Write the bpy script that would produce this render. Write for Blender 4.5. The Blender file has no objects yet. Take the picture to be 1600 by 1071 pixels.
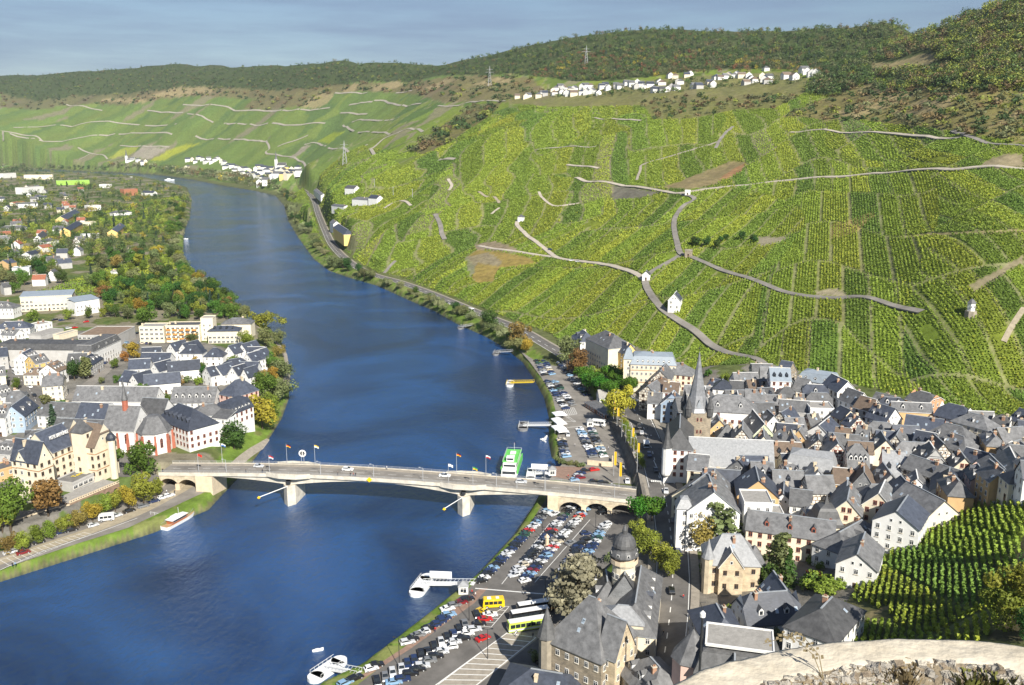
import bpy, bmesh, math, random
import numpy as np
from mathutils import Vector, Matrix
R = math.radians
rnd = random.Random(7)
nrng = np.random.default_rng(11)
SC = bpy.context.scene
COL = SC.collection
# camera, sky, sun
CAM_H, FPX, PITCH = 140.0, 1400.0, R(13.07)
cd = bpy.data.cameras.new('camera'); cam = bpy.data.objects.new('camera', cd); COL.objects.link(cam)
cam.location = (0, 0, CAM_H); cam.rotation_euler = (R(90) - PITCH, 0, 0)
cd.sensor_width = 36.0; cd.lens = 36.0 * FPX / 1600.0
cd.clip_start = 0.2; cd.clip_end = 60000
SC.camera = cam
SUN_AZ, SUN_EL = R(24), R(37)        # azimuth measured from straight behind the camera towards the right
W = bpy.data.worlds.new('World'); SC.world = W; W.use_nodes = True
_nt = W.node_tree
_bg = _nt.nodes['Background']
_sky = _nt.nodes.new('ShaderNodeTexSky'); _sky.sky_type = 'NISHITA'; _sky.sun_disc = False
_sky.sun_elevation = SUN_EL; _sky.sun_rotation = math.pi - SUN_AZ
_sky.air_density = 1.0; _sky.dust_density = 0.3; _sky.ozone_density = 2.5; _sky.altitude = 250
_tc = _nt.nodes.new('ShaderNodeTexCoord'); _mp = _nt.nodes.new('ShaderNodeMapping'); _mp.inputs['Scale'].default_value = (3.0, 4.0, 34.0); _mp.inputs['Rotation'].default_value = (0, R(-3), 0)
_ns = _nt.nodes.new('ShaderNodeTexNoise'); _ns.inputs['Scale'].default_value = 1.5; _ns.inputs['Detail'].default_value = 7; _ns.inputs['Roughness'].default_value = .62
_cr = _nt.nodes.new('ShaderNodeMapRange'); _cr.inputs[1].default_value = .34; _cr.inputs[2].default_value = .72; _cr.inputs[3].default_value = .22; _cr.inputs[4].default_value = .72
_mx = _nt.nodes.new('ShaderNodeMix'); _mx.data_type = 'RGBA'
_mx.inputs[7].default_value = (2.5, 3.3, 5.2, 1)
L = _nt.links
L.new(_tc.outputs['Generated'], _mp.inputs[0]); L.new(_mp.outputs[0], _ns.inputs['Vector']); L.new(_ns.outputs['Fac'], _cr.inputs[0])
L.new(_cr.outputs[0], _mx.inputs[0]); L.new(_sky.outputs[0], _mx.inputs[6]); L.new(_mx.outputs[2], _bg.inputs[0])
_bg.inputs[1].default_value = 0.053
sd_ = bpy.data.lights.new('sun', 'SUN'); sun = bpy.data.objects.new('sun', sd_); COL.objects.link(sun)
sd_.energy = 5.0; sd_.angle = R(.5); sd_.color = (1.0, .95, .86)
_to = Vector((math.sin(SUN_AZ) * math.cos(SUN_EL), -math.cos(SUN_AZ) * math.cos(SUN_EL), math.sin(SUN_EL)))
sun.rotation_euler = _to.to_track_quat('Z', 'Y').to_euler()
SC.view_settings.view_transform = 'Standard'; SC.view_settings.look = 'None'
SC.view_settings.exposure = 0.74; SC.view_settings.gamma = 1.0
SC.render.engine = 'CYCLES'
SC.cycles.max_bounces = 6; SC.cycles.diffuse_bounces = 2; SC.cycles.glossy_bounces = 2; SC.cycles.transmission_bounces = 2; SC.cycles.transparent_max_bounces = 6; SC.cycles.volume_bounces = 0
SC.cycles.use_denoising = True
# surveying: a photo pixel (1600 x 1071) to a point of the place
_cp, _sp = math.cos(PITCH), math.sin(PITCH)
ZO = {'_': (0, 0, 1.0), 'A': (0, 240, 4.4625), 'B': (0, 440, 4.4625), 'C': (200, 460, 4.4625), 'D': (0, 640, 3.825), 'E': (230, 680, 4.0),
      'F': (600, 680, 3.478), 'G': (480, 860, 4.0), 'H': (800, 780, 3.681), 'I': (750, 480, 3.825), 'J': (1000, 540, 4.463),
      'K': (1300, 560, 4.463), 'L': (1060, 760, 3.443), 'M': (1300, 760, 3.443), 'N': (860, 480, 5.95), 'O': (840, 600, 6.695),
      'P': (0, 0, 3.57), 'Q': (400, 0, 3.57), 'S': (800, 0, 3.57), 'T': (1200, 0, 3.57), 'U': (400, 240, 4.444), 'V': (700, 240, 3.825),
      'X': (1000, 240, 3.825), 'Y': (1300, 240, 3.827), 'Z': (560, 380, 4.462)}
def zp(z, x, y):
 a = ZO[z]; return a[0] + x / a[2], a[1] + y / a[2]
def ray(u, v):
 a = (u - 800.0) / FPX; b = (535.5 - v) / FPX
 return a, _cp + b * _sp, -_sp + b * _cp
def at_z(u, v, z):
 d = ray(u, v); t = (z - CAM_H) / d[2]; return (d[0] * t, d[1] * t, z)
def at_Y(u, v, Y):
 d = ray(u, v); t = Y / d[1]; return (d[0] * t, Y, CAM_H + d[2] * t)
def to_px(x, y, z):
 x = np.asarray(x, float); y = np.asarray(y, float); z = np.asarray(z, float) - CAM_H
 dep = y * _cp - z * _sp; up = y * _sp + z * _cp
 dep = np.maximum(dep, .01)
 return 800 + FPX * x / dep, 535.5 - FPX * up / dep
# helpers
WATER_Z = -3.5
def in_poly(px, py, poly):
 px = np.asarray(px, float); py = np.asarray(py, float); ins = np.zeros(px.shape, bool)
 n = len(poly); j = n - 1
 for i in range(n):
  xi, yi = poly[i]; xj, yj = poly[j]
  if yi != yj:
   c = ((yi > py) != (yj > py)) & (px < (xj - xi) * (py - yi) / (yj - yi) + xi)
   ins ^= c
  j = i
 return ins
def seg_dist(px, py, pts, closed=False):
 px = np.asarray(px, float); py = np.asarray(py, float); d2 = np.full(px.shape, 1e18)
 n = len(pts)
 for i in range(n if closed else n - 1):
  ax, ay = pts[i][:2]; bx, by = pts[(i + 1) % n][:2]
  dx, dy = bx - ax, by - ay; q = dx * dx + dy * dy + 1e-12
  t = np.clip(((px - ax) * dx + (py - ay) * dy) / q, 0, 1)
  d2 = np.minimum(d2, (px - ax - t * dx) ** 2 + (py - ay - t * dy) ** 2)
 return np.sqrt(d2)
def sstep(a, b, x):
 t = np.clip((x - a) / (b - a), 0, 1); return t * t * (3 - 2 * t)
def vnoise(x, y, seed=0):
 """smooth value noise, numpy"""
 x = np.asarray(x, float); y = np.asarray(y, float)
 xi = np.floor(x).astype(np.int64); yi = np.floor(y).astype(np.int64); fx = x - xi; fy = y - yi
 def h(a, b):
  n = (a * 374761393 + b * 668265263 + seed * 982451653) & 0x7fffffff
  n = ((n ^ (n >> 13)) * 1274126177) & 0x7fffffff
  return ((n ^ (n >> 16)) & 0xffff) / 65535.0
 fx = fx * fx * (3 - 2 * fx); fy = fy * fy * (3 - 2 * fy)
 return (h(xi, yi) * (1 - fx) + h(xi + 1, yi) * fx) * (1 - fy) + (h(xi, yi + 1) * (1 - fx) + h(xi + 1, yi + 1) * fx) * fy
def fbm(x, y, seed=0, o=4):
 s = 0; a = .5; n = 0
 for i in range(o):
  s = s + a * vnoise(np.asarray(x) * 2 ** i, np.asarray(y) * 2 ** i, seed + i); n += a; a *= .5
 return s / n
def tag(o, label=None, cat=None, group=None, kind=None):
 if label: o['label'] = label
 if cat: o['category'] = cat
 if group: o['group'] = group
 if kind: o['kind'] = kind
 return o
def link(o, parent=None):
 COL.objects.link(o)
 if parent is not None: o.parent = parent
 return o
def empty(name, loc, rz=0, label=None, cat=None, group=None):
 o = bpy.data.objects.new(name, None); COL.objects.link(o)
 o.location = loc; o.rotation_euler = (0, 0, rz); o.empty_display_size = .5
 return tag(o, label, cat, group)
class MB:
 """collects polygons with materials; build() links them as ONE mesh object"""
 def __init__(s): s.v = []; s.f = []; s.m = []; s.uv = []
 def poly(s, pts, m=0, uv=None):
  n = len(s.v); s.v.extend([tuple(p) for p in pts]); s.f.append(tuple(range(n, n + len(pts)))); s.m.append(m)
  s.uv.extend(uv if uv else [(0, 0)] * len(pts))
 def box(s, x0, y0, z0, x1, y1, z1, m=0, M=None, bottom=True):
  P = [Vector(p) for p in ((x0, y0, z0), (x1, y0, z0), (x1, y1, z0), (x0, y1, z0), (x0, y0, z1), (x1, y0, z1), (x1, y1, z1), (x0, y1, z1))]
  if M is not None: P = [M @ p for p in P]
  for f in ((0, 1, 5, 4), (1, 2, 6, 5), (2, 3, 7, 6), (3, 0, 4, 7), (4, 5, 6, 7)): s.poly([P[i] for i in f], m)
  if bottom: s.poly([P[i] for i in (3, 2, 1, 0)], m)
 def tube(s, pts, rad, n=6, m=0, cap=True):
  """tapered tube through pts; rad a number or list"""
  pts = [Vector(p) for p in pts]; rs = rad if isinstance(rad, (list, tuple)) else [rad] * len(pts)
  rings = []
  for i, p in enumerate(pts):
   d = (pts[min(i + 1, len(pts) - 1)] - pts[max(i - 1, 0)]).normalized()
   a = d.orthogonal().normalized() if abs(d.z) < .99 else Vector((1, 0, 0)); b = d.cross(a)
   rings.append([p + (a * math.cos(2 * math.pi * k / n) + b * math.sin(2 * math.pi * k / n)) * rs[i] for k in range(n)])
  for i in range(len(rings) - 1):
   for k in range(n):
    s.poly([rings[i][k], rings[i][(k + 1) % n], rings[i + 1][(k + 1) % n], rings[i + 1][k]], m)
  if cap: s.poly(rings[-1], m); s.poly(rings[0][::-1], m)
 def lathe(s, prof, n=16, m=0, c=(0, 0), ph=0.0):
  """prof: list of (r, z)"""
  R_ = [[(c[0] + r * math.cos(ph + 2 * math.pi * k / n), c[1] + r * math.sin(ph + 2 * math.pi * k / n), z) for k in range(n)] for r, z in prof]
  for i in range(len(R_) - 1):
   for k in range(n):
    q = [R_[i][k], R_[i][(k + 1) % n], R_[i + 1][(k + 1) % n], R_[i + 1][k]]
    if prof[i + 1][0] < 1e-4: q = q[:3]
    s.poly(q, m)
 def prism(s, poly, z0, z1, m=0, mt=None, bottom=False):
  """vertical prism over a counter-clockwise (x, y) polygon"""
  n = len(poly)
  for i in range(n):
   a, b = poly[i], poly[(i + 1) % n]
   s.poly([(a[0], a[1], z0), (b[0], b[1], z0), (b[0], b[1], z1), (a[0], a[1], z1)], m)
  s.poly([(p[0], p[1], z1) for p in poly], m if mt is None else mt)
  if bottom: s.poly([(p[0], p[1], z0) for p in poly[::-1]], m)
 def mesh(s, name, mats, smooth=False):
  me = bpy.data.meshes.new(name); me.from_pydata(s.v, [], s.f)
  for m in (mats if isinstance(mats, (list, tuple)) else [mats]): me.materials.append(m)
  me.polygons.foreach_set('material_index', s.m)
  if any(u != (0, 0) for u in s.uv):
   l = me.uv_layers.new(name='UVMap'); l.data.foreach_set('uv', np.array(s.uv, np.float32).ravel())
  if smooth: me.polygons.foreach_set('use_smooth', [True] * len(s.f))
  me.update(); return me
 def build(s, name, mats, parent=None, loc=None, rz=0, smooth=False, weld=False):
  me = s.mesh(name, mats, smooth)
  if weld:
   b = bmesh.new(); b.from_mesh(me); bmesh.ops.remove_doubles(b, verts=b.verts, dist=1e-4); bmesh.ops.recalc_face_normals(b, faces=b.faces); b.to_mesh(me); b.free()
  o = bpy.data.objects.new(name, me); link(o, parent)
  if loc is not None: o.location = loc
  if rz: o.rotation_euler = (0, 0, rz)
  return o
def quads_mesh(name, V, mat, col=None, nv=4):
 """V: (N, nv, 3) independent faces; col (N, 3) face colour stored as corner colour 'tint'"""
 N = len(V); me = bpy.data.meshes.new(name)
 me.vertices.add(N * nv); me.loops.add(N * nv); me.polygons.add(N)
 me.vertices.foreach_set('co', np.ascontiguousarray(V, np.float32).ravel())
 me.loops.foreach_set('vertex_index', np.arange(N * nv, dtype=np.int32))
 me.polygons.foreach_set('loop_start', np.arange(0, N * nv, nv, dtype=np.int32))
 if col is not None:
  ca = me.color_attributes.new('tint', 'FLOAT_COLOR', 'POINT')
  c = np.ones((N, nv, 4), np.float32); c[:, :, :3] = np.asarray(col, np.float32)[:, None, :]
  ca.data.foreach_set('color', c.ravel())
 me.materials.append(mat); me.update(calc_edges=True); return me
# materials
MATS = {}
def nodes(m):
 m.use_nodes = True; nt = m.node_tree; return nt, nt.nodes, nt.links, nt.nodes['Principled BSDF']
def mat(name, col, rough=.8, var=.18, scale=.6, spec=.3, metal=0.0, bump=0.0, bscale=4.0, objvar=.0, col2=None, detail=5.0, stretch=None):
 if name in MATS: return MATS[name]
 m = bpy.data.materials.new(name); nt, N, L, B = nodes(m)
 B.inputs['Roughness'].default_value = rough; B.inputs['Metallic'].default_value = metal; B.inputs['Specular IOR Level'].default_value = spec
 tc = N.new('ShaderNodeTexCoord'); src = tc.outputs['Object']
 if stretch:
  mp = N.new('ShaderNodeMapping'); mp.inputs['Scale'].default_value = stretch; L.new(src, mp.inputs[0]); src = mp.outputs[0]
 ns = N.new('ShaderNodeTexNoise'); ns.inputs['Scale'].default_value = scale; ns.inputs['Detail'].default_value = detail; ns.inputs['Roughness'].default_value = .65
 L.new(src, ns.inputs['Vector'])
 mx = N.new('ShaderNodeMix'); mx.data_type = 'RGBA'
 c2 = col2 or tuple(c * (1 + var) for c in col); c1 = col if col2 else tuple(c * (1 - var) for c in col)
 mx.inputs[6].default_value = (*c1, 1); mx.inputs[7].default_value = (*c2, 1)
 mr = N.new('ShaderNodeMapRange'); mr.inputs[1].default_value = .3; mr.inputs[2].default_value = .7
 L.new(ns.outputs['Fac'], mr.inputs[0]); L.new(mr.outputs[0], mx.inputs[0]); out = mx.outputs[2]
 if objvar:
  oi = N.new('ShaderNodeObjectInfo'); hs = N.new('ShaderNodeHueSaturation'); m2 = N.new('ShaderNodeMapRange')
  m2.inputs[3].default_value = 1 - objvar; m2.inputs[4].default_value = 1 + objvar
  L.new(oi.outputs['Random'], m2.inputs[0]); L.new(m2.outputs[0], hs.inputs['Value']); L.new(out, hs.inputs['Color']); out = hs.outputs[0]
 L.new(out, B.inputs['Base Color'])
 if bump:
  n2 = N.new('ShaderNodeTexNoise'); n2.inputs['Scale'].default_value = bscale; n2.inputs['Detail'].default_value = 4; L.new(src, n2.inputs['Vector'])
  bp = N.new('ShaderNodeBump'); bp.inputs['Strength'].default_value = bump; bp.inputs['Distance'].default_value = .1
  L.new(n2.outputs['Fac'], bp.inputs['Height']); L.new(bp.outputs[0], B.inputs['Normal'])
 MATS[name] = m; return m
def brick_mat(name, c1, c2, mortar, sx, sy, msize=.02, rough=.85, uv=True, offset=.5, noise=.25, bump=.3):
 if name in MATS: return MATS[name]
 m = bpy.data.materials.new(name); nt, N, L, B = nodes(m); B.inputs['Roughness'].default_value = rough; B.inputs['Specular IOR Level'].default_value = .25
 tc = N.new('ShaderNodeTexCoord'); br = N.new('ShaderNodeTexBrick'); br.offset = offset
 br.inputs['Color1'].default_value = (*c1, 1); br.inputs['Color2'].default_value = (*c2, 1); br.inputs['Mortar'].default_value = (*mortar, 1)
 br.inputs['Scale'].default_value = 1.0; br.inputs['Mortar Size'].default_value = msize; br.inputs['Brick Width'].default_value = sx; br.inputs['Row Height'].default_value = sy
 L.new(tc.outputs['UV' if uv else 'Object'], br.inputs['Vector'])
 ns = N.new('ShaderNodeTexNoise'); ns.inputs['Scale'].default_value = .5; ns.inputs['Detail'].default_value = 6; L.new(tc.outputs['Object'], ns.inputs['Vector'])
 hs = N.new('ShaderNodeHueSaturation'); mr = N.new('ShaderNodeMapRange'); mr.inputs[1].default_value = .3; mr.inputs[2].default_value = .7; mr.inputs[3].default_value = 1 - noise; mr.inputs[4].default_value = 1 + noise
 L.new(ns.outputs['Fac'], mr.inputs[0]); L.new(mr.outputs[0], hs.inputs['Value']); L.new(br.outputs['Color'], hs.inputs['Color']); L.new(hs.outputs[0], B.inputs['Base Color'])
 if bump:
  bp = N.new('ShaderNodeBump'); bp.inputs['Strength'].default_value = bump; bp.inputs['Distance'].default_value = .05; bp.invert = True
  L.new(br.outputs['Fac'], bp.inputs['Height']); L.new(bp.outputs[0], B.inputs['Normal'])
 MATS[name] = m; return m
def leaf_mat(name, col, objvar=.22, huevar=.03, transl=.25, rough=.6):
 """foliage: the clump's own tint times the leaf colour, with a little light passing through"""
 if name in MATS: return MATS[name]
 m = bpy.data.materials.new(name); nt, N, L, B = nodes(m); B.inputs['Roughness'].default_value = rough; B.inputs['Specular IOR Level'].default_value = .2
 at = N.new('ShaderNodeAttribute'); at.attribute_name = 'tint'
 mx = N.new('ShaderNodeMix'); mx.data_type = 'RGBA'; mx.blend_type = 'MULTIPLY'; mx.inputs[0].default_value = 1; mx.inputs[6].default_value = (*col, 1)
 L.new(at.outputs['Color'], mx.inputs[7])
 oi = N.new('ShaderNodeObjectInfo'); hs = N.new('ShaderNodeHueSaturation')
 a = N.new('ShaderNodeMapRange'); a.inputs[3].default_value = 1 - objvar; a.inputs[4].default_value = 1 + objvar
 b = N.new('ShaderNodeMapRange'); b.inputs[3].default_value = .5 - huevar; b.inputs[4].default_value = .5 + huevar
 fr = N.new('ShaderNodeMath'); fr.operation = 'FRACT'; ml = N.new('ShaderNodeMath'); ml.operation = 'MULTIPLY'; ml.inputs[1].default_value = 7.31
 L.new(oi.outputs['Random'], a.inputs[0]); L.new(oi.outputs['Random'], ml.inputs[0]); L.new(ml.outputs[0], fr.inputs[0]); L.new(fr.outputs[0], b.inputs[0])
 L.new(a.outputs[0], hs.inputs['Value']); L.new(b.outputs[0], hs.inputs['Hue']); L.new(mx.outputs[2], hs.inputs['Color']); L.new(hs.outputs[0], B.inputs['Base Color'])
 if transl:
  tr = N.new('ShaderNodeBsdfTranslucent'); L.new(hs.outputs[0], tr.inputs['Color'])
  ms = N.new('ShaderNodeMixShader'); ms.inputs[0].default_value = transl
  L.new(B.outputs[0], ms.inputs[1]); L.new(tr.outputs[0], ms.inputs[2]); L.new(ms.outputs[0], N['Material Output'].inputs['Surface'])
 MATS[name] = m; return m
ORD = 'zeroth first second third fourth fifth sixth seventh eighth ninth tenth eleventh twelfth thirteenth fourteenth fifteenth sixteenth seventeenth eighteenth nineteenth'.split()
TENS = {2: 'twent', 3: 'thirt', 4: 'fort', 5: 'fift', 6: 'sixt', 7: 'sevent', 8: 'eight', 9: 'ninet'}
def ordw(n):
 if n < 20: return ORD[n]
 t, r = divmod(n, 10)
 return TENS[t] + ('ieth' if r == 0 else 'y-' + ORD[r]) if t in TENS else str(n) + 'th'
# the lie of the land (one sheet, valley to skyline)
RIVER_PX = [(165, 267), (215, 276), (262, 285), (292, 293), (300, 312), (297, 340), (288, 362), (286, 395), (294, 418), (314, 443), (340, 462), (372, 487), (392, 500), (422, 512), (446, 545), (452, 585),
   (452, 622), (440, 655), (418, 690), (385, 735), (360, 760), (326, 797), (300, 808), (240, 833), (150, 862), (0, 910), (-300, 1010), (-700, 1150), (-500, 1350), (200, 1350), (430, 1130),
   (500, 1076), (560, 1048), (640, 987), (740, 907), (800, 842), (832, 793), (850, 760), (868, 738), (880, 726), (862, 716), (857, 690), (858, 655), (850, 622), (834, 592), (816, 566), (790, 545),
   (760, 527), (715, 507), (680, 487), (640, 470), (590, 447), (545, 434), (515, 424), (490, 405), (466, 372), (450, 345), (444, 322), (430, 306), (400, 299), (350, 291), (300, 281), (240, 273), (180, 266)]
RIVER = [at_z(u, v, WATER_Z)[:2] for u, v in RIVER_PX]
RIVER[0] = (RIVER[0][0] - 900, RIVER[0][1] + 200); RIVER[-1] = (RIVER[-1][0] - 900, RIVER[-1][1] + 500)
QUAY_R = [at_z(u, v, 0)[:2] for u, v in [(430, 1130), (500, 1068), (560, 1042), (640, 980), (740, 900), (800, 835), (830, 788), (850, 752), (860, 700), (858, 655), (848, 615), (816, 560), (760, 520), (680, 480), (590, 440), (545, 426),
   (620, 436), (700, 466), (790, 503), (860, 540), (900, 582), (940, 640), (958, 668), (976, 712), (990, 756), (1000, 790), (985, 840), (965, 880), (930, 910), (905, 945), (880, 990), (845, 1040), (800, 1085), (720, 1200), (400, 1300)]]
QUAY_L = [at_z(u, v, 0)[:2] for u, v in [(-300, 1000), (0, 902), (150, 855), (240, 826), (300, 800), (330, 785), (345, 760), (300, 742), (250, 742), (215, 760), (180, 778), (120, 812), (60, 838), (0, 850), (-300, 930)]]
B53_XY = [at_z(u, v, 2)[:2] for u, v in [(462, 290), (470, 296), (487, 308), (497, 335), (508, 362), (520, 385), (543, 408), (575, 427), (620, 440), (660, 454), (700, 470), (760, 495), (810, 515), (850, 538), (880, 556)]]
TOWN_Z = 5.5; KUES_Z = 4.5
CTRL = []   # (x, y, z)
def cz(u, v, z): CTRL.append(at_z(u, v, z))
def cY(u, v, Y): CTRL.append(at_Y(u, v, Y))
for u, v, z in [(430, 290, 4), (480, 305, 3), (496, 330, 2.5), (512, 370, 2), (535, 400, 2), (560, 418, 2), (600, 428, 2), (640, 441, 2), (700, 464, 2), (750, 485, 2), (800, 508, 2), (850, 530, 2), (880, 546, 3), (920, 560, 5), (970, 580, 6), (1000, 640, 5.5),
    (1010, 700, 5.5), (1030, 760, 5.5), (1050, 850, 5.5), (1045, 950, 5.5), (1030, 1060, 5.5), (1000, 1150, 6), (1040, 580, 7), (1080, 590, 8), (1110, 577, 12), (1160, 575, 14), (1220, 570, 14), (1300, 590, 14), (1350, 612, 15), (1420, 632, 16), (1500, 650, 17), (1600, 668, 18), (1700, 680, 22),
    (1150, 640, 7), (1250, 640, 9), (1350, 680, 10), (1450, 700, 11), (1550, 720, 13), (1640, 730, 16), (1100, 700, 6), (1200, 720, 7), (1300, 740, 8), (1400, 760, 9), (1100, 800, 6), (1200, 820, 6.5), (1300, 820, 8), (1080, 900, 6), (1150, 930, 7), (1200, 880, 7), (1100, 1000, 8),
    (1340, 860, 10), (1380, 850, 11), (1450, 800, 13), (1530, 770, 17), (1600, 755, 23), (1700, 740, 34), (1250, 930, 11), (1220, 990, 14), (1300, 980, 19), (1370, 930, 18), (1400, 1000, 26), (1450, 900, 22), (1500, 850, 23), (1500, 950, 30), (1590, 850, 32), (1590, 960, 45), (1690, 900, 46), (1200, 1060, 22), (1100, 1070, 14)]:
 cz(u, v, z)
for x, y, z in [(0, 6, 100), (30, 8, 102), (-30, 6, 88), (0, 30, 84), (40, 30, 86), (-40, 30, 66), (0, 60, 60), (50, 60, 68), (-30, 60, 38), (-60, 60, 20), (10, 100, 32), (60, 100, 46), (-30, 100, 9), (-60, 110, 1), (35, 140, 24), (0, 150, 9), (-20, 160, 1), (120, 60, 66), (120, 120, 54), (150, 180, 44), (-200, 30, 5), (-160, 80, 2), (-260, 100, 0), (-100, 160, -2)]:
 CTRL.append((x, y, z))
for u, prof in {
 1700: [(560, 430), (480, 470), (400, 520), (300, 600), (200, 730), (130, 850), (60, 1000), (-40, 1200)],
 1600: [(600, 425), (540, 445), (480, 470), (420, 505), (360, 545), (300, 600), (262, 645), (220, 705), (170, 790), (120, 900), (60, 1050), (0, 1200), (-15, 1260)],
 1500: [(600, 425), (540, 450), (480, 480), (420, 520), (360, 570), (300, 640), (265, 690), (215, 770), (170, 860), (120, 990), (90, 1080), (50, 1260), (24, 1420)],
 1400: [(585, 455), (540, 475), (470, 520), (400, 580), (340, 655), (280, 750), (220, 870), (160, 1030), (110, 1230), (70, 1500), (36, 1800)],
 1300: [(560, 485), (520, 500), (460, 550), (400, 615), (340, 705), (280, 825), (220, 960), (170, 1120), (130, 1320), (90, 1650), (46, 2000)],
 1200: [(545, 515), (500, 545), (440, 600), (380, 680), (320, 790), (260, 930), (205, 1090), (160, 1290), (120, 1560), (85, 1850), (54, 2150)],
 1100: [(545, 545), (500, 570), (440, 630), (380, 715), (320, 835), (260, 985), (205, 1150), (160, 1350), (125, 1600), (90, 1900), (52, 2250)],
 1000: [(545, 560), (500, 590), (440, 660), (380, 760), (320, 895), (260, 1050), (205, 1230), (165, 1420), (140, 1600), (100, 1950), (50, 2350)],
 900: [(520, 615), (470, 680), (420, 760), (370, 865), (320, 985), (265, 1140), (210, 1320), (170, 1530), (145, 1720), (110, 2050), (64, 2450)],
 800: [(480, 695), (440, 760), (390, 860), (340, 985), (290, 1130), (240, 1300), (195, 1500), (150, 1850), (120, 2250), (84, 2650)],
 700: [(445, 790), (410, 865), (370, 965), (330, 1080), (290, 1210), (250, 1380), (215, 1600), (180, 1950), (150, 2350), (120, 2700), (100, 2900)],
 600: [(405, 925), (370, 1020), (330, 1160), (290, 1340), (260, 1540), (235, 1850), (205, 2350), (170, 2750), (140, 3000), (104, 3300)],
 520: [(375, 1060), (340, 1200), (310, 1380), (280, 1650), (255, 2050), (235, 2500), (200, 2900), (150, 3200), (104, 3500)],
 440: [(275, 2300), (255, 2750), (230, 2950), (190, 3200), (150, 3450), (104, 3800)],
 350: [(268, 3000), (245, 3200), (200, 3500), (150, 3800), (106, 4200)],
 260: [(262, 3250), (240, 3480), (200, 3720), (150, 4050), (108, 4400)],
 170: [(255, 3600), (235, 3780), (200, 3980), (160, 4250), (113, 4650)],
 80: [(252, 3750), (230, 3930), (200, 4100), (165, 4350), (122, 4750)],
 -20: [(250, 3850), (230, 4000), (200, 4180), (170, 4420), (128, 4850)],
 -150: [(250, 3900), (225, 4080), (200, 4230), (170, 4480), (128, 4900)]}.items():
 for v, Y in prof: cY(u, v, Y)
 d = prof[-1]; x, y, z = at_Y(u, d[0], d[1]); CTRL.append((x * 1.25, y * 1.25, z - 30)); CTRL.append((x * 1.6, y * 1.6, z - 160))
for u, v in [(0, 700), (-250, 700), (100, 640), (200, 640), (300, 640), (0, 560), (150, 560), (300, 540), (0, 480), (150, 470), (300, 480), (0, 400), (120, 400), (240, 420), (0, 340), (120, 340), (250, 340), (0, 300), (120, 300), (240, 300), (-200, 560), (-200, 400), (-200, 320), (0, 278), (100, 278), (-150, 278), (250, 297), (-200, 800), (100, 740)]: cz(u, v, KUES_Z)
for u, v in [(320, 285), (380, 292), (440, 300), (380, 400), (500, 600), (600, 750), (300, 950), (150, 980), (600, 950), (460, 450), (560, 500), (650, 550), (750, 620), (400, 350), (700, 700), (820, 700), (900, 700), (940, 720), (780, 960), (850, 850), (700, 1040), (880, 640), (800, 530)]: cz(u, v, 0)
CTRL = np.array(CTRL)
def _lp(x, y): y = np.maximum(y, 2.0); return np.stack([x / (y + 25.0) * 1.0, np.log(y + 25.0)], -1)
def _phi(r2): return .5 * r2 * np.log(r2 + 1e-12)
_C = _lp(CTRL[:, 0], CTRL[:, 1]); _n = len(_C)
_A = np.zeros((_n + 3, _n + 3)); _A[:_n, :_n] = _phi(((_C[:, None] - _C[None]) ** 2).sum(-1)) + np.eye(_n) * 2e-4
_A[:_n, _n] = 1; _A[:_n, _n + 1:] = _C; _A[_n, :_n] = 1; _A[_n + 1:, :_n] = _C.T
_w = np.linalg.solve(_A, np.r_[CTRL[:, 2], 0, 0, 0])
def rbf(x, y):
 q = _lp(x, y); out = np.empty(len(q))
 for i in range(0, len(q), 20000):
  b = q[i:i + 20000]; out[i:i + 20000] = _phi(((b[:, None] - _C[None]) ** 2).sum(-1)) @ _w[:_n] + _w[_n] + b @ _w[_n + 1:]
 return out
def signed(x, y, poly):
 d = seg_dist(x, y, poly, True); return np.where(in_poly(x, y, poly), -d, d)
KUES = [at_z(u, v, KUES_Z)[:2] for u, v in [(-900, 1000), (-300, 930), (0, 850), (120, 812), (215, 760), (300, 742), (345, 760), (420, 690), (455, 640), (455, 560), (400, 500), (300, 440), (280, 380), (300, 300), (230, 280), (100, 266), (-300, 262), (-900, 262)]]
def ground_exact(x, y):
 x = np.asarray(x, float); y = np.asarray(y, float)
 z = rbf(x, y)
 dist = np.hypot(x, y)
 hill = np.clip((z - 12) / 40, 0, 1)
 z = z + hill * (fbm(x / 70, y / 70, 3) - .5) * 9 * np.clip(dist / 900, .15, 1.6) + hill * (fbm(x / 260, y / 260, 9, 3) - .5) * 26 * np.clip((dist - 1400) / 1500, 0, 1.5)
 z = z + hill * (fbm(x / 130, y / 130, 14, 3) - .5) * 15 * (1 - sstep(900, 2200, dist))
 k = signed(x, y, KUES); z = z + (KUES_Z - z) * (1 - sstep(0, 40, k))
 q = signed(x, y, QUAY_R); z = z + (0 - z) * (1 - sstep(0, 1.6, q))
 q = signed(x, y, QUAY_L); z = z + (0 - z) * (1 - sstep(0, 1.6, q))
 rd = seg_dist(x, y, B53_XY); z = z + (2.0 - z) * (1 - sstep(7.5, 20, rd)) * sstep(480, 520, y)
 r = signed(x, y, RIVER)
 near_q = (1 - sstep(0, 12, np.minimum(signed(x, y, QUAY_R), signed(x, y, QUAY_L))))
 slope = .45 + 1.0 * near_q
 bank = WATER_Z + r * slope
 z = np.where(r < 22, np.minimum(np.maximum(z, 0.0 * z - .0), np.maximum(bank, -8)), np.maximum(z, 0))
 return z
_NA, _NR = 620, 900
_ta = np.linspace(-.86, .80, _NA)
_ry = np.concatenate([np.exp(np.linspace(math.log(4), math.log(120), 60))[:-1], np.exp(np.linspace(math.log(120), math.log(6300), _NR - 59))])
_gx = (_ta[None, :] * (_ry[:, None] + 25.0)); _gy = np.repeat(_ry[:, None], _NA, 1)
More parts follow.
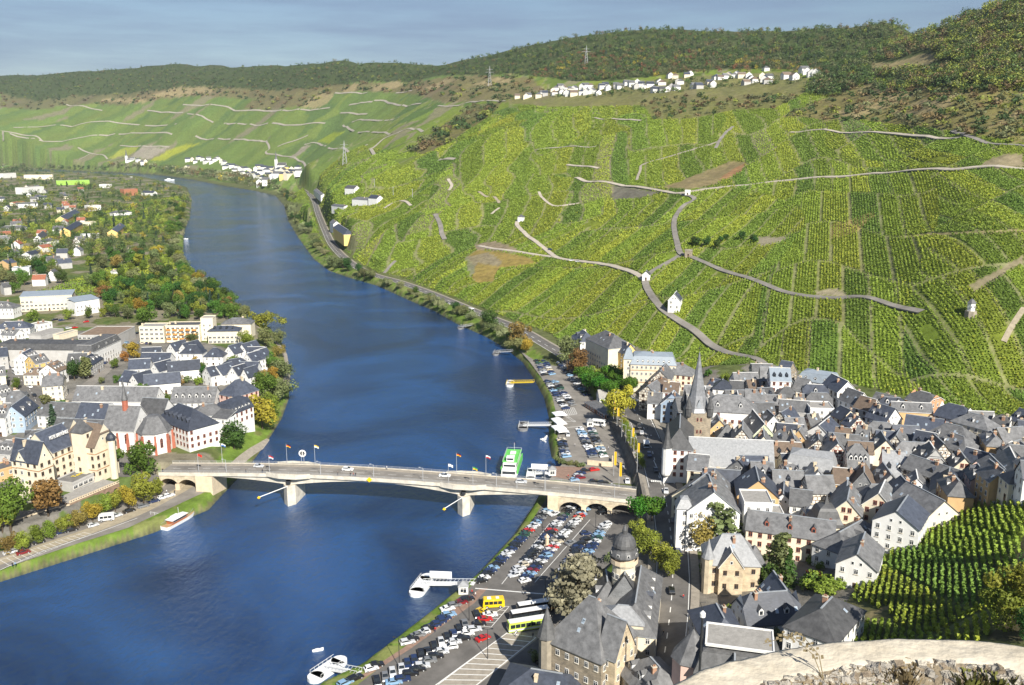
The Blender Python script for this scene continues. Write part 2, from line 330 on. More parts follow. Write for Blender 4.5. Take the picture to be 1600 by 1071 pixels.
_gz = ground_exact(_gx.ravel(), _gy.ravel()).reshape(_NR, _NA)
_lr = np.log(_ry)
def h(x, y):
 """height of the built ground sheet (bilinear on its own grid)"""
 x = np.asarray(x, float); y = np.maximum(np.asarray(y, float), 4.001)
 fi = np.interp(np.log(y), _lr, np.arange(_NR)); fj = (x / (y + 25.0) - _ta[0]) / (_ta[1] - _ta[0])
 fi = np.clip(fi, 0, _NR - 1.001); fj = np.clip(fj, 0, _NA - 1.001); i = fi.astype(int); j = fj.astype(int); a = fi - i; b = fj - j
 return (_gz[i, j] * (1 - b) + _gz[i, j + 1] * b) * (1 - a) + (_gz[i + 1, j] * (1 - b) + _gz[i + 1, j + 1] * b) * a
_TS = np.concatenate([np.linspace(60, 900, 1400), np.linspace(900, 6500, 2400)[1:]])
def at(u, v, up=0.0):
 """the point 'up' metres above the ground sheet seen at photo pixel (u, v)"""
 d = ray(u, v); X = d[0] * _TS; Yv = d[1] * _TS; Z = CAM_H + d[2] * _TS
 g = h(X, Yv) + up; k = np.argmax(Z <= g)
 if Z[k] > g[k]: k = len(_TS) - 1
 k = max(k, 1); e0 = Z[k - 1] - g[k - 1]; e1 = Z[k] - g[k]; t = _TS[k - 1] + (_TS[k] - _TS[k - 1]) * (e0 / (e0 - e1) if e0 != e1 else 0)
 x, y = d[0] * t, d[1] * t
 return x, y, float(h(x, y))
def H(x, y): return float(h(x, y))
_PU, _PV = to_px(_gx, _gy, _gz)       # where each vertex of the sheet lies in the survey photo
def blend(c, mask, col): c[...] = c * (1 - mask[..., None]) + np.asarray(col) * mask[..., None]
def pmask(poly, soft=6, z='_'):
 """soft membership of a land-use plot given by its corners in survey pixels"""
 P = [zp(z, *p) for p in poly]
 jx = (fbm(_gx / 18, _gy / 18, 40, 3) - .5) * soft * 2; jy = (fbm(_gx / 18, _gy / 18, 50, 3) - .5) * soft
 return in_poly(_PU + jx, _PV + jy, P).astype(float)
_n1 = fbm(_gx / 30, _gy / 30, 21); _n2 = fbm(_gx / 140, _gy / 140, 22); _n3 = fbm(_gx / 6, _gy / 6, 23, 3)
_colr = np.zeros((_NR, _NA, 3)) + np.array([.105, .118, .045])
_colr *= (.75 + .5 * _n1)[..., None]
_dzx = np.gradient(_gz, axis=1) / np.gradient(_gx, axis=1)
STRIP = np.array([.80, .60])      # main fall line of the river slope seen in plan
def plot_tone(x, y, s=0):
 """one tone and yellowness per vineyard plot"""
 far = np.clip((np.hypot(x, y) - 900) / 2500, 0, 1)
 ang = np.interp(np.arctan2(x, y), [-.5, -.1, .1, .3, .5, .7], [.55, .60, .75, 1.15, 1.5, 1.8]) + (vnoise(x / 240, y / 240, 77) - .5) * .6
 ca, sa = np.cos(ang), np.sin(ang)
 ang_q = np.round(ang * 4) / 4; ca, sa = np.cos(ang_q), np.sin(ang_q)
 along = x * ca + y * sa; across = -x * sa + y * ca
 wdt = 15 + 32 * far
 row = np.floor(along / (95 + 90 * far) + vnoise(across / 80, along * 0, 5) * 1.2)
 colm = np.floor((across + row * 13.7) / wdt + (vnoise(across / 50, row, 6)) * 1.1)
 key = (row * 92821 + colm * 68917 + np.round(ang_q * 10) * 331).astype(np.int64)
 global _EDGE; fr = lambda q: q - np.floor(q); _EDGE = np.minimum(fr((across + row * 13.7) / wdt + (vnoise(across / 50, row, 6)) * 1.1) * wdt, fr(along / (95 + 90 * far) + vnoise(across / 80, along * 0, 5) * 1.2) * (95 + 90 * far) * .6)
 k1 = ((key * 2654435761) >> 7) % 1000 / 999.0; k2 = ((key * 40503 + 77) >> 3) % 1000 / 999.0
 return k1, k2, ang_q
_k1, _k2, _ = plot_tone(_gx, _gy); _EG = _EDGE.copy()
def vine_rgb(k1, k2, n):
 g = np.array([.19, .26, .034]); yel = np.array([.30, .315, .04]); dk = np.array([.092, .165, .032])
 yw = np.clip((k1 - .5) * 1.2, 0, .7)[..., None] * (.35 + .9 * n[..., None]); dw = np.clip((.34 - k1) * 2.4, 0, .75)[..., None]
 c = g * (1 - dw) + dk * dw; c = c * (1 - np.clip(yw, 0, 1)) + yel * np.clip(yw, 0, 1)
 return c * (.86 + .34 * k2)[..., None]
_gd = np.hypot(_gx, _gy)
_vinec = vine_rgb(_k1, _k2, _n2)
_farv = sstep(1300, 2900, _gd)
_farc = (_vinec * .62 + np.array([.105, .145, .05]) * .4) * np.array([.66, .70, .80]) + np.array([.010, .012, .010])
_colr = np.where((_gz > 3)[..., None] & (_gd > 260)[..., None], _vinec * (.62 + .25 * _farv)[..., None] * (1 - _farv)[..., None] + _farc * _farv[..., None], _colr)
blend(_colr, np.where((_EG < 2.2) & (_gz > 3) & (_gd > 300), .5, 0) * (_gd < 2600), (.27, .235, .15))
_bare = np.where((_k2 > .93) & (_gd > 1000) & (_gz > 8), .75, 0); blend(_colr, _bare, (.20, .17, .115))
VINE_OFF = []     # plots without vines
def plot(poly, col, z='_', soft=5, vines=False, amt=1.0):
 m = pmask(poly, soft, z) * amt
 blend(_colr, m * (.8 + .2 * _n3), np.array(col));
 if not vines: VINE_OFF.append([zp(z, *p) for p in poly])
WOOD_MAIN = [(-200, 104), (0, 104), (80, 98), (200, 90), (300, 84), (430, 82), (500, 82), (540, 76), (640, 78), (720, 66), (800, 48), (900, 36), (1000, 30), (1100, 24), (1200, 20), (1300, 8), (1400, 2), (1480, 0), (1540, -20), (1600, -45), (1800, -80),
             (1800, 150), (1600, 140), (1540, 135), (1490, 130), (1430, 138), (1400, 125), (1360, 118), (1330, 140), (1290, 150), (1255, 142), (1270, 125), (1290, 105), (1240, 108), (1130, 108), (1080, 112), (1040, 118), (960, 126), (900, 128), (850, 120), (800, 116), (740, 118), (690, 118), (640, 128), (560, 128), (500, 138), (430, 142), (360, 138), (270, 142), (200, 146), (120, 150), (60, 158), (0, 146), (-200, 150)]
plot(WOOD_MAIN, (.045, .06, .022), soft=4)
plot([(1480, 30), (1540, 0), (1640, -40), (1640, 80), (1500, 70)], (.11, .15, .03), soft=4, amt=.7)
SCRUB = [[(0, 146), (60, 158), (120, 150), (200, 146), (270, 142), (200, 165), (130, 162), (60, 172), (0, 168)],
         [(230, 142), (360, 138), (430, 142), (560, 130), (640, 130), (720, 135), (660, 148), (560, 142), (520, 146), (480, 165), (420, 172), (380, 170), (400, 155), (300, 150), (200, 162)],
         [(640, 128), (740, 118), (830, 122), (860, 150), (760, 158), (690, 160), (660, 150)],
         [(640, 235), (680, 205), (740, 165), (790, 158), (760, 185), (700, 225), (660, 242)],
         [(1215, 185), (1300, 150), (1345, 130), (1600, 140), (1600, 225), (1540, 215), (1490, 205), (1430, 198), (1370, 192), (1330, 185), (1290, 190), (1250, 182)],
         [(1000, 160), (1060, 148), (1140, 150), (1250, 150), (1210, 170), (1150, 172), (1090, 185), (1020, 188)]]
for i, s in enumerate(SCRUB): plot(s, [(.115, .095, .052), (.15, .118, .062), (.16, .125, .065), (.12, .10, .045), (.18, .145, .062), (.135, .125, .05)][i], amt=.85)
for p, c in [([(820, 520), (930, 475), (1000, 430), (1030, 560), (1050, 640), (900, 650), (780, 560), (800, 440)], None)]: pass
plot([(780, 160), (880, 138), (1080, 120), (1240, 112), (1275, 135), (1240, 155), (1100, 158), (1000, 165), (860, 168)], (.15, .135, .06), soft=4, amt=.85)
DRY = (.30, .24, .125); ROCK = (.20, .175, .14)
for p, z in [([(800, 440), (660, 480), (560, 520), (620, 530), (740, 500)], 'T'), ([(580, 350), (700, 350), (870, 300), (980, 310), (900, 360), (640, 400), (580, 400)], 'T'), ([(380, 630), (560, 560), (800, 490), (900, 490), (640, 610), (500, 660)], 'T'), ([(1200, 720), (1428, 600), (1428, 640), (1260, 710)], 'T'), ([(640, 650), (900, 540), (1100, 520), (1000, 600), (800, 650)], 'T'),
             ([(640, 480), (800, 450), (830, 470), (760, 500), (660, 510)], 'Q'), ([(940, 500), (1060, 440), (1140, 440), (1060, 470), (980, 505)], 'Q'), ([(1210, 470), (1428, 410), (1428, 460), (1300, 480)], 'Q'), ([(480, 515), (540, 465), (580, 470), (530, 515)], 'Q'), ([(250, 600), (330, 530), (450, 520), (380, 590), (330, 610)], 'Q'), ([(820, 540), (960, 490), (1190, 480), (1190, 510), (1000, 545)], 'P'), ([(560, 560), (780, 545), (830, 570), (620, 575)], 'P')]:
 plot(p, DRY, z, soft=3, amt=.8)
plot([(715, 885), (800, 815), (945, 822), (840, 885)], (.27, .24, .19), 'P', 2)
plot([(185, 885), (270, 815), (310, 812), (215, 885)], (.26, .23, .17), 'Q', 2)
plot([(620, 910), (850, 880), (1010, 860), (900, 880), (820, 930), (750, 890)], (.09, .10, .05), 'Q', 3, amt=.3)
plot([(840, 895), (1000, 815), (1120, 800), (900, 900)], (.27, .29, .035), 'P', 3, vines=True)
plot([(600, 890), (680, 830), (790, 815), (720, 870)], (.26, .28, .05), 'P', 3, vines=True)
plot([(340, 790), (430, 740), (500, 735), (400, 800)], (.22, .27, .03), 'Q', 3, vines=True)
plot([(1160, 770), (1428, 640), (1428, 680), (1240, 750)], (.28, .27, .03), 'Q', 3, vines=True)
plot([(130, 205), (380, 110), (560, 45), (630, 55), (520, 140), (440, 190), (300, 215)], (.21, .165, .085), 'X', 2)
plot([(480, 150), (560, 90), (635, 55), (600, 110), (520, 155)], (.27, .15, .075), 'X', 2)
plot([(985, 195), (1080, 200), (1270, 235), (1160, 265), (980, 280)], (.15, .135, .11), 'V', 2)
plot([(880, 75), (960, 25), (1050, 0), (1148, 0), (1148, 80), (1000, 90)], (.24, .195, .125), 'Y', 3)
plot([(160, 545), (280, 525), (420, 565), (400, 590), (250, 580), (170, 575)], (.22, .17, .12), 'V', 2)
plot([(110, 610), (180, 575), (330, 590), (480, 620), (540, 660), (380, 680), (300, 690), (270, 770), (180, 780), (140, 750), (160, 690)], (.24, .175, .055), 'V', 3)
plot([(740, 90), (800, 85), (900, 60), (1000, 130), (980, 160), (820, 140), (810, 190), (780, 250)], (.20, .18, .14), 'Z', 2, amt=.7)
plot([(700, 500), (900, 500), (830, 535), (720, 560)], (.24, .21, .15), 'X', 2)
plot([(1040, 825), (1180, 805), (1250, 855), (1060, 850)], (.28, .24, .16), 'X', 2)
plot([(0, 430), (250, 345), (260, 370), (150, 470), (40, 505), (0, 505)], (.30, .235, .085), 'Y', 3, vines=True)
plot([(820, 790), (1148, 610), (1148, 650), (850, 830)], (.22, .185, .115), 'Y', 2)
plot([(330, 505), (560, 478), (1148, 455), (1148, 468), (560, 492)], (.28, .225, .12), 'Y', 2)
plot([(1050, 1071), (1148, 920), (1148, 950), (1070, 1071)], (.34, .28, .17), 'Y', 2)
plot([(0, 590), (70, 590), (180, 650), (300, 680), (330, 740), (150, 740), (60, 640)], (.20, .17, .08), 'M', 2, amt=.5)
plot([(170, 690), (300, 640), (330, 650), (200, 710)], (.32, .26, .13), 'M', 2)
_rr = signed(_gx.ravel(), _gy.ravel(), RIVER).reshape(_gx.shape)
TOWN_PX = [(940, 660), (985, 630), (980, 585), (900, 560), (880, 540), (900, 520), (1000, 545), (1080, 580), (1110, 572), (1200, 568), (1330, 600), (1480, 634), (1600, 655), (1700, 670), (1700, 740), (1580, 752), (1520, 775), (1450, 795), (1400, 850), (1370, 880), (1350, 900), (1310, 960), (1240, 1010), (1090, 1050), (1020, 1100), (840, 1100), (880, 1000), (990, 860), (1000, 780), (985, 745)]
m = pmask(TOWN_PX, 2); blend(_colr, m, (.17, .155, .13)); VINE_OFF.append(TOWN_PX)
blend(_colr, m * (_n1 > .6), (.10, .12, .04))
mk = (signed(_gx.ravel(), _gy.ravel(), KUES).reshape(_gx.shape) < 4) & (_rr > 0)
blend(_colr, mk.astype(float), (.105, .125, .04)); blend(_colr, (mk & (_n1 > .55)), (.20, .18, .125)); blend(_colr, (mk & (_n1 < .38)), (.075, .11, .03))
KTOWN = [(-300, 960), (0, 850), (120, 810), (215, 760), (250, 735), (175, 700), (290, 690), (400, 660), (410, 560), (300, 530), (225, 520), (150, 512), (20, 510), (0, 470), (-300, 470)]
m = pmask(KTOWN, 2); blend(_colr, m, (.17, .16, .14)); blend(_colr, m * (_n1 > .62), (.10, .14, .04))
bankm = ((_rr > 0) & (_rr < 12) & (_gy < 1300) & (_gz < 4.2)).astype(float); blend(_colr, bankm, (.115, .175, .03)); blend(_colr, bankm * (_n3 > .55), (.17, .19, .06))
blend(_colr, ((_rr > 0) & (_rr < 1.2)).astype(float), (.13, .13, .06)); blend(_colr, (_rr <= 0).astype(float), (.05, .06, .05))
plot([(430, 955), (665, 965), (610, 1071), (420, 1071)], (.12, .20, .03), 'C', 2); plot([(690, 1060), (860, 1000), (1000, 960), (960, 1010), (820, 1100), (700, 1100)], (.14, .21, .035), 'C', 2)
plot([(1610, 800), (1592, 860), (1580, 950), (1540, 1000), (1700, 1010), (1700, 780)], (.10, .085, .05), soft=3)  # shadow right of the castle vineyard, painted into the ground colour
def ground_material():
 m = bpy.data.materials.new('hillside'); nt, N, L, B = nodes(m); B.inputs['Roughness'].default_value = .95; B.inputs['Specular IOR Level'].default_value = .1
 at_ = N.new('ShaderNodeAttribute'); at_.attribute_name = 'cover'
 tc = N.new('ShaderNodeTexCoord')
 n1 = N.new('ShaderNodeTexNoise'); n1.inputs['Scale'].default_value = .16; n1.inputs['Detail'].default_value = 9; n1.inputs['Roughness'].default_value = .72
 L.new(tc.outputs['Object'], n1.inputs['Vector'])
 mr = N.new('ShaderNodeMapRange'); mr.inputs[1].default_value = .3; mr.inputs[2].default_value = .7; mr.inputs[3].default_value = .62; mr.inputs[4].default_value = 1.42
 L.new(n1.outputs['Fac'], mr.inputs[0])
 hs = N.new('ShaderNodeHueSaturation'); L.new(at_.outputs['Color'], hs.inputs['Color']); L.new(mr.outputs[0], hs.inputs['Value']); L.new(hs.outputs[0], B.inputs['Base Color'])
 bp = N.new('ShaderNodeBump'); bp.inputs['Strength'].default_value = .6; bp.inputs['Distance'].default_value = 1.2
 L.new(n1.outputs['Fac'], bp.inputs['Height']); L.new(bp.outputs[0], B.inputs['Normal'])
 return m
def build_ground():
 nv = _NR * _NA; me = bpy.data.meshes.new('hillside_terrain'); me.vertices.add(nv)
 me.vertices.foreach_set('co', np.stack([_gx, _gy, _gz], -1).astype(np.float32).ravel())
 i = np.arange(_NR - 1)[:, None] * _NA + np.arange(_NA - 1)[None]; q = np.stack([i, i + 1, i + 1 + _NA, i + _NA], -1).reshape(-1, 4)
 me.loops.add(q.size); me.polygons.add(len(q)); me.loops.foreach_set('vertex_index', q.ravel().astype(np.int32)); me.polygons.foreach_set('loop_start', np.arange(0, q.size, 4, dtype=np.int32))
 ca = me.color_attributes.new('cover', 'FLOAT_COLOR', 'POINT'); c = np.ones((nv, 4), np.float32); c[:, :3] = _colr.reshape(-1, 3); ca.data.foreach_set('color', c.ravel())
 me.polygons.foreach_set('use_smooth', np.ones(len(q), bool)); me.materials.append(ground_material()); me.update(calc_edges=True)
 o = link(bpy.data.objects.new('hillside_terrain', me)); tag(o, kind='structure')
def water_material():
 m = bpy.data.materials.new('river_water'); nt, N, L, B = nodes(m)
 B.inputs['Roughness'].default_value = .07; B.inputs['IOR'].default_value = 2.0; B.inputs['Specular Tint'].default_value = (.50, .80, 1, 1)
 tc = N.new('ShaderNodeTexCoord')
 n0 = N.new('ShaderNodeTexNoise'); n0.inputs['Scale'].default_value = .011; n0.inputs['Detail'].default_value = 5; n0.inputs['Distortion'].default_value = 1.2
 L.new(tc.outputs['Object'], n0.inputs['Vector'])
 n1 = N.new('ShaderNodeTexNoise'); n1.inputs['Scale'].default_value = .5; n1.inputs['Detail'].default_value = 7; n1.inputs['Roughness'].default_value = .7
 mp = N.new('ShaderNodeMapping'); mp.inputs['Scale'].default_value = (1, .55, 1); mp.inputs['Rotation'].default_value = (0, 0, R(20)); L.new(tc.outputs['Object'], mp.inputs[0]); L.new(mp.outputs[0], n1.inputs['Vector'])
 mx = N.new('ShaderNodeMix'); mx.data_type = 'RGBA'; mx.inputs[6].default_value = (.002, .013, .056, 1); mx.inputs[7].default_value = (.013, .068, .22, 1)
 mr = N.new('ShaderNodeMapRange'); mr.inputs[1].default_value = .35; mr.inputs[2].default_value = .65; L.new(n0.outputs['Fac'], mr.inputs[0]); L.new(mr.outputs[0], mx.inputs[0]); L.new(mx.outputs[2], B.inputs['Base Color'])
 st = N.new('ShaderNodeMapRange'); st.inputs[1].default_value = .35; st.inputs[2].default_value = .65; st.inputs[3].default_value = .45; st.inputs[4].default_value = .95
 L.new(n0.outputs['Fac'], st.inputs[0])
 bp = N.new('ShaderNodeBump'); bp.inputs['Distance'].default_value = 1.3; L.new(st.outputs[0], bp.inputs['Strength']); L.new(n1.outputs['Fac'], bp.inputs['Height']); L.new(bp.outputs[0], B.inputs['Normal'])
 return m
def build_water():
 b = MB(); b.poly([(-3500, -200, WATER_Z), (400, -200, WATER_Z), (900, 5000, WATER_Z), (-5300, 5000, WATER_Z)])
 o = b.build('river', water_material()); tag(o, kind='structure')
build_ground(); build_water()
# roads, lanes, pavements
def smooth_line(P, n=6):
 """Catmull-Rom through (x, y)"""
 P = [np.array(p[:2], float) for p in P]; P = [2 * P[0] - P[1]] + P + [2 * P[-1] - P[-2]]; out = []
 for i in range(1, len(P) - 2):
  for k in range(n):
   t = k / n; a, b, c, d = P[i - 1:i + 3]
   out.append(.5 * (2 * b + (c - a) * t + (2 * a - 5 * b + 4 * c - d) * t * t + (3 * b - a - 3 * c + d) * t ** 3))
 out.append(P[-2]); return np.array(out)
def offset_line(P, d):
 T = np.gradient(P, axis=0); T /= np.linalg.norm(T, axis=1)[:, None] + 1e-9
 return P + np.stack([-T[:, 1], T[:, 0]], 1) * d
def ribbon(name, P, w0, w1, lift, m, seg=3, skirt=.0):
 """a strip between offsets w0 and w1 of the line P, draped on the ground"""
 A, B_ = offset_line(P, w0), offset_line(P, w1); b = MB(); n = len(P); rows = []
 for k in range(seg + 1):
  q = A + (B_ - A) * k / seg; rows.append(np.c_[q, h(q[:, 0], q[:, 1]) + lift])
 if skirt:
  mid = np.max(np.stack([r[:, 2] for r in rows]), 0)
  for r in rows: r[:, 2] = r[:, 2] * .5 + mid * .5
 for k in range(seg):
  for i in range(n - 1): b.poly([rows[k][i], rows[k][i + 1], rows[k + 1][i + 1], rows[k + 1][i]])
 if skirt:
  for r in (rows[0], rows[-1]):
   for i in range(n - 1): b.poly([r[i], r[i + 1], r[i + 1] - np.array([0, 0, skirt]), r[i] - np.array([0, 0, skirt])])
 o = b.build(name, m); tag(o, kind='structure'); return o
def dashes(name, P, off, w, ln, gap, lift, m):
 Q = offset_line(P, off); s = np.r_[0, np.cumsum(np.linalg.norm(np.diff(Q, axis=0), axis=1))]; b = MB(); t = 0
 while t + ln < s[-1]:
  e = [np.array([np.interp(q, s, Q[:, 0]), np.interp(q, s, Q[:, 1])]) for q in (t, t + ln)]; d = e[1] - e[0]; d /= np.linalg.norm(d) + 1e-9; nn = np.array([-d[1], d[0]]) * w / 2
  b.poly([(*p, H(*p) + lift) for p in (e[0] - nn, e[1] - nn, e[1] + nn, e[0] + nn)]); t += ln + gap
 o = b.build(name, m); tag(o, kind='structure')
ASPH = mat('asphalt', (.135, .126, .115), .9, .30, .14); ASPH2 = mat('old_asphalt', (.215, .197, .172), .9, .28, .12); PALE = mat('pale_concrete_road', (.42, .37, .30), .9, .2, .2)
GRAV = mat('paving_stone', (.30, .265, .215), .9, .2, .6); WHITEP = mat('road_paint', (.72, .71, .67), .7, .1, 2.0); SAND = mat('sandy_path', (.34, .29, .205), .95, .2, .5)
LIMER = mat('limestone_track', (.33, .30, .24), .95, .2, .3); RED_PAVE = mat('red_paving', (.25, .165, .125), .9, .2, .8)
def px_line(pts, z='_', up=0.0, n=6): return smooth_line([at(*zp(z, *p), up)[:2] for p in pts], n)
_road_px = []      # survey-pixel centre lines of every hillside lane, so that no vine is planted on them
def lane(pts, w, m, z='_', name='vineyard_lane', lift=.25):
 P = px_line(pts, z); ribbon(name, P, -w / 2, w / 2, lift, m, 2, .8 if z == '_' else 0); LANES.append((P, w / 2))
LANES = []
for pts, w, m in [([(900, 278), (925, 285), (985, 292), (1040, 300), (1062, 302), (1110, 295), (1200, 285), (1290, 277), (1400, 270), (1480, 266), (1530, 262), (1620, 268)], 5.5, PALE),
               ([(1062, 303), (1085, 311), (1070, 320), (1060, 332), (1053, 350), (1058, 380), (1063, 396), (1077, 401), (1110, 415), (1150, 430), (1200, 447), (1240, 460), (1300, 466), (1350, 465), (1440, 489)], 4.5, ASPH2),
               ([(1062, 400), (1040, 412), (1020, 424), (1008, 438), (1016, 460), (1035, 484), (1060, 502), (1090, 522), (1112, 541), (1140, 553), (1178, 560), (1195, 570)], 5, ASPH2),
               ([(1008, 438), (985, 425), (950, 415), (900, 408), (870, 403), (850, 388), (825, 370), (808, 352), (812, 342)], 4.5, PALE), ([(870, 403), (822, 396), (780, 390), (748, 385)], 4.5, PALE),
               ([(1488, 205), (1520, 216), (1560, 226), (1620, 233)], 4, ASPH2), ([(1235, 207), (1300, 205), (1400, 210), (1500, 216)], 4, PALE),
               ([(886, 258), (905, 260), (935, 264)], 4.5, PALE), ([(995, 282), (1000, 268), (1010, 255), (1080, 235), (1120, 222)], 3, GRAV), ([(1118, 232), (1128, 215), (1145, 198)], 4, ASPH2),
               ([(842, 300), (848, 310), (865, 322), (905, 318)], 3.2, PALE), ([(680, 335), (688, 352), (690, 365), (695, 375)], 5, ASPH2), ([(748, 300), (772, 308), (780, 318)], 3.4, SAND), ([(768, 335), (780, 325)], 3, PALE),
               ([(600, 427), (618, 408)], 4, ASPH2), ([(600, 326), (615, 317), (633, 315), (642, 322)], 4, PALE), ([(1600, 482), (1580, 512), (1568, 535)], 2.6, SAND), ([(700, 280), (706, 290), (702, 298)], 4, PALE)]:
 lane(pts, w, m)
for z, pts in [('P', [(75, 713), (350, 700), (660, 688), (985, 693)]), ('P', [(-20, 755), (180, 758), (240, 790)]), ('P', [(-20, 808), (240, 790), (560, 755), (760, 744), (890, 742), (960, 752)]), ('P', [(370, 585), (460, 592), (570, 618)]), ('P', [(820, 618), (1050, 637), (1150, 665), (1190, 685)]),
               ('P', [(1020, 585), (1220, 590), (1330, 620), (1500, 621), (1630, 618), (1840, 603)]), ('P', [(1250, 690), (1428, 703), (1620, 700), (1815, 690)]), ('P', [(1090, 760), (1280, 778), (1428, 787), (1490, 788)]), ('P', [(435, 825), (500, 855), (570, 865), (600, 890)]), ('P', [(440, 893), (500, 860)]), ('P', [(670, 814), (800, 816), (945, 823)]),
               ('Q', [(520, 587), (650, 570)]), ('Q', [(470, 632), (620, 638)]), ('Q', [(535, 683), (600, 672), (800, 655)]), ('Q', [(485, 700), (520, 722), (720, 740), (760, 745)]), ('Q', [(55, 788), (75, 830), (62, 860), (240, 900), (300, 925)]),
               ('Q', [(120, 820), (290, 757)]), ('Q', [(270, 808), (350, 803), (480, 822), (640, 832), (715, 850)]), ('Q', [(650, 830), (750, 760), (860, 718), (930, 738)]), ('Q', [(660, 562), (720, 565), (780, 585), (920, 580)]), ('Q', [(1015, 592), (1200, 570), (1390, 565)]), ('Q', [(440, 520), (620, 518)]), ('Q', [(780, 520), (870, 508)]),
               ('S', [(450, 660), (560, 664), (720, 676)]), ('S', [(135, 838), (250, 828), (470, 820)]), ('Q', [(1020, 895), (1060, 888), (1110, 890)])]:
 lane(pts, 6.0 if z != 'S' else 4, LIMER, z, lift=.9)
B53 = px_line([(470, 296), (487, 308), (497, 335), (508, 362), (520, 385), (543, 408), (575, 427), (620, 440), (660, 454), (700, 470), (760, 495), (810, 515), (850, 538), (880, 556), (903, 580)])
ribbon('riverside_road', B53, -4.5, 4.5, .10, ASPH, 2); ribbon('riverside_pavement', B53, 4.7, 6.6, .22, GRAV, 2, .4)
dashes('road_centre_line', B53, 0, .35, 6, 7, .16, WHITEP); dashes('road_edge_line', B53, -4.1, .3, 30, .01, .16, WHITEP)
QROAD = px_line([(872, 552), (886, 580), (905, 603), (928, 635), (945, 664), (962, 700), (976, 738), (990, 775)])
PARK = QUAY_R
def flat(name, px, z, m, zz='_', zl=None):
 b = MB(); b.poly([at_z(*zp(zz, *p), z) for p in px]); o = b.build(name, m); tag(o, kind='structure'); return o
flat('quay_car_park', [(535, 1088), (592, 1045), (640, 1006), (692, 956), (757, 897), (815, 840), (840, 800), (852, 782), (862, 752), (905, 752), (992, 760), (998, 792), (984, 840), (960, 885), (925, 912), (902, 945), (876, 990), (842, 1040), (800, 1090)], .05, ASPH)
flat('quay_road', [(800, 535), (832, 548), (872, 552), (903, 580), (930, 622), (950, 655), (972, 705), (990, 757), (858, 750), (872, 732), (878, 726), (874, 712), (871, 690), (871, 655), (863, 620), (847, 592), (828, 566)], .06, ASPH2)
for pts in ([(853, 612), (880, 652)], [(868, 606), (902, 648)]): pass
STREET = px_line([(893, 548), (940, 585), (985, 632), (1004, 660), (1020, 700), (1032, 745), (1046, 800), (1053, 860), (1054, 910), (1050, 960), (1042, 1020), (1028, 1090)], up=0)
ribbon('town_street', STREET, -6.0, 5.0, .06, ASPH, 4); ribbon('town_pavement', STREET, -8.5, -6.0, .20, GRAV, 2, .3); ribbon('town_pavement', STREET, 5.0, 7.5, .20, GRAV, 2, .3)
dashes('street_centre_line', STREET, -.6, .28, 3, 4, .08, WHITEP); dashes('street_edge_line', STREET, -5.5, .22, 20, .01, .08, WHITEP); dashes('street_edge_line', STREET, 4.5, .22, 20, .01, .08, WHITEP)
KST = smooth_line([at_z(*zp('B', *p), KUES_Z)[:2] for p in [(-120, 560), (60, 590), (130, 670), (210, 760), (250, 840), (240, 920), (140, 1000), (-60, 1100)]])
ribbon('kues_street', KST, -4.5, 4.5, .08, ASPH, 2); dashes('kues_street_line', KST, 0, .25, 3, 5, .1, WHITEP)
KS2 = smooth_line([at_z(*zp('B', *p), KUES_Z)[:2] for p in [(470, 830), (560, 760), (680, 670), (780, 570), (880, 470), (1000, 350), (1060, 300)]])
ribbon('kues_side_street', KS2, -3.6, 3.6, .09, ASPH2, 2)
K3 = smooth_line([at_z(u, v, KUES_Z)[:2] for u, v in [(150, 735), (200, 738), (250, 736), (262, 734)]]); ribbon('bridge_approach', K3, -5.5, 5.5, .1, ASPH, 2)
PATH = smooth_line([at_z(*zp('C', *p), 2.0)[:2] for p in [(760, 150), (860, 205), (960, 250), (1050, 320), (1105, 400), (1110, 500), (1085, 600), (1040, 690)]]); ribbon('riverside_path', PATH, -1.8, 1.8, .25, GRAV, 2)
PATH2 = smooth_line([at_z(*zp('C', *p), 2.0)[:2] for p in [(990, 940), (930, 985), (870, 1030), (800, 1090), (740, 1150)]]); ribbon('riverside_path', PATH2, -2, 2, .25, GRAV, 2)
flat('left_quay', [(-120, 930), (0, 890), (120, 850), (200, 825), (262, 796), (318, 770), (318, 755), (262, 752), (226, 770), (186, 789), (124, 821), (62, 845), (0, 862), (-120, 895)], .04, ASPH2)
KQ = smooth_line([at_z(u, v, 0)[:2] for u, v in [(-120, 918), (0, 878), (100, 844), (160, 823), (220, 799), (275, 770), (305, 752)]]); ribbon('left_quay_road', KQ, -2.7, 2.7, .08, SAND, 1)
# buildings: kit
SLATE = mat('slate_roof', (.120, .120, .121), .55, .38, .6, .45, objvar=.42, bump=.35, bscale=2.2, stretch=(1, 1, 1))
SLATEB = mat('dark_blue_slate_roof', (.052, .060, .080), .5, .34, .7, .5, objvar=.3, bump=.3, bscale=2.2)
SLATEL = mat('pale_slate_roof', (.27, .275, .28), .5, .22, 1.1, .5, objvar=.08, bump=.35, bscale=2.0)
BROWNR = mat('brown_tile_roof', (.155, .115, .085), .8, .22, 1.0, .3, objvar=.15, bump=.3, bscale=2.2)
REDR = mat('red_tile_roof', (.28, .105, .06), .8, .2, 1.0, .3)
METALR = mat('blue_grey_metal_roof', (.25, .29, .33), .45, .12, .5, .5)
FLATR = mat('gravel_flat_roof', (.30, .285, .26), .95, .2, 1.0)
BROWNF = mat('brown_flat_roof', (.21, .15, .105), .95, .2, .35)
GREENR = mat('bright_green_cladding', (.30, .52, .08), .6, .1, .4)
ROOFS = {'s': (SLATE, 'grey slate'), 'd': (SLATEB, 'dark slate'), 'l': (SLATEL, 'pale slate'), 'b': (BROWNR, 'brown'), 'r': (REDR, 'red tiled'), 'm': (METALR, 'blue-grey metal'), 'f': (FLATR, 'flat gravel'), 'F': (BROWNF, 'brown')}
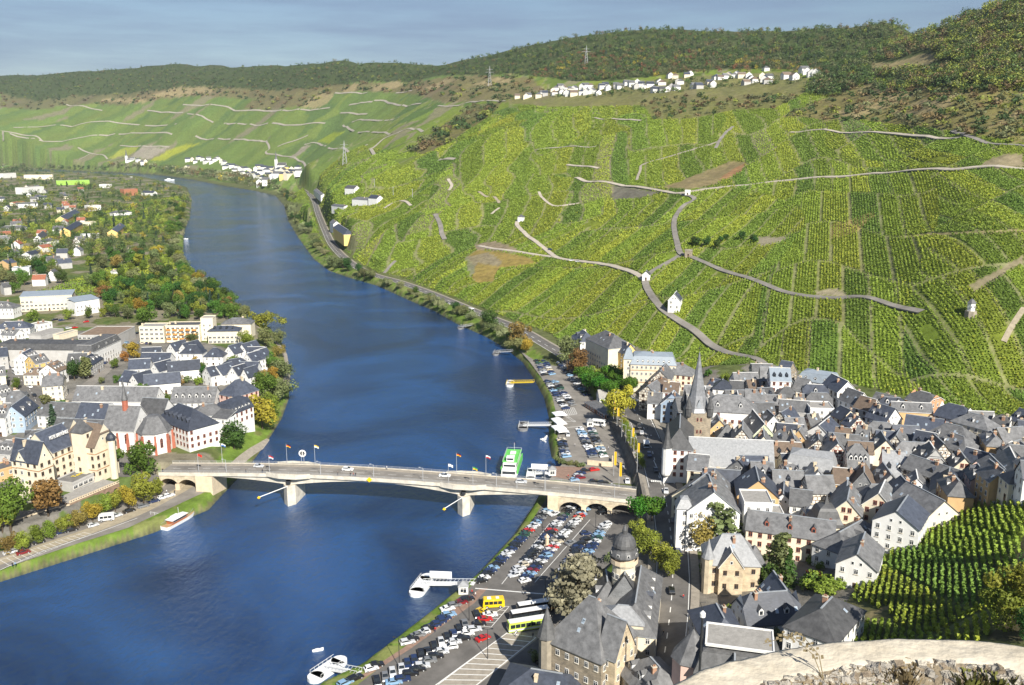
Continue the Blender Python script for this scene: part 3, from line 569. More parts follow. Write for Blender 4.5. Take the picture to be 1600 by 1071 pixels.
PL = dict(rough=.9, var=.10, scale=.35, spec=.2)
WALLS = {'w': (mat('white_plaster', (.74, .73, .70), objvar=.08, **PL), 'white'), 'c': (mat('cream_plaster', (.72, .645, .49), objvar=.10, **PL), 'cream'), 'y': (mat('yellow_plaster', (.74, .53, .20), objvar=.10, **PL), 'yellow'),
         't': (mat('tan_plaster', (.60, .40, .20), objvar=.10, **PL), 'tan'), 'o': (mat('orange_stone', (.52, .30, .17), objvar=.10, rough=.9, var=.2, scale=1.2, spec=.2), 'orange'), 'p': (mat('pink_plaster', (.66, .46, .39), objvar=.08, **PL), 'pinkish'),
         'g': (mat('pale_green_plaster', (.50, .54, .36), objvar=.08, **PL), 'pale green'), 'b': (mat('blue_grey_plaster', (.34, .42, .52), objvar=.08, **PL), 'blue-grey'), 'n': (mat('grey_plaster', (.42, .41, .39), objvar=.1, **PL), 'grey'),
         's': (brick_mat('rubble_stone', (.34, .28, .20), (.22, .185, .14), (.28, .245, .19), .9, .4, .05, uv=True), 'stone'), 'S': (brick_mat('cream_stone', (.60, .48, .32), (.47, .38, .26), (.5, .42, .30), .9, .4, .04, uv=True), 'cream stone'),
         'k': (brick_mat('slate_cladding', (.24, .245, .25), (.185, .19, .195), (.12, .12, .12), .5, .28, .02, uv=True), 'slate-clad'), 'm': (brick_mat('timber_frame_wall', (.70, .66, .56), (.70, .66, .56), (.12, .06, .035), 1.5, 1.35, .13, uv=True, offset=.35), 'half-timbered'),
         'R': (brick_mat('red_timber_wall', (.74, .70, .62), (.74, .70, .62), (.30, .085, .05), 1.5, 1.35, .13, uv=True, offset=.35), 'red half-timbered'), 'q': (mat('red_brick_wall', (.38, .16, .09), rough=.9, var=.2, scale=1.0), 'brick'), 'e': (GREENR, 'bright green')}
TRIMW = mat('white_trim', (.74, .73, .70), .6, .05, 1.0); GLASS = mat('window_glass', (.025, .03, .035), .12, .3, 3.0, .6); TRIMR = mat('red_sandstone_trim', (.36, .12, .075), .8, .15, 1.0); TRIMB = mat('brown_wood', (.13, .075, .04), .7, .2, 1.0)
BRICKC = mat('chimney_brick', (.34, .20, .13), .9, .25, 1.5, objvar=.25); STONEP = mat('pale_stone', (.50, .45, .36), .9, .18, .6); DARKM = mat('dark_metal', (.03, .032, .035), .45, .2, 1.0, .5); GALV = mat('galvanised_metal', (.42, .43, .44), .4, .1, 1.0, .5)
CREAMS = mat('cream_sandstone', (.62, .51, .36), .9, .15, .7); LEAD = mat('lead_grey_sheet', (.30, .32, .34), .4, .15, .6, .5)
def _win(name, w, hh, fr, style):
 b = MB(); b.box(-w / 2, -.02, -hh / 2, w / 2, .07, hh / 2, 0)
 cols = 2 if w > .8 else 1; ww = (w - .12 * (cols + 1)) / cols
 for k in range(cols):
  x0 = -w / 2 + .12 + k * (ww + .12)
  for za, zb in ([(-hh / 2 + .12, hh * .18), (hh * .18 + .1, hh / 2 - .12)] if hh > 1.2 else [(-hh / 2 + .12, hh / 2 - .12)]):
   b.poly([(x0, .09, za), (x0, .09, zb), (x0 + ww, .09, zb), (x0 + ww, .09, za)], 1)
 if style == 'sill': b.box(-w / 2 - .1, -.02, -hh / 2 - .14, w / 2 + .1, .18, -hh / 2, 2)
 if style == 'arch':
  pts = [(math.cos(math.pi * k / 6) * w / 2, .07, hh / 2 + math.sin(math.pi * k / 6) * w * .6) for k in range(7)]; b.poly(pts, 0)
  b.poly([(p[0] * .8, .09, hh / 2 + (p[2] - hh / 2) * .8) for p in pts], 1)
 return b.mesh(name, [fr, GLASS, STONEP])
WIN = {'w': _win('window', 1.15, 1.6, TRIMW, 'sill'), 'r': _win('window_red', 1.25, 1.7, TRIMR, 'sill'), 'b': _win('window_brown', 1.15, 1.6, TRIMB, 'sill'), 'W': _win('wide_window', 2.0, 1.5, TRIMW, 'sill'), 's': _win('small_window', .8, 1.0, TRIMW, ''), 'a': _win('arched_window', 1.3, 3.6, TRIMR, 'arch'), 'A': _win('small_arch', .8, 1.2, TRIMR, 'arch')}
def _dormer(name, wall, roof):
 b = MB(); w, d, hh = 1.3, 2.6, 1.35
 b.box(-w / 2, -d, -.3, w / 2, 0, hh, 0)
 b.poly([(-w / 2, 0, hh), (w / 2, 0, hh), (0, 0, hh + .7)], 0)
 for sx in (-1, 1):
  q = [(sx * (w / 2 + .15), .15, hh - .12), (sx * (w / 2 + .15), -d, hh - .12), (0, -d, hh + .8), (0, .15, hh + .8)]
  b.poly(q if sx > 0 else q[::-1], 1)
 b.poly([(-.42, .03, .15), (.42, .03, .15), (.42, .03, 1.2), (-.42, .03, 1.2)], 2)
 return b.mesh(name, [wall, roof, GLASS])
DORM = {'w': _dormer('dormer', TRIMW, SLATE), 'd': _dormer('dormer_slate', SLATEB, SLATEB), 'r': _dormer('dormer_red', TRIMR, SLATE)}
_b = MB(); _b.box(-.45, -.6, 0, .45, .6, .09, 0); _b.poly([(-.36, -.5, .10), (.36, -.5, .10), (.36, .5, .10), (-.36, .5, .10)], 1); SKYL = _b.mesh('skylight', [LEAD, mat('skylight_glass', (.30, .36, .42), .08, .2, 2.0, .8)])
_b = MB(); _b.box(-.4, -.55, -1.5, .4, .55, 1.3, 0); _b.box(-.5, -.65, 1.3, .5, .65, 1.48, 1); _b.box(-.16, -.35, 1.48, .16, -.05, 1.85, 0); _b.box(-.16, .08, 1.48, .16, .38, 1.85, 0); CHIM = _b.mesh('chimney', [BRICKC, STONEP])
_b = MB(); _b.box(-.4, -.55, -1.5, .4, .55, 1.3, 0); _b.box(-.5, -.65, 1.3, .5, .65, 1.48, 0); CHIMW = _b.mesh('chimney_white', [CREAMS])
_b = MB(); _b.box(-.6, -.02, 0, .6, .10, 2.2, 0); _b.poly([(-.4, .11, 1.3), (-.4, .11, 1.95), (.4, .11, 1.95), (.4, .11, 1.3)], 1); DOOR = _b.mesh('door', [TRIMB, GLASS])
HOUSES = []; FOOT = []     # FOOT: (cx, cy, ang, L, W)
def inst(name, me, parent, loc, rz=0, rx=0):
 o = bpy.data.objects.new(name, me); link(o, parent); o.location = loc; o.rotation_euler = (rx, 0, rz); return o
def slope_part(b, P, th=.22, m=0, e=1):
 """a roof plane with thickness: P counter-clockwise seen from above"""
 D = [(p[0], p[1], p[2] - th) for p in P]; b.poly(P, m)
 for i in range(len(P)): j = (i + 1) % len(P); b.poly([D[i], D[j], P[j], P[i]], e)
def block(root, cx, cy, ang, L, W, z0, He, Hr, kind='gable', wall='w', roof='s', win='w', wgap=2.7, st=3.0, dorm=0, sky=0, chim=1, maxw=26, ov=.35, base=1.5, hipk=.5, door=True, wmat=None, rmat=None, hip_ends=(1, 1), skipw=(), cstyle=None, dtyp=None, wallname='wall', gablew=True, bands=()):
 """walls, roof, chimneys, dormers and windows of one block; heights from z0"""
 rl = root.location; off = Vector((cx - rl.x, cy - rl.y, z0 - rl.z)); ca, sa = math.cos(ang), math.sin(ang)
 def Wp(x, y, z): return off + Vector((x * ca - y * sa, x * sa + y * ca, z))
 hl, hw = L / 2, W / 2; wm = wmat or WALLS[wall][0]; rm = rmat or ROOFS[roof][0]
 cam_l = Vector(((0 - cx) * ca + (0 - cy) * sa, -(0 - cx) * sa + (0 - cy) * ca, CAM_H - z0))
 b = MB(); C4 = [(-hl, -hw), (hl, -hw), (hl, hw), (-hl, hw)]
 for i in range(4):
  a, c = C4[i], C4[(i + 1) % 4]; ln = math.dist(a, c); g = i in (1, 3) and kind in ('gable', 'half')
  pts = [(a[0], a[1], -base), (c[0], c[1], -base), (c[0], c[1], He)]; uv = [(0, -base), (ln, -base), (ln, He)]
  if g: pts.append(((a[0] + c[0]) / 2, (a[1] + c[1]) / 2, Hr - .05)); uv.append((ln / 2, Hr))
  pts.append((a[0], a[1], He)); uv.append((0, He)); b.poly(pts, 0, uv)
 if kind == 'flat': b.poly([(x, y, He - .02) for x, y in C4], 0)
 wo = b.build(wallname, wm, root, off, ang)
 r = MB(); o = ov; trim = rm if kind == 'flat' else random.Random(int(cx * 7 + cy)).choice((rm, TRIMW, LEAD, rm)); ridge_ends = None
 sl = (Hr - He) / hw if hw else 1
 if kind == 'gable':
  for s in (-1, 1):
   e = [(-hl - o, s * (hw + o), He - o * sl + .18), (hl + o, s * (hw + o), He - o * sl + .18), (hl + o, 0, Hr + .18), (-hl - o, 0, Hr + .18)]
   slope_part(r, e if s < 0 else [e[1], e[0], e[3], e[2]])
 elif kind in ('hip', 'half'):
  k = (hw * (hipk * 2) if kind == 'hip' else hw * .45); xa, xb = -hl + k * hip_ends[0], hl - k * hip_ends[1]
  if xa > xb: xa = xb = (xa + xb) / 2
  zh = He if kind == 'hip' else He + (Hr - He) * .55
  E = [(-hl - o, -hw - o, He - .1), (hl + o, -hw - o, He - .1), (hl + o, hw + o, He - .1), (-hl - o, hw + o, He - .1)]; A, B_ = (xa, 0, Hr), (xb, 0, Hr)
  if kind == 'hip':
   if hip_ends[0] == 0: A = (-hl - o, 0, Hr)
   if hip_ends[1] == 0: B_ = (hl + o, 0, Hr)
   same = abs(A[0] - B_[0]) < .05
   if same:
    for q in ((E[0], E[1], A), (E[1], E[2], A), (E[2], E[3], A), (E[3], E[0], A)): slope_part(r, q)
   else:
    for q in ((E[0], E[1], B_, A), (E[2], E[3], A, B_), (E[1], E[2], B_), (E[3], E[0], A)): slope_part(r, q)
  else:
   y1 = hw * .45
   G = [(-hl - o, -y1, zh), (-hl - o, y1, zh), (hl + o, -y1, zh), (hl + o, y1, zh)]
   slope_part(r, (E[0], E[1], G[2], B_, A, G[0])); slope_part(r, (E[2], E[3], G[1], A, B_, G[3])); slope_part(r, (G[2], G[3], B_)); slope_part(r, (G[1], G[0], A))
 elif kind == 'mansard':
  k = min(1.6, hw * .4); zt = He + (Hr - He) * .78
  E = [(-hl - .3, -hw - .3, He), (hl + .3, -hw - .3, He), (hl + .3, hw + .3, He), (-hl - .3, hw + .3, He)]; T = [(-hl + k, -hw + k, zt), (hl - k, -hw + k, zt), (hl - k, hw - k, zt), (-hl + k, hw - k, zt)]
  for i in range(4): j = (i + 1) % 4; slope_part(r, (E[i], E[j], T[j], T[i]))
  q = max(hw - k, .5) * .9; A, B_ = (-hl + k + q, 0, Hr), (hl - k - q, 0, Hr)
  if A[0] > B_[0]: A = B_ = (0, 0, Hr)
  T2 = [(x * 1.01, y * 1.01, z + .05) for x, y, z in T]
  if A == B_:
   for i in range(4): slope_part(r, (T2[i], T2[(i + 1) % 4], A), .15)
  else:
   for q_ in ((T2[0], T2[1], B_, A), (T2[2], T2[3], A, B_), (T2[1], T2[2], B_), (T2[3], T2[0], A)): slope_part(r, q_, .15)
 elif kind == 'flat':
  r.box(-hl - .12, -hw - .12, He, hl + .12, hw + .12, He + .35, 0)
  r.box(-hl + .3, -hw + .3, He + .35, hl - .3, hw - .3, He + .37, 1)
  for x0, y0, x1, y1 in ((-hl - .12, -hw - .12, hl + .12, -hw + .12), (-hl - .12, hw - .12, hl + .12, hw + .12), (-hl - .12, -hw + .12, -hl + .12, hw - .12), (hl - .12, -hw + .12, hl + .12, hw - .12)): r.box(x0, y0, He + .35, x1, y1, He + .75, 0)
 elif kind == 'shed':
  e = [(-hl - o, -hw - o, He), (hl + o, -hw - o, He), (hl + o, hw + o, Hr), (-hl - o, hw + o, Hr)]; slope_part(r, e)
 if kind == 'gable': ridge_ends = (-hl - o, hl + o)
 elif kind in ('hip', 'half') and B_[0] - A[0] > 1: ridge_ends = (A[0], B_[0])
 if ridge_ends and Hr - He > 1.5: r.box(ridge_ends[0], -.2, Hr + (.12 if kind == 'gable' else -.06), ridge_ends[1], .2, Hr + (.30 if kind == 'gable' else .12), 2)
 ro = r.build('roof', [wm if kind == 'flat' else rm, rm if kind == 'flat' else trim, trim if trim != rm else LEAD], root, off, ang)
 if bands:
  q = MB()
  for zb in bands: q.box(-hl - .14, -hw - .14, zb - .16, hl + .14, hw + .14, zb + .16)
  q.build('cornice', CREAMS if wall in 'wp' else mat('brown_cornice', (.42, .25, .14), .9, .15), root, off, ang)
 near = math.hypot(cx, cy) < 950
 rr = random.Random(int(abs(cx * 31 + cy * 17)))
 top_x = max(hl - (hw if kind in ('hip', 'mansard') else .8), .3)
 for k in range(chim):
  x = rr.uniform(-top_x, top_x); y = rr.uniform(.3, hw * .35) * rr.choice((-1, 1))
  z = (Hr - abs(y) * sl) if kind != 'flat' else He + .6
  inst('chimney', (CHIMW if (cstyle or rr.choice('bbw')) == 'w' else CHIM), ro, (x, y, z), rr.choice((0, R(90))))
 vis = -1 if cam_l.y < 0 else 1
 if kind in ('gable', 'hip', 'half', 'mansard') and sl > .3:
  for k in range(dorm):
   x = (-hl + L * (k + .5) / dorm) * (.80 if kind in ('hip', 'mansard') else .92)
   if kind == 'mansard': y = hw - .25; z = He + .5
   else: y = hw * .72; z = Hr - y * sl + .1
   inst('dormer', DORM[dtyp or rr.choice('wwd')], ro, (x, vis * y, z), math.pi if vis < 0 else 0)
  for k in range(sky):
   y = hw * rr.uniform(.35, .75); inst('skylight', SKYL, ro, (rr.uniform(-top_x, top_x), vis * y, Hr - y * sl + .24), 0, -vis * math.atan(sl))
 if near and maxw:
  cnt = 0
  for i in range(4):
   if i in skipw: continue
   a, c = Vector(C4[i]), Vector(C4[(i + 1) % 4]); ln = (c - a).length; nrm = Vector(((c - a).y, -(c - a).x)) / ln; mid = (a + c) / 2
   tcv = cam_l.xy - mid
   if nrm.dot(tcv.normalized()) < .12: continue
   rz = math.atan2(nrm.y, nrm.x) - math.pi / 2; ns = max(1, round(He / st)); nc = max(1, int((ln - 1.0) / wgap))
   wp = WIN[win]; ho = .0
   for s_ in range(ns):
    for q in range(nc):
     if cnt >= maxw: break
     f = (q + .5) / nc; p = a + (c - a) * f + nrm * .01; z = He - st * (ns - 1 - s_) - st * .45
     if z < .9: continue
     if door and s_ == 0 and q == nc // 2 and z < 3.2 and i in (0, 1, 3) and not (root.get('doored')):
      inst('door', DOOR, root, Wp(p.x, p.y, 0), ang + rz); root['doored'] = 1; continue
     inst('window', wp, root, Wp(p.x, p.y, z), ang + rz); cnt += 1
   if gablew and i in (1, 3) and kind in ('gable', 'half') and Hr - He > 3:
    for f in ((.4, .6) if ln > 7 else (.5,)):
     p = a + (c - a) * f + nrm * .01; inst('window', WIN['s'] if win not in 'r' else WIN['r'], root, Wp(p.x, p.y, He + (Hr - He) * .28), ang + rz)
 if 'doored' in root: pass
 FOOT.append((cx, cy, ang, L, W))
 return wo, ro
NAMEK = {'gable': 'gabled', 'hip': 'hipped', 'half': 'half-hipped', 'mansard': 'mansard', 'flat': 'flat', 'shed': 'sloping'}
def base_z(cx, cy, ang, L, W):
 ca, sa = math.cos(ang), math.sin(ang); q = [(cx + x * ca - y * sa, cy + x * sa + y * ca) for x in (-L / 2, L / 2) for y in (-W / 2, W / 2)]
 zz = [H(*p) for p in q] + [H(cx, cy)]; return sum(zz) / 5, max(zz) - min(zz)
def house_at(cx, cy, ang, L, W, He, Hr, kind='gable', wall='w', roof='s', zone='', name='house', desc=None, cat='house', group=None, z=None, **kw):
 z0, dz = base_z(cx, cy, ang, L, W)
 if z is not None: z0 = z
 root = empty(name, (cx, cy, z0))
 block(root, cx, cy, ang, L, W, z0, He, Hr, kind, wall, roof, base=1.0 + min(dz, 7), **kw)
 u, v = to_px(cx, cy, z0 + Hr * .7)
 HOUSES.append(dict(o=root, zone=zone, wall=WALLS[wall][1], roof=ROOFS[roof][1], kind=NAMEK[kind], u=float(u), v=float(v), desc=desc, cat=cat, group=group, name=name)); return root
def RH(zz, x1, y1, x2, y2, W, Hr, He, kind='gable', wall='w', roof='s', zone='', z=None, **kw):
 """house by the two ends of its ridge, surveyed at ridge height"""
 u1, v1 = zp(zz, x1, y1); u2, v2 = zp(zz, x2, y2)
 if z is None: A = at(u1, v1, Hr); B_ = at(u2, v2, Hr)
 else: A = at_z(u1, v1, z + Hr); B_ = at_z(u2, v2, z + Hr)
 cx, cy = (A[0] + B_[0]) / 2, (A[1] + B_[1]) / 2; L_ = math.hypot(A[0] - B_[0], A[1] - B_[1]); ang = math.atan2(B_[1] - A[1], B_[0] - A[0])
 if kind in ('hip', 'mansard'): L_ += W * .95
 return house_at(cx, cy, ang, max(L_, 5), W, He, Hr, kind, wall, roof, zone, z=z, **kw)
def GH(zz, x, y, deg, L_, W, Hr, He, kind='gable', wall='w', roof='s', zone='', z=None, **kw):
 """house by the apex of its near gable and the heading of the ridge"""
 u, v = zp(zz, x, y); A = at(u, v, Hr) if z is None else at_z(u, v, z + Hr); a = R(deg)
 return house_at(A[0] + math.cos(a) * L_ / 2, A[1] + math.sin(a) * L_ / 2, a, L_, W, He, Hr, kind, wall, roof, zone, z=z, **kw)
# the old town on the right bank
Z1 = 'old town'
def oldtown():
 for s in [
  ('N', 300, 222, 335, 226, 11, 16, 11, 'hip', 'w', 'd'), ('N', 505, 218, 600, 250, 17, 21, 15, 'hip', 'c', 's'), ('N', 665, 320, 745, 345, 9, 17, 12, 'gable', 'y', 'd'),
  ('N', 1085, 505, 1025, 600, 10, 15, 10, 'gable', 'm', 's'), ('N', 1130, 520, 1240, 517, 12, 14, 9, 'hip', 'c', 's'), ('N', 985, 645, 1110, 665, 12, 13, 8, 'half', 'm', 'b'), ('N', 1060, 695, 1200, 700, 11, 13, 9, 'gable', 'w', 'b'), ('N', 1150, 765, 1130, 815, 10, 14, 9, 'half', 'b', 'd'),
  ('J', 250, 365, 330, 360, 10, 14, 9, 'gable', 'n', 's'), ('J', 55, 285, 120, 240, 9, 13, 9, 'gable', 'm', 's'), ('J', 60, 330, 150, 330, 9, 12, 8, 'gable', 'w', 's'),
  ('J', 345, 756, 480, 764, 14, 14, 10, 'gable', 'c', 's'), ('J', 470, 885, 345, 985, 13, 14, 9, 'gable', 'c', 's'), ('J', 690, 805, 725, 770, 9, 13, 9, 'gable', 'k', 'd'), ('J', 775, 812, 925, 815, 12, 14, 9.5, 'gable', 't', 's'), ('J', 985, 820, 1105, 822, 11, 13, 9, 'half', 'w', 's'),
  ('J', 1135, 722, 1270, 735, 12, 15, 9, 'mansard', 'c', 'l'), ('J', 985, 757, 1100, 752, 10, 12, 8, 'gable', 'n', 'd'), ('J', 930, 672, 1120, 676, 11, 14, 9, 'gable', 'c', 'b'), ('J', 700, 770, 890, 768, 11, 13, 9, 'gable', 'w', 'd'),
  ('J', 530, 343, 715, 350, 14, 19, 13, 'hip', 'w', 's'), ('J', 800, 402, 930, 396, 11, 13, 8, 'gable', 'n', 's'), ('J', 785, 450, 870, 545, 9, 14, 9, 'gable', 'g', 's'), ('J', 890, 450, 935, 490, 9, 12, 7, 'gable', 'w', 's'), ('J', 985, 470, 1060, 420, 9, 13, 8, 'gable', 'm', 'd'), ('J', 975, 385, 1180, 381, 11, 12, 8, 'gable', 'n', 's'),
  ('J', 905, 160, 1045, 155, 13, 19, 14, 'gable', 'w', 'm'), ('J', 990, 105, 1065, 118, 13, 13, 7, 'gable', 's', 'd'), ('J', 650, 195, 820, 186, 14, 12, 6.5, 'gable', 'w', 's'), ('J', 630, 246, 720, 250, 9, 11, 7, 'gable', 'k', 's'), ('J', 500, 225, 575, 245, 8, 9, 5, 'gable', 'w', 'd'), ('J', 595, 316, 735, 311, 10, 11, 7, 'gable', 'n', 's'), ('J', 745, 241, 820, 236, 10, 11, 7, 'gable', 'n', 'b'), ('J', 820, 302, 920, 291, 11, 12, 8, 'gable', 'w', 's'),
  ('J', 775, 126, 860, 131, 11, 8, 4, 'gable', 'n', 'd'), ('J', 1100, 226, 1185, 236, 10, 11, 6, 'gable', 'w', 's'), ('J', 1080, 341, 1150, 336, 9, 12, 8, 'gable', 'w', 's'), ('J', 1170, 422, 1335, 408, 11, 10, 9.5, 'flat', 'w', 'f'), ('J', 1205, 171, 1300, 176, 12, 12, 7, 'mansard', 'w', 'm'), ('J', 1010, 510, 1140, 501, 10, 12, 8, 'gable', 'm', 's'), ('J', 960, 545, 1140, 552, 9, 12, 8, 'gable', 'k', 'd'),
  ('J', 945, 575, 1040, 585, 10, 14, 9, 'half', 'm', 's'), ('J', 1165, 482, 1240, 473, 9, 12, 8, 'gable', 'm', 's'), ('J', 1325, 492, 1250, 560, 10, 12, 8, 'gable', 'w', 'd'), ('J', 1130, 562, 1110, 590, 8, 13, 8, 'gable', 't', 's'),
  ('K', 0, 112, 112, 160, 10, 14, 9, 'gable', 'w', 'd'), ('K', 112, 206, 222, 246, 10, 14, 9, 'gable', 'w', 's'), ('K', 205, 262, 310, 290, 10, 14, 9.5, 'gable', 'n', 'b'), ('K', 300, 312, 440, 352, 11, 15, 9.5, 'gable', 'w', 'd'), ('K', 310, 242, 470, 272, 10, 9, 5, 'gable', 'w', 's'), ('K', 770, 302, 965, 345, 12, 12, 7, 'half', 'w', 'd'), ('K', 960, 380, 1060, 400, 10, 15, 11, 'hip', 'c', 's'), ('K', 1130, 386, 1250, 396, 12, 12, 7, 'half', 'w', 's'), ('K', 1310, 352, 1420, 380, 12, 11, 7, 'gable', 'n', 'd'),
  ('K', 1150, 505, 1330, 462, 11, 12, 7, 'gable', 'S', 's'), ('K', 520, 402, 780, 420, 11, 11, 7, 'gable', 'w', 'd'), ('K', 790, 455, 915, 475, 14, 14, 8, 'hip', 'c', 's'), ('K', 590, 507, 730, 522, 12, 13, 8, 'gable', 'w', 'd'), ('K', 830, 522, 925, 545, 11, 13, 8.5, 'hip', 'w', 's'), ('K', 940, 642, 1140, 656, 10, 11, 6.5, 'gable', 'p', 'd'), ('K', 1230, 690, 1330, 702, 9, 10, 6, 'gable', 'w', 's'), ('K', 1090, 772, 1339, 777, 9, 7, 4, 'gable', 'n', 's'),
  ('K', 545, 722, 945, 740, 10, 12, 8, 'gable', 'm', 's'), ('K', 355, 648, 510, 651, 17, 15, 8, 'gable', 'p', 'l'), ('K', 450, 540, 480, 480, 8, 14, 9, 'gable', 'm', 's'), ('K', 310, 506, 450, 511, 11, 13, 8.5, 'gable', 'w', 'd'), ('K', 10, 766, 155, 771, 12, 13, 9, 'gable', 't', 'b'), ('K', 480, 830, 535, 870, 9, 12, 8, 'gable', 'b', 'd'), ('K', 1270, 588, 1339, 560, 10, 11, 7, 'gable', 'w', 's'), ('K', 60, 330, 130, 365, 9, 12, 8, 'gable', 'c', 'd'), ('K', 130, 385, 190, 410, 9, 12, 8, 'gable', 'm', 'd'), ('K', 180, 470, 270, 480, 10, 13, 8, 'gable', 'm', 's'), ('K', 30, 480, 130, 490, 10, 13, 8, 'gable', 'n', 'b'),
  ('M', 400, 22, 610, 32, 15, 12, 6, 'gable', 'c', 's'), ('L', 862, 252, 990, 180, 11, 10, 6, 'hip', 'w', 's'), ('L', 605, 16, 720, 22, 10, 14, 10, 'gable', 'w', 's'), ('L', 765, 650, 830, 600, 12, 12, 8, 'hip', 'w', 's'), ('L', 200, 655, 250, 690, 11, 13, 8, 'hip', 'n', 'd'), ('H', 100, 985, 300, 1010, 14, 11, 7, 'hip', 'n', 'd'), ('H', 790, 932, 855, 960, 12, 11, 6, 'hip', 's', 's')]:
  zz, x1, y1, x2, y2, W, Hr, He, kind, wall, roof = s
  near = wall in 'k'
  RH(zz, x1, y1, x2, y2, W, Hr, He, kind, wall, roof, Z1, dorm=rnd.choice((0, 0, 2, 3)) if W > 10 and kind != 'flat' else rnd.choice((0, 1)), sky=rnd.choice((0, 1, 2)), chim=rnd.choice((1, 1, 2)), win=rnd.choice('wwwrb'))
 for s in [('J', 510, 962, 75, 14, 13, 15, 9, 'gable', 'k', 's'), ('J', 830, 945, 80, 14, 14, 17, 11, 'gable', 't', 'd'), ('K', 225, 790, 70, 12, 9.5, 15, 8, 'gable', 'k', 'b'), ('K', 45, 592, 80, 12, 9, 15, 10, 'gable', 'R', 's'), ('K', 810, 846, 62, 14, 10.5, 11, 6.5, 'gable', 'w', 'd'), ('K', 600, 835, 70, 9, 9, 11, 7, 'gable', 'w', 's'), ('K', 100, 950, 68, 14, 10, 13, 8, 'gable', 'c', 's'),
              ('M', 255, 38, 60, 13, 10, 15, 10, 'gable', 'c', 's'), ('M', 350, 133, 55, 15, 13.5, 14, 9.5, 'gable', 'w', 'd'), ('M', 140, 352, 62, 16, 11, 11, 7, 'gable', 'w', 's'), ('L', 910, 72, 66, 15, 9.5, 15, 10, 'gable', 'c', 's'), ('L', 565, 42, 72, 12, 9, 12, 8, 'gable', 'w', 'd'), ('J', 1080, 650, 80, 11, 8.5, 13, 8, 'gable', 'm', 's'), ('J', 1250, 655, 75, 10, 9, 13, 8.5, 'gable', 'm', 's')]:
  zz, x, y, deg, L_, W, Hr, He, kind, wall, roof = s
  GH(zz, x, y, deg, L_, W, Hr, He, kind, wall, roof, Z1, sky=rnd.choice((0, 2, 3)), chim=rnd.choice((0, 1, 2)), win='r' if wall in 'cR' else 'w', dorm=0)
 RH('K', 575, 218, 730, 250, 13, 12, 8.5, 'half', 'o', 's', Z1, win='w', chim=1, desc='orange stone house with white plastered front below the upper vineyard')
 RH('K', 105, 597, 250, 601, 12, 17, 10, 'half', 'R', 's', Z1, dorm=4, dtyp='w', win='w', chim=0, name='town_hall', desc='tall red half-timbered house with two rows of white dormers', cat='town house')
 RH('L', 475, 152, 745, 166, 12, 13, 8.5, 'hip', 'c', 's', Z1, dorm=3, dtyp='r', win='r', hip_ends=(0, 0), chim=1, name='school_building', desc='long cream building with red window frames and three roof dormers', cat='school')
oldtown()
def overlaps(cx, cy, ang, L_, W_, shrink=.80):
 def corners(c):
  x, y, a, l, w = c; ca, sa = math.cos(a), math.sin(a); return [(x + sx * l / 2 * shrink * ca - sy * w / 2 * shrink * sa, y + sx * l / 2 * shrink * sa + sy * w / 2 * shrink * ca) for sx, sy in ((-1, -1), (1, -1), (1, 1), (-1, 1))]
 A = corners((cx, cy, ang, L_, W_))
 for f in FOOT:
  if math.hypot(f[0] - cx, f[1] - cy) > (f[3] + f[4] + L_ + W_) / 2.2: continue
  B_ = corners(f); sep = False
  for a in (ang, ang + math.pi / 2, f[2], f[2] + math.pi / 2):
   ax, ay = math.cos(a), math.sin(a); pa = [p[0] * ax + p[1] * ay for p in A]; pb = [p[0] * ax + p[1] * ay for p in B_]
   if max(pa) < min(pb) or max(pb) < min(pa): sep = True; break
  if not sep: return True
 return False
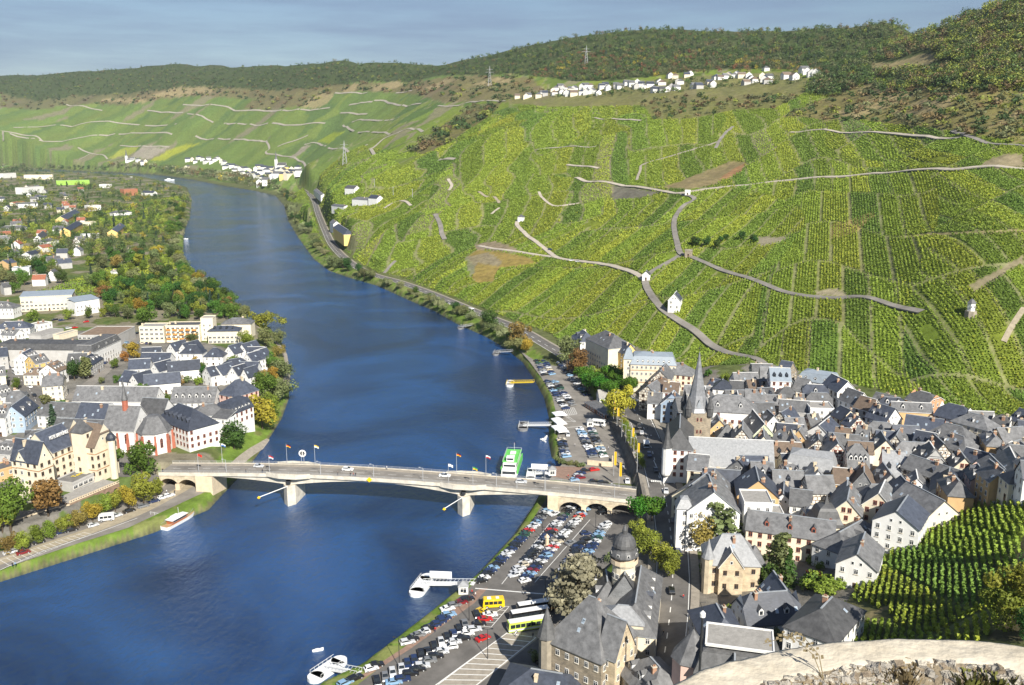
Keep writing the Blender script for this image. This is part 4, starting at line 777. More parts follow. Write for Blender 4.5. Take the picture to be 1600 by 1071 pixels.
# landmark buildings
def landmark(name, x, y, z, label, cat, group=None):
 return empty(name, (x, y, z), 0, label, cat, group)
def cyl_part(name, root, prof, m, x=0, y=0, z=0, n=12, ph=0.0, smooth=False):
 b = MB(); b.lathe(prof, n, 0, (0, 0), ph); return b.build(name, m, root, (x, y, z), smooth=smooth)
SPIREM = mat('spire_slate', (.20, .205, .215), .4, .25, .8, .5)
def parish_church():
 A = at(*zp('J', 345, 648), 17); B_ = at(*zp('J', 925, 660), 17); ang = math.atan2(B_[1] - A[1], B_[0] - A[0]); L_ = math.hypot(A[0] - B_[0], A[1] - B_[1]); cx, cy = (A[0] + B_[0]) / 2, (A[1] + B_[1]) / 2
 z0 = H(cx, cy); r = landmark('parish_church', cx, cy, z0, 'church with square rubble tower, slender pale slate spire and long slate nave', 'church')
 block(r, cx, cy, ang, L_, 17, z0, 8.5, 17, 'gable', 'c', 'l', win='a', wgap=6, st=8, chim=0, door=False, sky=0, wallname='nave_wall')
 T = at(*zp('J', 421, 600), 12); tx, ty = T[0], T[1] + 9; tz = H(tx, ty); w = 5.0
 b = MB()
 for i in range(4):
  c = [(-w, -w), (w, -w), (w, w), (-w, w)]; a, d = c[i], c[(i + 1) % 4]; b.poly([(*a, -2), (*d, -2), (*d, 19), (*a, 19)], 0, [(0, -2), (10, -2), (10, 19), (0, 19)])
 b.poly([(-w, -w, 19), (w, -w, 19), (w, w, 19), (-w, w, 19)])
 off = (tx - r.location.x, ty - r.location.y, tz - z0); ta = R(2)
 t = b.build('tower', WALLS['s'][0], r, off, ta)
 for zz in (10.5, 15.8):
  for dx in (-.75, .75): inst('belfry_opening', WIN['A'], t, (dx, -w - .02, zz), math.pi);
  for dy in (-.75, .75): inst('belfry_opening', WIN['A'], t, (w + .02, dy, zz), -math.pi / 2)
 s = cyl_part('spire', r, [(5.9, 18.9), (5.0, 20.5), (3.3, 26), (1.6, 35), (.12, 44.5)], SPIREM, *off, n=8, ph=math.pi / 8)
 for dx, dy in ((-1, -1), (1, -1), (1, 1), (-1, 1)):
  q = MB(); q.lathe([(1.25, 17.2), (1.45, 18), (1.45, 21)], 8, 0); q.lathe([(1.75, 21), (1.0, 23), (.05, 27)], 8, 1); q.build('corner_turret', [SLATE, SLATE], r, (off[0] + dx * 4.6, off[1] + dy * 4.6, off[2]))
 for k in range(4):
  a = k * math.pi / 2; q = MB(); q.box(-.9, -1.6, 19.5, .9, .3, 22, 0); q.poly([(-1, .35, 22), (1, .35, 22), (0, .35, 24.5)], 0); q.poly([(1, .35, 22), (1, -1.6, 22), (0, -1.2, 24.5), (0, .35, 24.5)], 1); q.poly([(-1, -1.6, 22), (-1, .35, 22), (0, .35, 24.5), (0, -1.2, 24.5)], 1)
  o = q.build('spire_dormer', [LEAD, SLATE], r, (off[0] + 4.2 * math.sin(a), off[1] - 4.2 * math.cos(a), off[2]), math.pi + a)
 q = MB(); q.tube([(0, 0, 44), (0, 0, 47.3)], .1, 5); q.box(-.7, -.07, 45.9, .7, .07, 46.1); q.build('cross', DARKM, s)
 FOOT.append((tx, ty - 5, 0, 17, 26))
parish_church()
def turret_house():
 A = at(*zp('J', 285, 420), 21); B_ = at(*zp('J', 275, 640), 21); cx, cy = (A[0] + B_[0]) / 2, (A[1] + B_[1]) / 2; L_ = math.hypot(A[0] - B_[0], A[1] - B_[1]); ang = math.atan2(B_[1] - A[1], B_[0] - A[0]); L_ = min(L_, 30)
 z0 = H(cx, cy); r = landmark('turret_house', cx, cy, z0, 'white town house with red window frames and slim corner turret beside the church tower', 'house')
 block(r, cx, cy, ang, L_, 11, z0, 14, 21, 'hip', 'w', 's', win='r', wgap=2.3, chim=0, maxw=30)
 e = Vector((math.cos(ang), math.sin(ang))); n = Vector((-e.y, e.x)); f = e * L_ / 2
 if (Vector((cx, cy)) + f).y > cy: f = -f
 p = f + Vector((-4.6, .4))
 cyl_part('corner_turret', r, [(1.7, 3.5), (1.9, 4.2), (1.9, 15)], WALLS['w'][0], p.x, p.y, 0, 10); cyl_part('turret_roof', r, [(2.3, 14.9), (1.3, 18), (.05, 25)], SLATE, p.x, p.y, 0, 10)
turret_house()
def mansard_hotel():
 A = at(*zp('N', 845, 420), 20); B_ = at(*zp('N', 1070, 410), 20); cx, cy = (A[0] + B_[0]) / 2, (A[1] + B_[1]) / 2; z0 = H(cx, cy); ang = math.atan2(B_[1] - A[1], B_[0] - A[0])
 r = landmark('grand_hotel', cx, cy, z0, 'long cream hotel with a pale blue-grey mansard storey and corner tower', 'hotel')
 block(r, cx, cy, ang, 24, 14, z0, 14.5, 20, 'mansard', 'c', 'm', win='w', wgap=2.3, st=3.5, dorm=7, dtyp='w', chim=3, maxw=60, bands=(4.6, 11.2, 14.2))
 c = Vector((-13.2, -3)); c.rotate(Matrix.Rotation(ang, 2)); block(r, cx + c.x, cy + c.y, ang, 5, 6, z0, 17, 23, 'mansard', 'c', 'm', win='w', st=3.5, chim=0, wallname='tower_wall', door=False)
mansard_hotel()
def villa():
 z0 = 7.0; C = at(*zp('L', 300, 500), 4); cx, cy = C[0], C[1] + 6; z0 = H(cx, cy); r = landmark('stone_villa', cx, cy, z0, 'square cream stone villa with pale slate roof, front gable and corner turret', 'villa'); a = R(-4)
 block(r, cx, cy, a, 15.5, 13, z0, 9, 16, 'hip', 'S', 'l', win='b', wgap=3.2, st=4.2, chim=2, dorm=0, sky=1, maxw=20, hipk=.38, cstyle='b', skipw=())
 block(r, cx - 1.5, cy - 6.5, a + R(90), 3.4, 7, z0, 9.2, 14.2, 'gable', 'S', 's', win='b', wgap=3, st=4.2, chim=0, maxw=8, wallname='gable_wall', door=False)
 block(r, cx + 7.6, cy + 1, a, 4.5, 9, z0, 8, 12, 'hip', 'n', 's', win='b', wgap=3, st=4, chim=0, maxw=6, wallname='side_wing_wall', door=False)
 cyl_part('turret', r, [(1.6, -1), (1.6, 11)], WALLS['S'][0], -7.9, -5.2, 0, 8); cyl_part('turret_roof', r, [(2.0, 11), (1.3, 12.6), (.7, 14.2), (.05, 17)], SLATEL, -7.9, -5.2, 0, 8)
villa()
def courthouse():
 C = at(*zp('H', 470, 660), 22); cx, cy = C[0] - .5, C[1]; z0 = 4.0; ga = math.atan2(-9.5, 12.0)
 r = landmark('court_building', cx, cy, z0, 'large stone court building with steep slate roofs and domed gallery tower', 'court house')
 block(r, cx, cy, ga, 17, 17, z0, 13, 24, 'hip', 's', 's', win='w', wgap=2.6, st=4.2, chim=1, dorm=0, sky=3, maxw=40, hipk=.44, cstyle='b', base=5)
 gx, gy = cx + math.cos(ga) * 8.6 - math.sin(ga) * -2, cy + math.sin(ga) * 8.6 + math.cos(ga) * -2
 block(r, gx, gy, ga, 5, 9, z0, 14, 22, 'gable', 'S', 's', win='w', wgap=2.2, st=3.8, chim=0, maxw=20, base=5, wallname='gable_wall', door=False)
 sx, sy = -math.sin(ga), math.cos(ga)
 px_, py_ = cx - math.cos(ga) * 8 - sx * 8, cy - math.sin(ga) * 8 - sy * 8
 cyl_part('corner_turret', r, [(2.0, -5), (2.0, 14)], WALLS['s'][0], px_ - cx, py_ - cy, 0, 8); cyl_part('turret_roof', r, [(2.5, 13.9), (.05, 22)], SLATE, px_ - cx, py_ - cy, 0, 8)
 A = at_z(*zp('H', 700, 660), 19.5); B_ = at_z(*zp('H', 752, 330), 19.5); wx, wy = (A[0] + B_[0]) / 2, (A[1] + B_[1]) / 2; wa = math.atan2(B_[1] - A[1], B_[0] - A[0]); wl = math.hypot(B_[0] - A[0], B_[1] - A[1])
 block(r, wx, wy, wa, wl, 11.5, z0, 9.5, 15.5, 'hip', 'c', 's', win='w', wgap=2.8, st=3.2, chim=0, dorm=5, sky=2, maxw=36, wallname='wing_wall', base=5)
 G = at_z(*zp('H', 735, 425), 22); block(r, G[0] - 3, G[1] + 6, R(80), 14, 10, z0, 10, 18, 'gable', 'k', 's', chim=0, maxw=0, wallname='slate_gable_wall', base=5)
 K = at_z(*zp('H', 640, 610), 19); block(r, K[0], K[1], R(-10), 11, 8, z0, 12, 15, 'hip', 'c', 'l', chim=0, maxw=6, wallname='link_wall', base=5, door=False)
 block(r, *at_z(*zp('H', 545, 440), 18)[:2], R(88), 16, 9, z0, 9, 14, 'hip', 'c', 's', chim=0, maxw=8, wallname='river_wing_wall', base=5, door=False, dorm=2)
 T = at_z(*zp('H', 656, 330), 27); tx, ty = T[0] - cx, T[1] + 4.0 - cy
 cyl_part('tower_shaft', r, [(3.2, -5), (3.2, 18.6), (3.7, 19.2), (3.7, 19.6)], WALLS['c'][0], tx, ty, 0, 16)
 cyl_part('gallery', r, [(4.0, 19.6), (4.0, 20.9), (3.85, 20.9), (3.85, 19.9), (2.9, 19.9), (2.9, 21.6)], CREAMS, tx, ty, 0, 16)
 d = cyl_part('dome', r, [(4.0, 21.6), (4.05, 21.9), (3.6, 22.9), (3.0, 23.6), (2.95, 24.3), (3.35, 24.5), (3.2, 25.3), (2.6, 26.7), (1.7, 27.6), (.75, 28.0), (.7, 28.7), (.75, 28.9), (.08, 30.6)], SLATE, tx, ty, 0, 16)
 for k in range(8): a = k * math.pi / 4 + .2; inst('round_window', WIN['s'], d, (3.72 * math.sin(a), -3.72 * math.cos(a), 22.5), math.pi + a, 0)
 for k in range(6): a = -1.2 + k * .5; inst('window', WIN['w'], r, (tx + 3.2 * math.sin(a), ty - 3.2 * math.cos(a), 16), math.pi + a)
 FOOT.append((cx + tx, cy + ty, 0, 12, 12))
courthouse()
def corner_house():
 C = at(*zp('L', 330, 800), 11); cx, cy = C[0], C[1]; z0 = H(cx, cy) - 1; r = landmark('flat_topped_house', cx, cy, z0, 'house with steep dark slate sides, a flat gravel top and one yellow gable', 'house'); a = R(-14)
 block(r, cx, cy, a, 19, 13, z0, 5, 11, 'mansard', 'p', 's', win='w', wgap=3, chim=0, dorm=0, maxw=14, rmat=SLATE)
 b = MB(); b.box(-7.4, -4.6, 0, 7.4, 4.6, .5, 0); b.box(-7.1, -4.3, .5, 7.1, 4.3, .52, 1); b.box(-7.55, -4.75, .42, 7.55, -4.45, .75, 0); b.box(-7.55, 4.45, .42, 7.55, 4.75, .75, 0); b.box(-7.55, -4.45, .42, -7.25, 4.45, .75, 0); b.box(7.25, -4.45, .42, 7.55, 4.45, .75, 0); b.build('flat_top', [TRIMW, FLATR], r, (0, 0, 10.9), a)
 block(r, cx - 2.5, cy - 6.2, a + R(90), 3, 6, z0, 5, 10, 'gable', 'y', 's', win='w', chim=0, maxw=3, wallname='gable_wall', door=False)
 cyl_part('bay_wall', r, [(4.6, -2), (4.6, 5)], WALLS['p'][0], -10, 2.5, 0, 8); cyl_part('bay_roof', r, [(5.1, 5), (.1, 12)], SLATE, -10, 2.5, 0, 8)
corner_house()
def blue_roof_house():
 C = at(*zp('L', 500, 640), 9); cx, cy = C[0], C[1] + 3; z0 = H(cx, cy); r = landmark('blue_roofed_house', cx, cy, z0, 'white house with dark blue cross roofs and brick chimneys behind the flat-topped house', 'house'); a = R(8)
 block(r, cx, cy, a, 15, 11, z0, 6, 12, 'half', 'w', 'd', win='w', chim=2, dorm=2, dtyp='w', sky=2, cstyle='b'); block(r, cx + 5, cy + 7, a + R(85), 10, 9, z0, 6, 11.5, 'gable', 'w', 'd', chim=1, cstyle='b', wallname='rear_wall', door=False, sky=3)
blue_roof_house()
def street_block():
 C = at(*zp('L', 175, 60), 16); cx, cy = C[0], C[1]; z0 = H(cx, cy); r = landmark('corner_block', cx, cy, z0, 'white four-storey corner block with slate gable and tall flat annexe beside the street', 'apartment block'); a = R(-5)
 block(r, cx, cy, a + R(90), 15, 17, z0, 14, 21, 'gable', 'w', 's', win='w', wgap=2.6, st=3.4, chim=2, maxw=34, cstyle='b'); block(r, cx + 14.5, cy - 1.5, a, 9, 11, z0, 16.5, 17, 'flat', 'w', 'f', win='w', wgap=2.4, st=4, chim=0, maxw=16, wallname='annexe_wall')
 block(r, cx - 9.5, cy - 3, a, 5, 6, z0, 14.5, 18, 'mansard', 'w', 'l', win='w', st=3.4, chim=0, maxw=10, wallname='corner_wall', door=False)
 block(r, cx + 21.5, cy + .5, a, 5, 7, z0, 11, 11.6, 'flat', 'w', 'f', win='w', chim=0, maxw=6, wallname='low_wall', door=False)
street_block()
def school_tower():
 C = at(*zp('L', 805, 210), 9.5); cx, cy = C[0], C[1] + 3; z0 = H(cx, cy); r = landmark('school_tower', cx, cy, z0, 'cream corner pavilion with a curved slate cap next to the long cream building', 'pavilion')
 block(r, cx, cy, R(-3), 8.5, 8.5, z0, 9.5, 10, 'flat', 'c', 's', win='r', wgap=4, st=3.6, chim=0, maxw=6)
 b = MB()
 b.lathe([(6.7, 9.6), (6.5, 10.6), (5.2, 12.2), (4.2, 14.4), (3.4, 15.2), (1.0, 16), (.1, 19)], 4, 0, (0, 0), R(42)); b.build('cap', SLATE, r); inst('window', WIN['A'], r, (0, -4.7, 12.0), math.pi)
school_tower()
def kiosk_row():
 C = at_z(*zp('O', 660, 230), 3.5); r = landmark('riverside_cafe', C[0], C[1], 0, 'low dark-roofed cafe pavilion with a brick base beside the quay road', 'cafe'); a = math.atan2(-18, 7)
 block(r, C[0], C[1], a, 24, 7, 0, 2.8, 3.6, 'hip', 'q', 's', chim=0, maxw=10, win='W');
 W_ = at_z(*zp('O', 740, 110), 5); q = landmark('white_pavilion', W_[0], W_[1], 0, 'small white stepped-gable house between the clipped trees and the cafe', 'house'); block(q, W_[0], W_[1], a + R(75), 11, 8, 0, 4.2, 7.5, 'gable', 'w', 'f', chim=1, maxw=8)
kiosk_row()
# the left-bank town
Z2 = 'left-bank town'
def hotel():
 z0 = KUES_Z; PX = lambda x, y, z: at_z(x / 7.653, 640 + y / 7.653, z)
 A = PX(130, 590, z0 + 17); B_ = PX(448, 640, z0 + 17); C = PX(655, 575, z0 + 17)        # eaves corners: left, front, right of the near wing
 r = landmark('hotel', B_[0], B_[1], z0, 'cream five-storey riverside hotel with stair tower and white roof lettering', 'hotel')
 fa = math.atan2(B_[1] - A[1], B_[0] - A[0]); fl = math.hypot(B_[0] - A[0], B_[1] - A[1]); sa = math.atan2(C[1] - B_[1], C[0] - B_[0]); sl_ = math.hypot(C[0] - B_[0], C[1] - B_[1])
 n = Vector((-math.sin(fa), math.cos(fa)))
 c = (Vector(A[:2]) + Vector(B_[:2])) / 2 + n * sl_ / 2
 block(r, c.x, c.y, fa, fl, sl_, z0, 17, 24, 'gable', 'c', 'd', win='b', wgap=2.7, st=3.4, chim=1, dorm=0, maxw=60, wallname='front_wing_wall', base=6, bands=(4.2, 13.6))
 p = Vector(A[:2]) + (Vector(B_[:2]) - Vector(A[:2])) * .38 + n * 1.6; block(r, p.x, p.y, fa + R(90), 3.6, 4.6, z0, 17.2, 20.8, 'gable', 'c', 'd', chim=0, maxw=14, wgap=2.4, st=3.4, wallname='front_gable_wall', door=False, bands=(13.9,))
 e = Vector((math.cos(fa), math.sin(fa)));
 P1 = PX(650, 505, z0 + 15); P2 = PX(905, 400, z0 + 15); wa = math.atan2(P2[1] - P1[1], P2[0] - P1[0]); wl = math.hypot(P2[0] - P1[0], P2[1] - P1[1]); wn = Vector((-math.sin(wa), math.cos(wa))); wd = 15
 c2 = (Vector(P1[:2]) + Vector(P2[:2])) / 2 + wn * wd / 2
 wo, ro = block(r, c2.x, c2.y, wa, wl + 2, wd, z0, 15, 22, 'gable', 'c', 'd', win='b', wgap=2.4, st=3.1, chim=0, maxw=50, wallname='long_wing_wall', door=False, bands=(3.6, 12.2))
 cu = bpy.data.curves.new('roof_lettering', 'FONT'); cu.body = 'HOTEL DREI KÖNIGE'; cu.size = 2.1; cu.extrude = .12; cu.align_x = 'CENTER'
 t_ = bpy.data.objects.new('tmp', cu); COL.objects.link(t_); dg = bpy.context.evaluated_depsgraph_get(); me = bpy.data.meshes.new_from_object(t_.evaluated_get(dg)); bpy.data.objects.remove(t_); me.materials.clear(); me.materials.append(TRIMW)
 xs = [v.co.x for v in me.vertices]; k = (wl * .86) / (max(xs) - min(xs)); me.transform(Matrix.Diagonal((k, 1, 1, 1)))
 o = bpy.data.objects.new('roof_lettering', me); link(o, ro); o.location = (.5, -4.6, 19.0); o.rotation_euler = (R(80), 0, 0)
 S = PX(945, 255, z0 + 21.5); block(r, S[0], S[1] + 2, wa, 5.5, 5.5, z0, 21, 26, 'hip', 'c', 's', win='b', wgap=4, st=4.5, chim=0, maxw=8, wallname='tower_wall', door=False)
 T = PX(1200, 390, z0 + 15); c3 = Vector(T[:2]) + wn * 5; wo2, ro2 = block(r, c3.x, c3.y, wa + R(90), 15, 12, z0, 15, 23, 'half', 'c', 'b', win='b', wgap=2.5, st=3.3, chim=1, maxw=30, wallname='corner_wing_wall', door=False, cstyle='w', bands=(5.2, 12.0))
 U = PX(1300, 330, z0 + 18); cyl_part('corner_turret', r, [(1.5, -3), (1.5, 16.5)], WALLS['c'][0], U[0] - B_[0], U[1] - B_[1] + 1.5, 0, 10); cyl_part('turret_dome', r, [(1.9, 16.4), (1.9, 17.4), (1.2, 18.7), (.3, 19.3), (.1, 21)], SLATEB, U[0] - B_[0], U[1] - B_[1] + 1.5, 0, 10)
 V = PX(940, 790, z0 + 4); tr, trr = block(r, V[0], V[1] + 2, wa, 18, 9, z0 - 2, 5.5, 6, 'flat', 'n', 's', win='W', wgap=2.4, st=3.5, chim=0, maxw=8, wallname='terrace_room_wall', door=False)
 cu = bpy.data.curves.new('terrace_lettering', 'FONT'); cu.body = 'Terrasse'; cu.size = 2.6; cu.extrude = .05; cu.align_x = 'CENTER'
 t_ = bpy.data.objects.new('tmp', cu); COL.objects.link(t_); dg = bpy.context.evaluated_depsgraph_get(); me = bpy.data.meshes.new_from_object(t_.evaluated_get(dg)); bpy.data.objects.remove(t_); me.materials.clear(); me.materials.append(mat('yellow_paint', (.75, .56, .02), .5, .1))
 o = bpy.data.objects.new('terrace_lettering', me); link(o, trr); o.location = (0, -1.2, 6.6 - .3 + .1)
 return wa
HOTEL_A = hotel()
def terrace():
 pts = [zp('D', *p) for p in [(-20, 780), (240, 690), (425, 640)]]; P = [at_z(u, v, 0)[:2] for u, v in pts]
 line = [at_z(*zp('D', x, y), z)[:2] for x, y, z in [(425, 640, 0.), (720, 512, 0.)]]; a = math.atan2(line[1][1] - line[0][1], line[1][0] - line[0][0]); Lw = math.dist(*line)
 r = empty('terrace_wall', (*line[0], 0), 0, 'brown stone terrace wall with round arches below the riverside hotel', 'retaining wall')
 b = MB(); n = 6; w = Lw / n; hgt = 5.2
 for k in range(n):
  x0 = k * w; ra = w * .30; xc = x0 + w / 2; arc = [(xc - ra * math.cos(math.pi * q / 8), 2.4 + ra * math.sin(math.pi * q / 8)) for q in range(9)]
  L_ = [(x0, -.5), (xc - ra, -.5)] + arc[:5] + [(xc, hgt), (x0, hgt)]; R_ = [(xc + ra, -.5), (x0 + w, -.5), (x0 + w, hgt), (xc, hgt)] + arc[4:]
  for q in (L_, R_): b.poly([(x, 0, z) for x, z in q], 0, [(x, z) for x, z in q])
  b.poly([(xc - ra, .8, -.5), (xc + ra, .8, -.5)] + [(x, .8, z) for x, z in arc[::-1]], 1)
  full = [(xc - ra, -.5)] + arc + [(xc + ra, -.5)]
  for i in range(len(full) - 1): b.poly([(full[i][0], 0, full[i][1]), (full[i][0], .8, full[i][1]), (full[i + 1][0], .8, full[i + 1][1]), (full[i + 1][0], 0, full[i + 1][1])], 0)
 b.poly([(0, 0, hgt), (Lw, 0, hgt), (Lw, 9, hgt), (0, 9, hgt)], 2); b.poly([(0, 9, -1), (0, 0, -1), (0, 0, hgt), (0, 9, hgt)], 0); b.poly([(Lw, 0, -1), (Lw, 9, -1), (Lw, 9, hgt), (Lw, 0, hgt)], 0)
 b.build('arched_wall', [brick_mat('brown_stone', (.30, .20, .14), (.22, .15, .11), (.26, .19, .14), .9, .4, .04), GLASS, FLATR], r, (0, 0, 0), a)
 q = MB(); q.box(0, -.15, hgt, Lw, .15, hgt + .22, 0)
 for k in range(int(Lw / 1.1)): q.box(k * 1.1, -.12, hgt + .22, k * 1.1 + .45, .12, hgt + .85, 0)
 q.box(0, -.16, hgt + .85, Lw, .16, hgt + 1.05, 0); q.build('balustrade', CREAMS, r, (0, 0, 0), a)
 P = smooth_line(P); b = MB(); rt = empty('quay_wall', (*P[0], 0), 0, 'long pale sandstone wall behind the quay plane trees', 'wall')
 for i in range(len(P) - 1):
  p, q_ = P[i], P[i + 1]; d = q_ - p; d /= np.linalg.norm(d); nn = np.array([-d[1], d[0]]) * .5; o = P[0]
  for s in ((p, q_),):
   A0, A1, B0, B1 = p - o, q_ - o, p + nn - o, q_ + nn - o
   b.poly([(*A0, -1), (*A1, -1), (*A1, 4.9), (*A0, 4.9)]); b.poly([(*A0, 4.9), (*A1, 4.9), (*B1, 4.9), (*B0, 4.9)]); b.poly([(*B1, -1), (*B0, -1), (*B0, 4.9), (*B1, 4.9)])
 b.build('wall_face', CREAMS, rt)
terrace()
def hospital():
 z0 = KUES_Z; r0 = at_z(*zp('B', 860, 860), z0 + 18); r = landmark('chapel', r0[0], r0[1], z0, 'white gothic chapel with red stone buttresses, steep slate roof and red ridge turret', 'church')
 A = at_z(*zp('B', 790, 866), z0 + 19); B_ = at_z(*zp('B', 945, 870), z0 + 19); a = math.atan2(B_[1] - A[1], B_[0] - A[0])
 F = at_z(*zp('B', 860, 1050), z0 + 9.5)
 cy = (A[1] + F[1]) / 2 + 1; cx = (A[0] + B_[0]) / 2; W_ = max(16, 2 * (A[1] - F[1]) * .8)
 W_ = min(W_, 20)
 block(r, cx, A[1], a, 14, W_, z0, 10, 19, 'gable', 'w', 'd', rmat=SLATE, win='a', wgap=4.5, st=9, chim=0, maxw=6, door=False, wallname='nave_wall')
 ch = Vector((cx, A[1])) + Vector((math.cos(a), math.sin(a))) * 14 + Vector((0, -3.5)); rx, ry = ch.x - r.location.x, ch.y - r.location.y
 cyl_part('choir_wall', r, [(7.0, -4), (7.0, 9.5)], WALLS['w'][0], rx, ry, 0, 8, math.pi / 8); cyl_part('choir_roof', r, [(7.6, 9.4), (3.4, 15.5), (2.6, 16), (.1, 16.3)], SLATE, rx, ry, 0, 8, math.pi / 8)
 for k in range(5):
  an = -math.pi / 2 + (k - 2) * math.pi / 4; inst('choir_window', WIN['a'], r, (rx + 6.5 * math.cos(an), ry + 6.5 * math.sin(an), 4.5), an - math.pi / 2)
  an += math.pi / 8; q = MB(); q.box(-.5, -.2, -4, .5, 1.1, 5.5); q.box(-.4, -.2, 5.5, .4, .7, 8.5); q.build('buttress', TRIMR, r, (rx + 7.0 * math.cos(an), ry + 7.0 * math.sin(an), 0), an - math.pi / 2)
 for k in range(3):
  e = Vector((math.cos(a), math.sin(a))); p = Vector((cx, A[1])) - e * (5.5 - k * 4.6); q = MB(); q.box(-.5, -.2, -4, .5, 1.2, 6); q.box(-.4, -.2, 6, .4, .7, 9); q.build('buttress', TRIMR, r, (p.x - r.location.x, p.y - W_ / 2 - r.location.y, 0), math.pi)
 t = at_z(*zp('B', 872, 862), z0 + 19.5); tx, ty = t[0] - r.location.x, t[1] - r.location.y
 cyl_part('ridge_turret', r, [(1.3, 17), (1.3, 22)], TRIMR, tx, ty, 0, 8); cyl_part('turret_spire', r, [(1.6, 21.9), (.9, 24.5), (.05, 31)], SLATE, tx, ty, 0, 8)
 RH('B', 1000, 812, 1170, 822, 15, 17, 9, 'gable', 'w', 's', Z2, z=z0, win='r', chim=0, desc='tall slate-roofed range joining the chapel and the red-windowed garden wing')
 GH('B', 1185, 826, -40, 27, 15, 17, 10, 'hip', 'w', 'd', Z2, z=z0, win='r', wgap=2.4, dorm=6, dtyp='d', chim=0, maxw=40, desc='long white garden wing with two rows of red windows')
 for s in [('B', 570, 842, 785, 852, 13, 14, 7, 'w', 'd'), ('B', 300, 838, 560, 850, 11, 11, 6, 'w', 's'), ('B', 400, 955, 755, 968, 9, 9, 5, 'w', 's'), ('B', 540, 730, 1105, 735, 12, 12, 6, 'w', 's'), ('B', 180, 1040, 420, 1020, 9, 8, 4.5, 'n', 's')]:
  RH(s[0], s[1], s[2], s[3], s[4], s[5], s[6], s[7], 'gable', s[8], s[9], Z2, z=z0, dorm=0, sky=3, chim=1, maxw=12)
hospital()
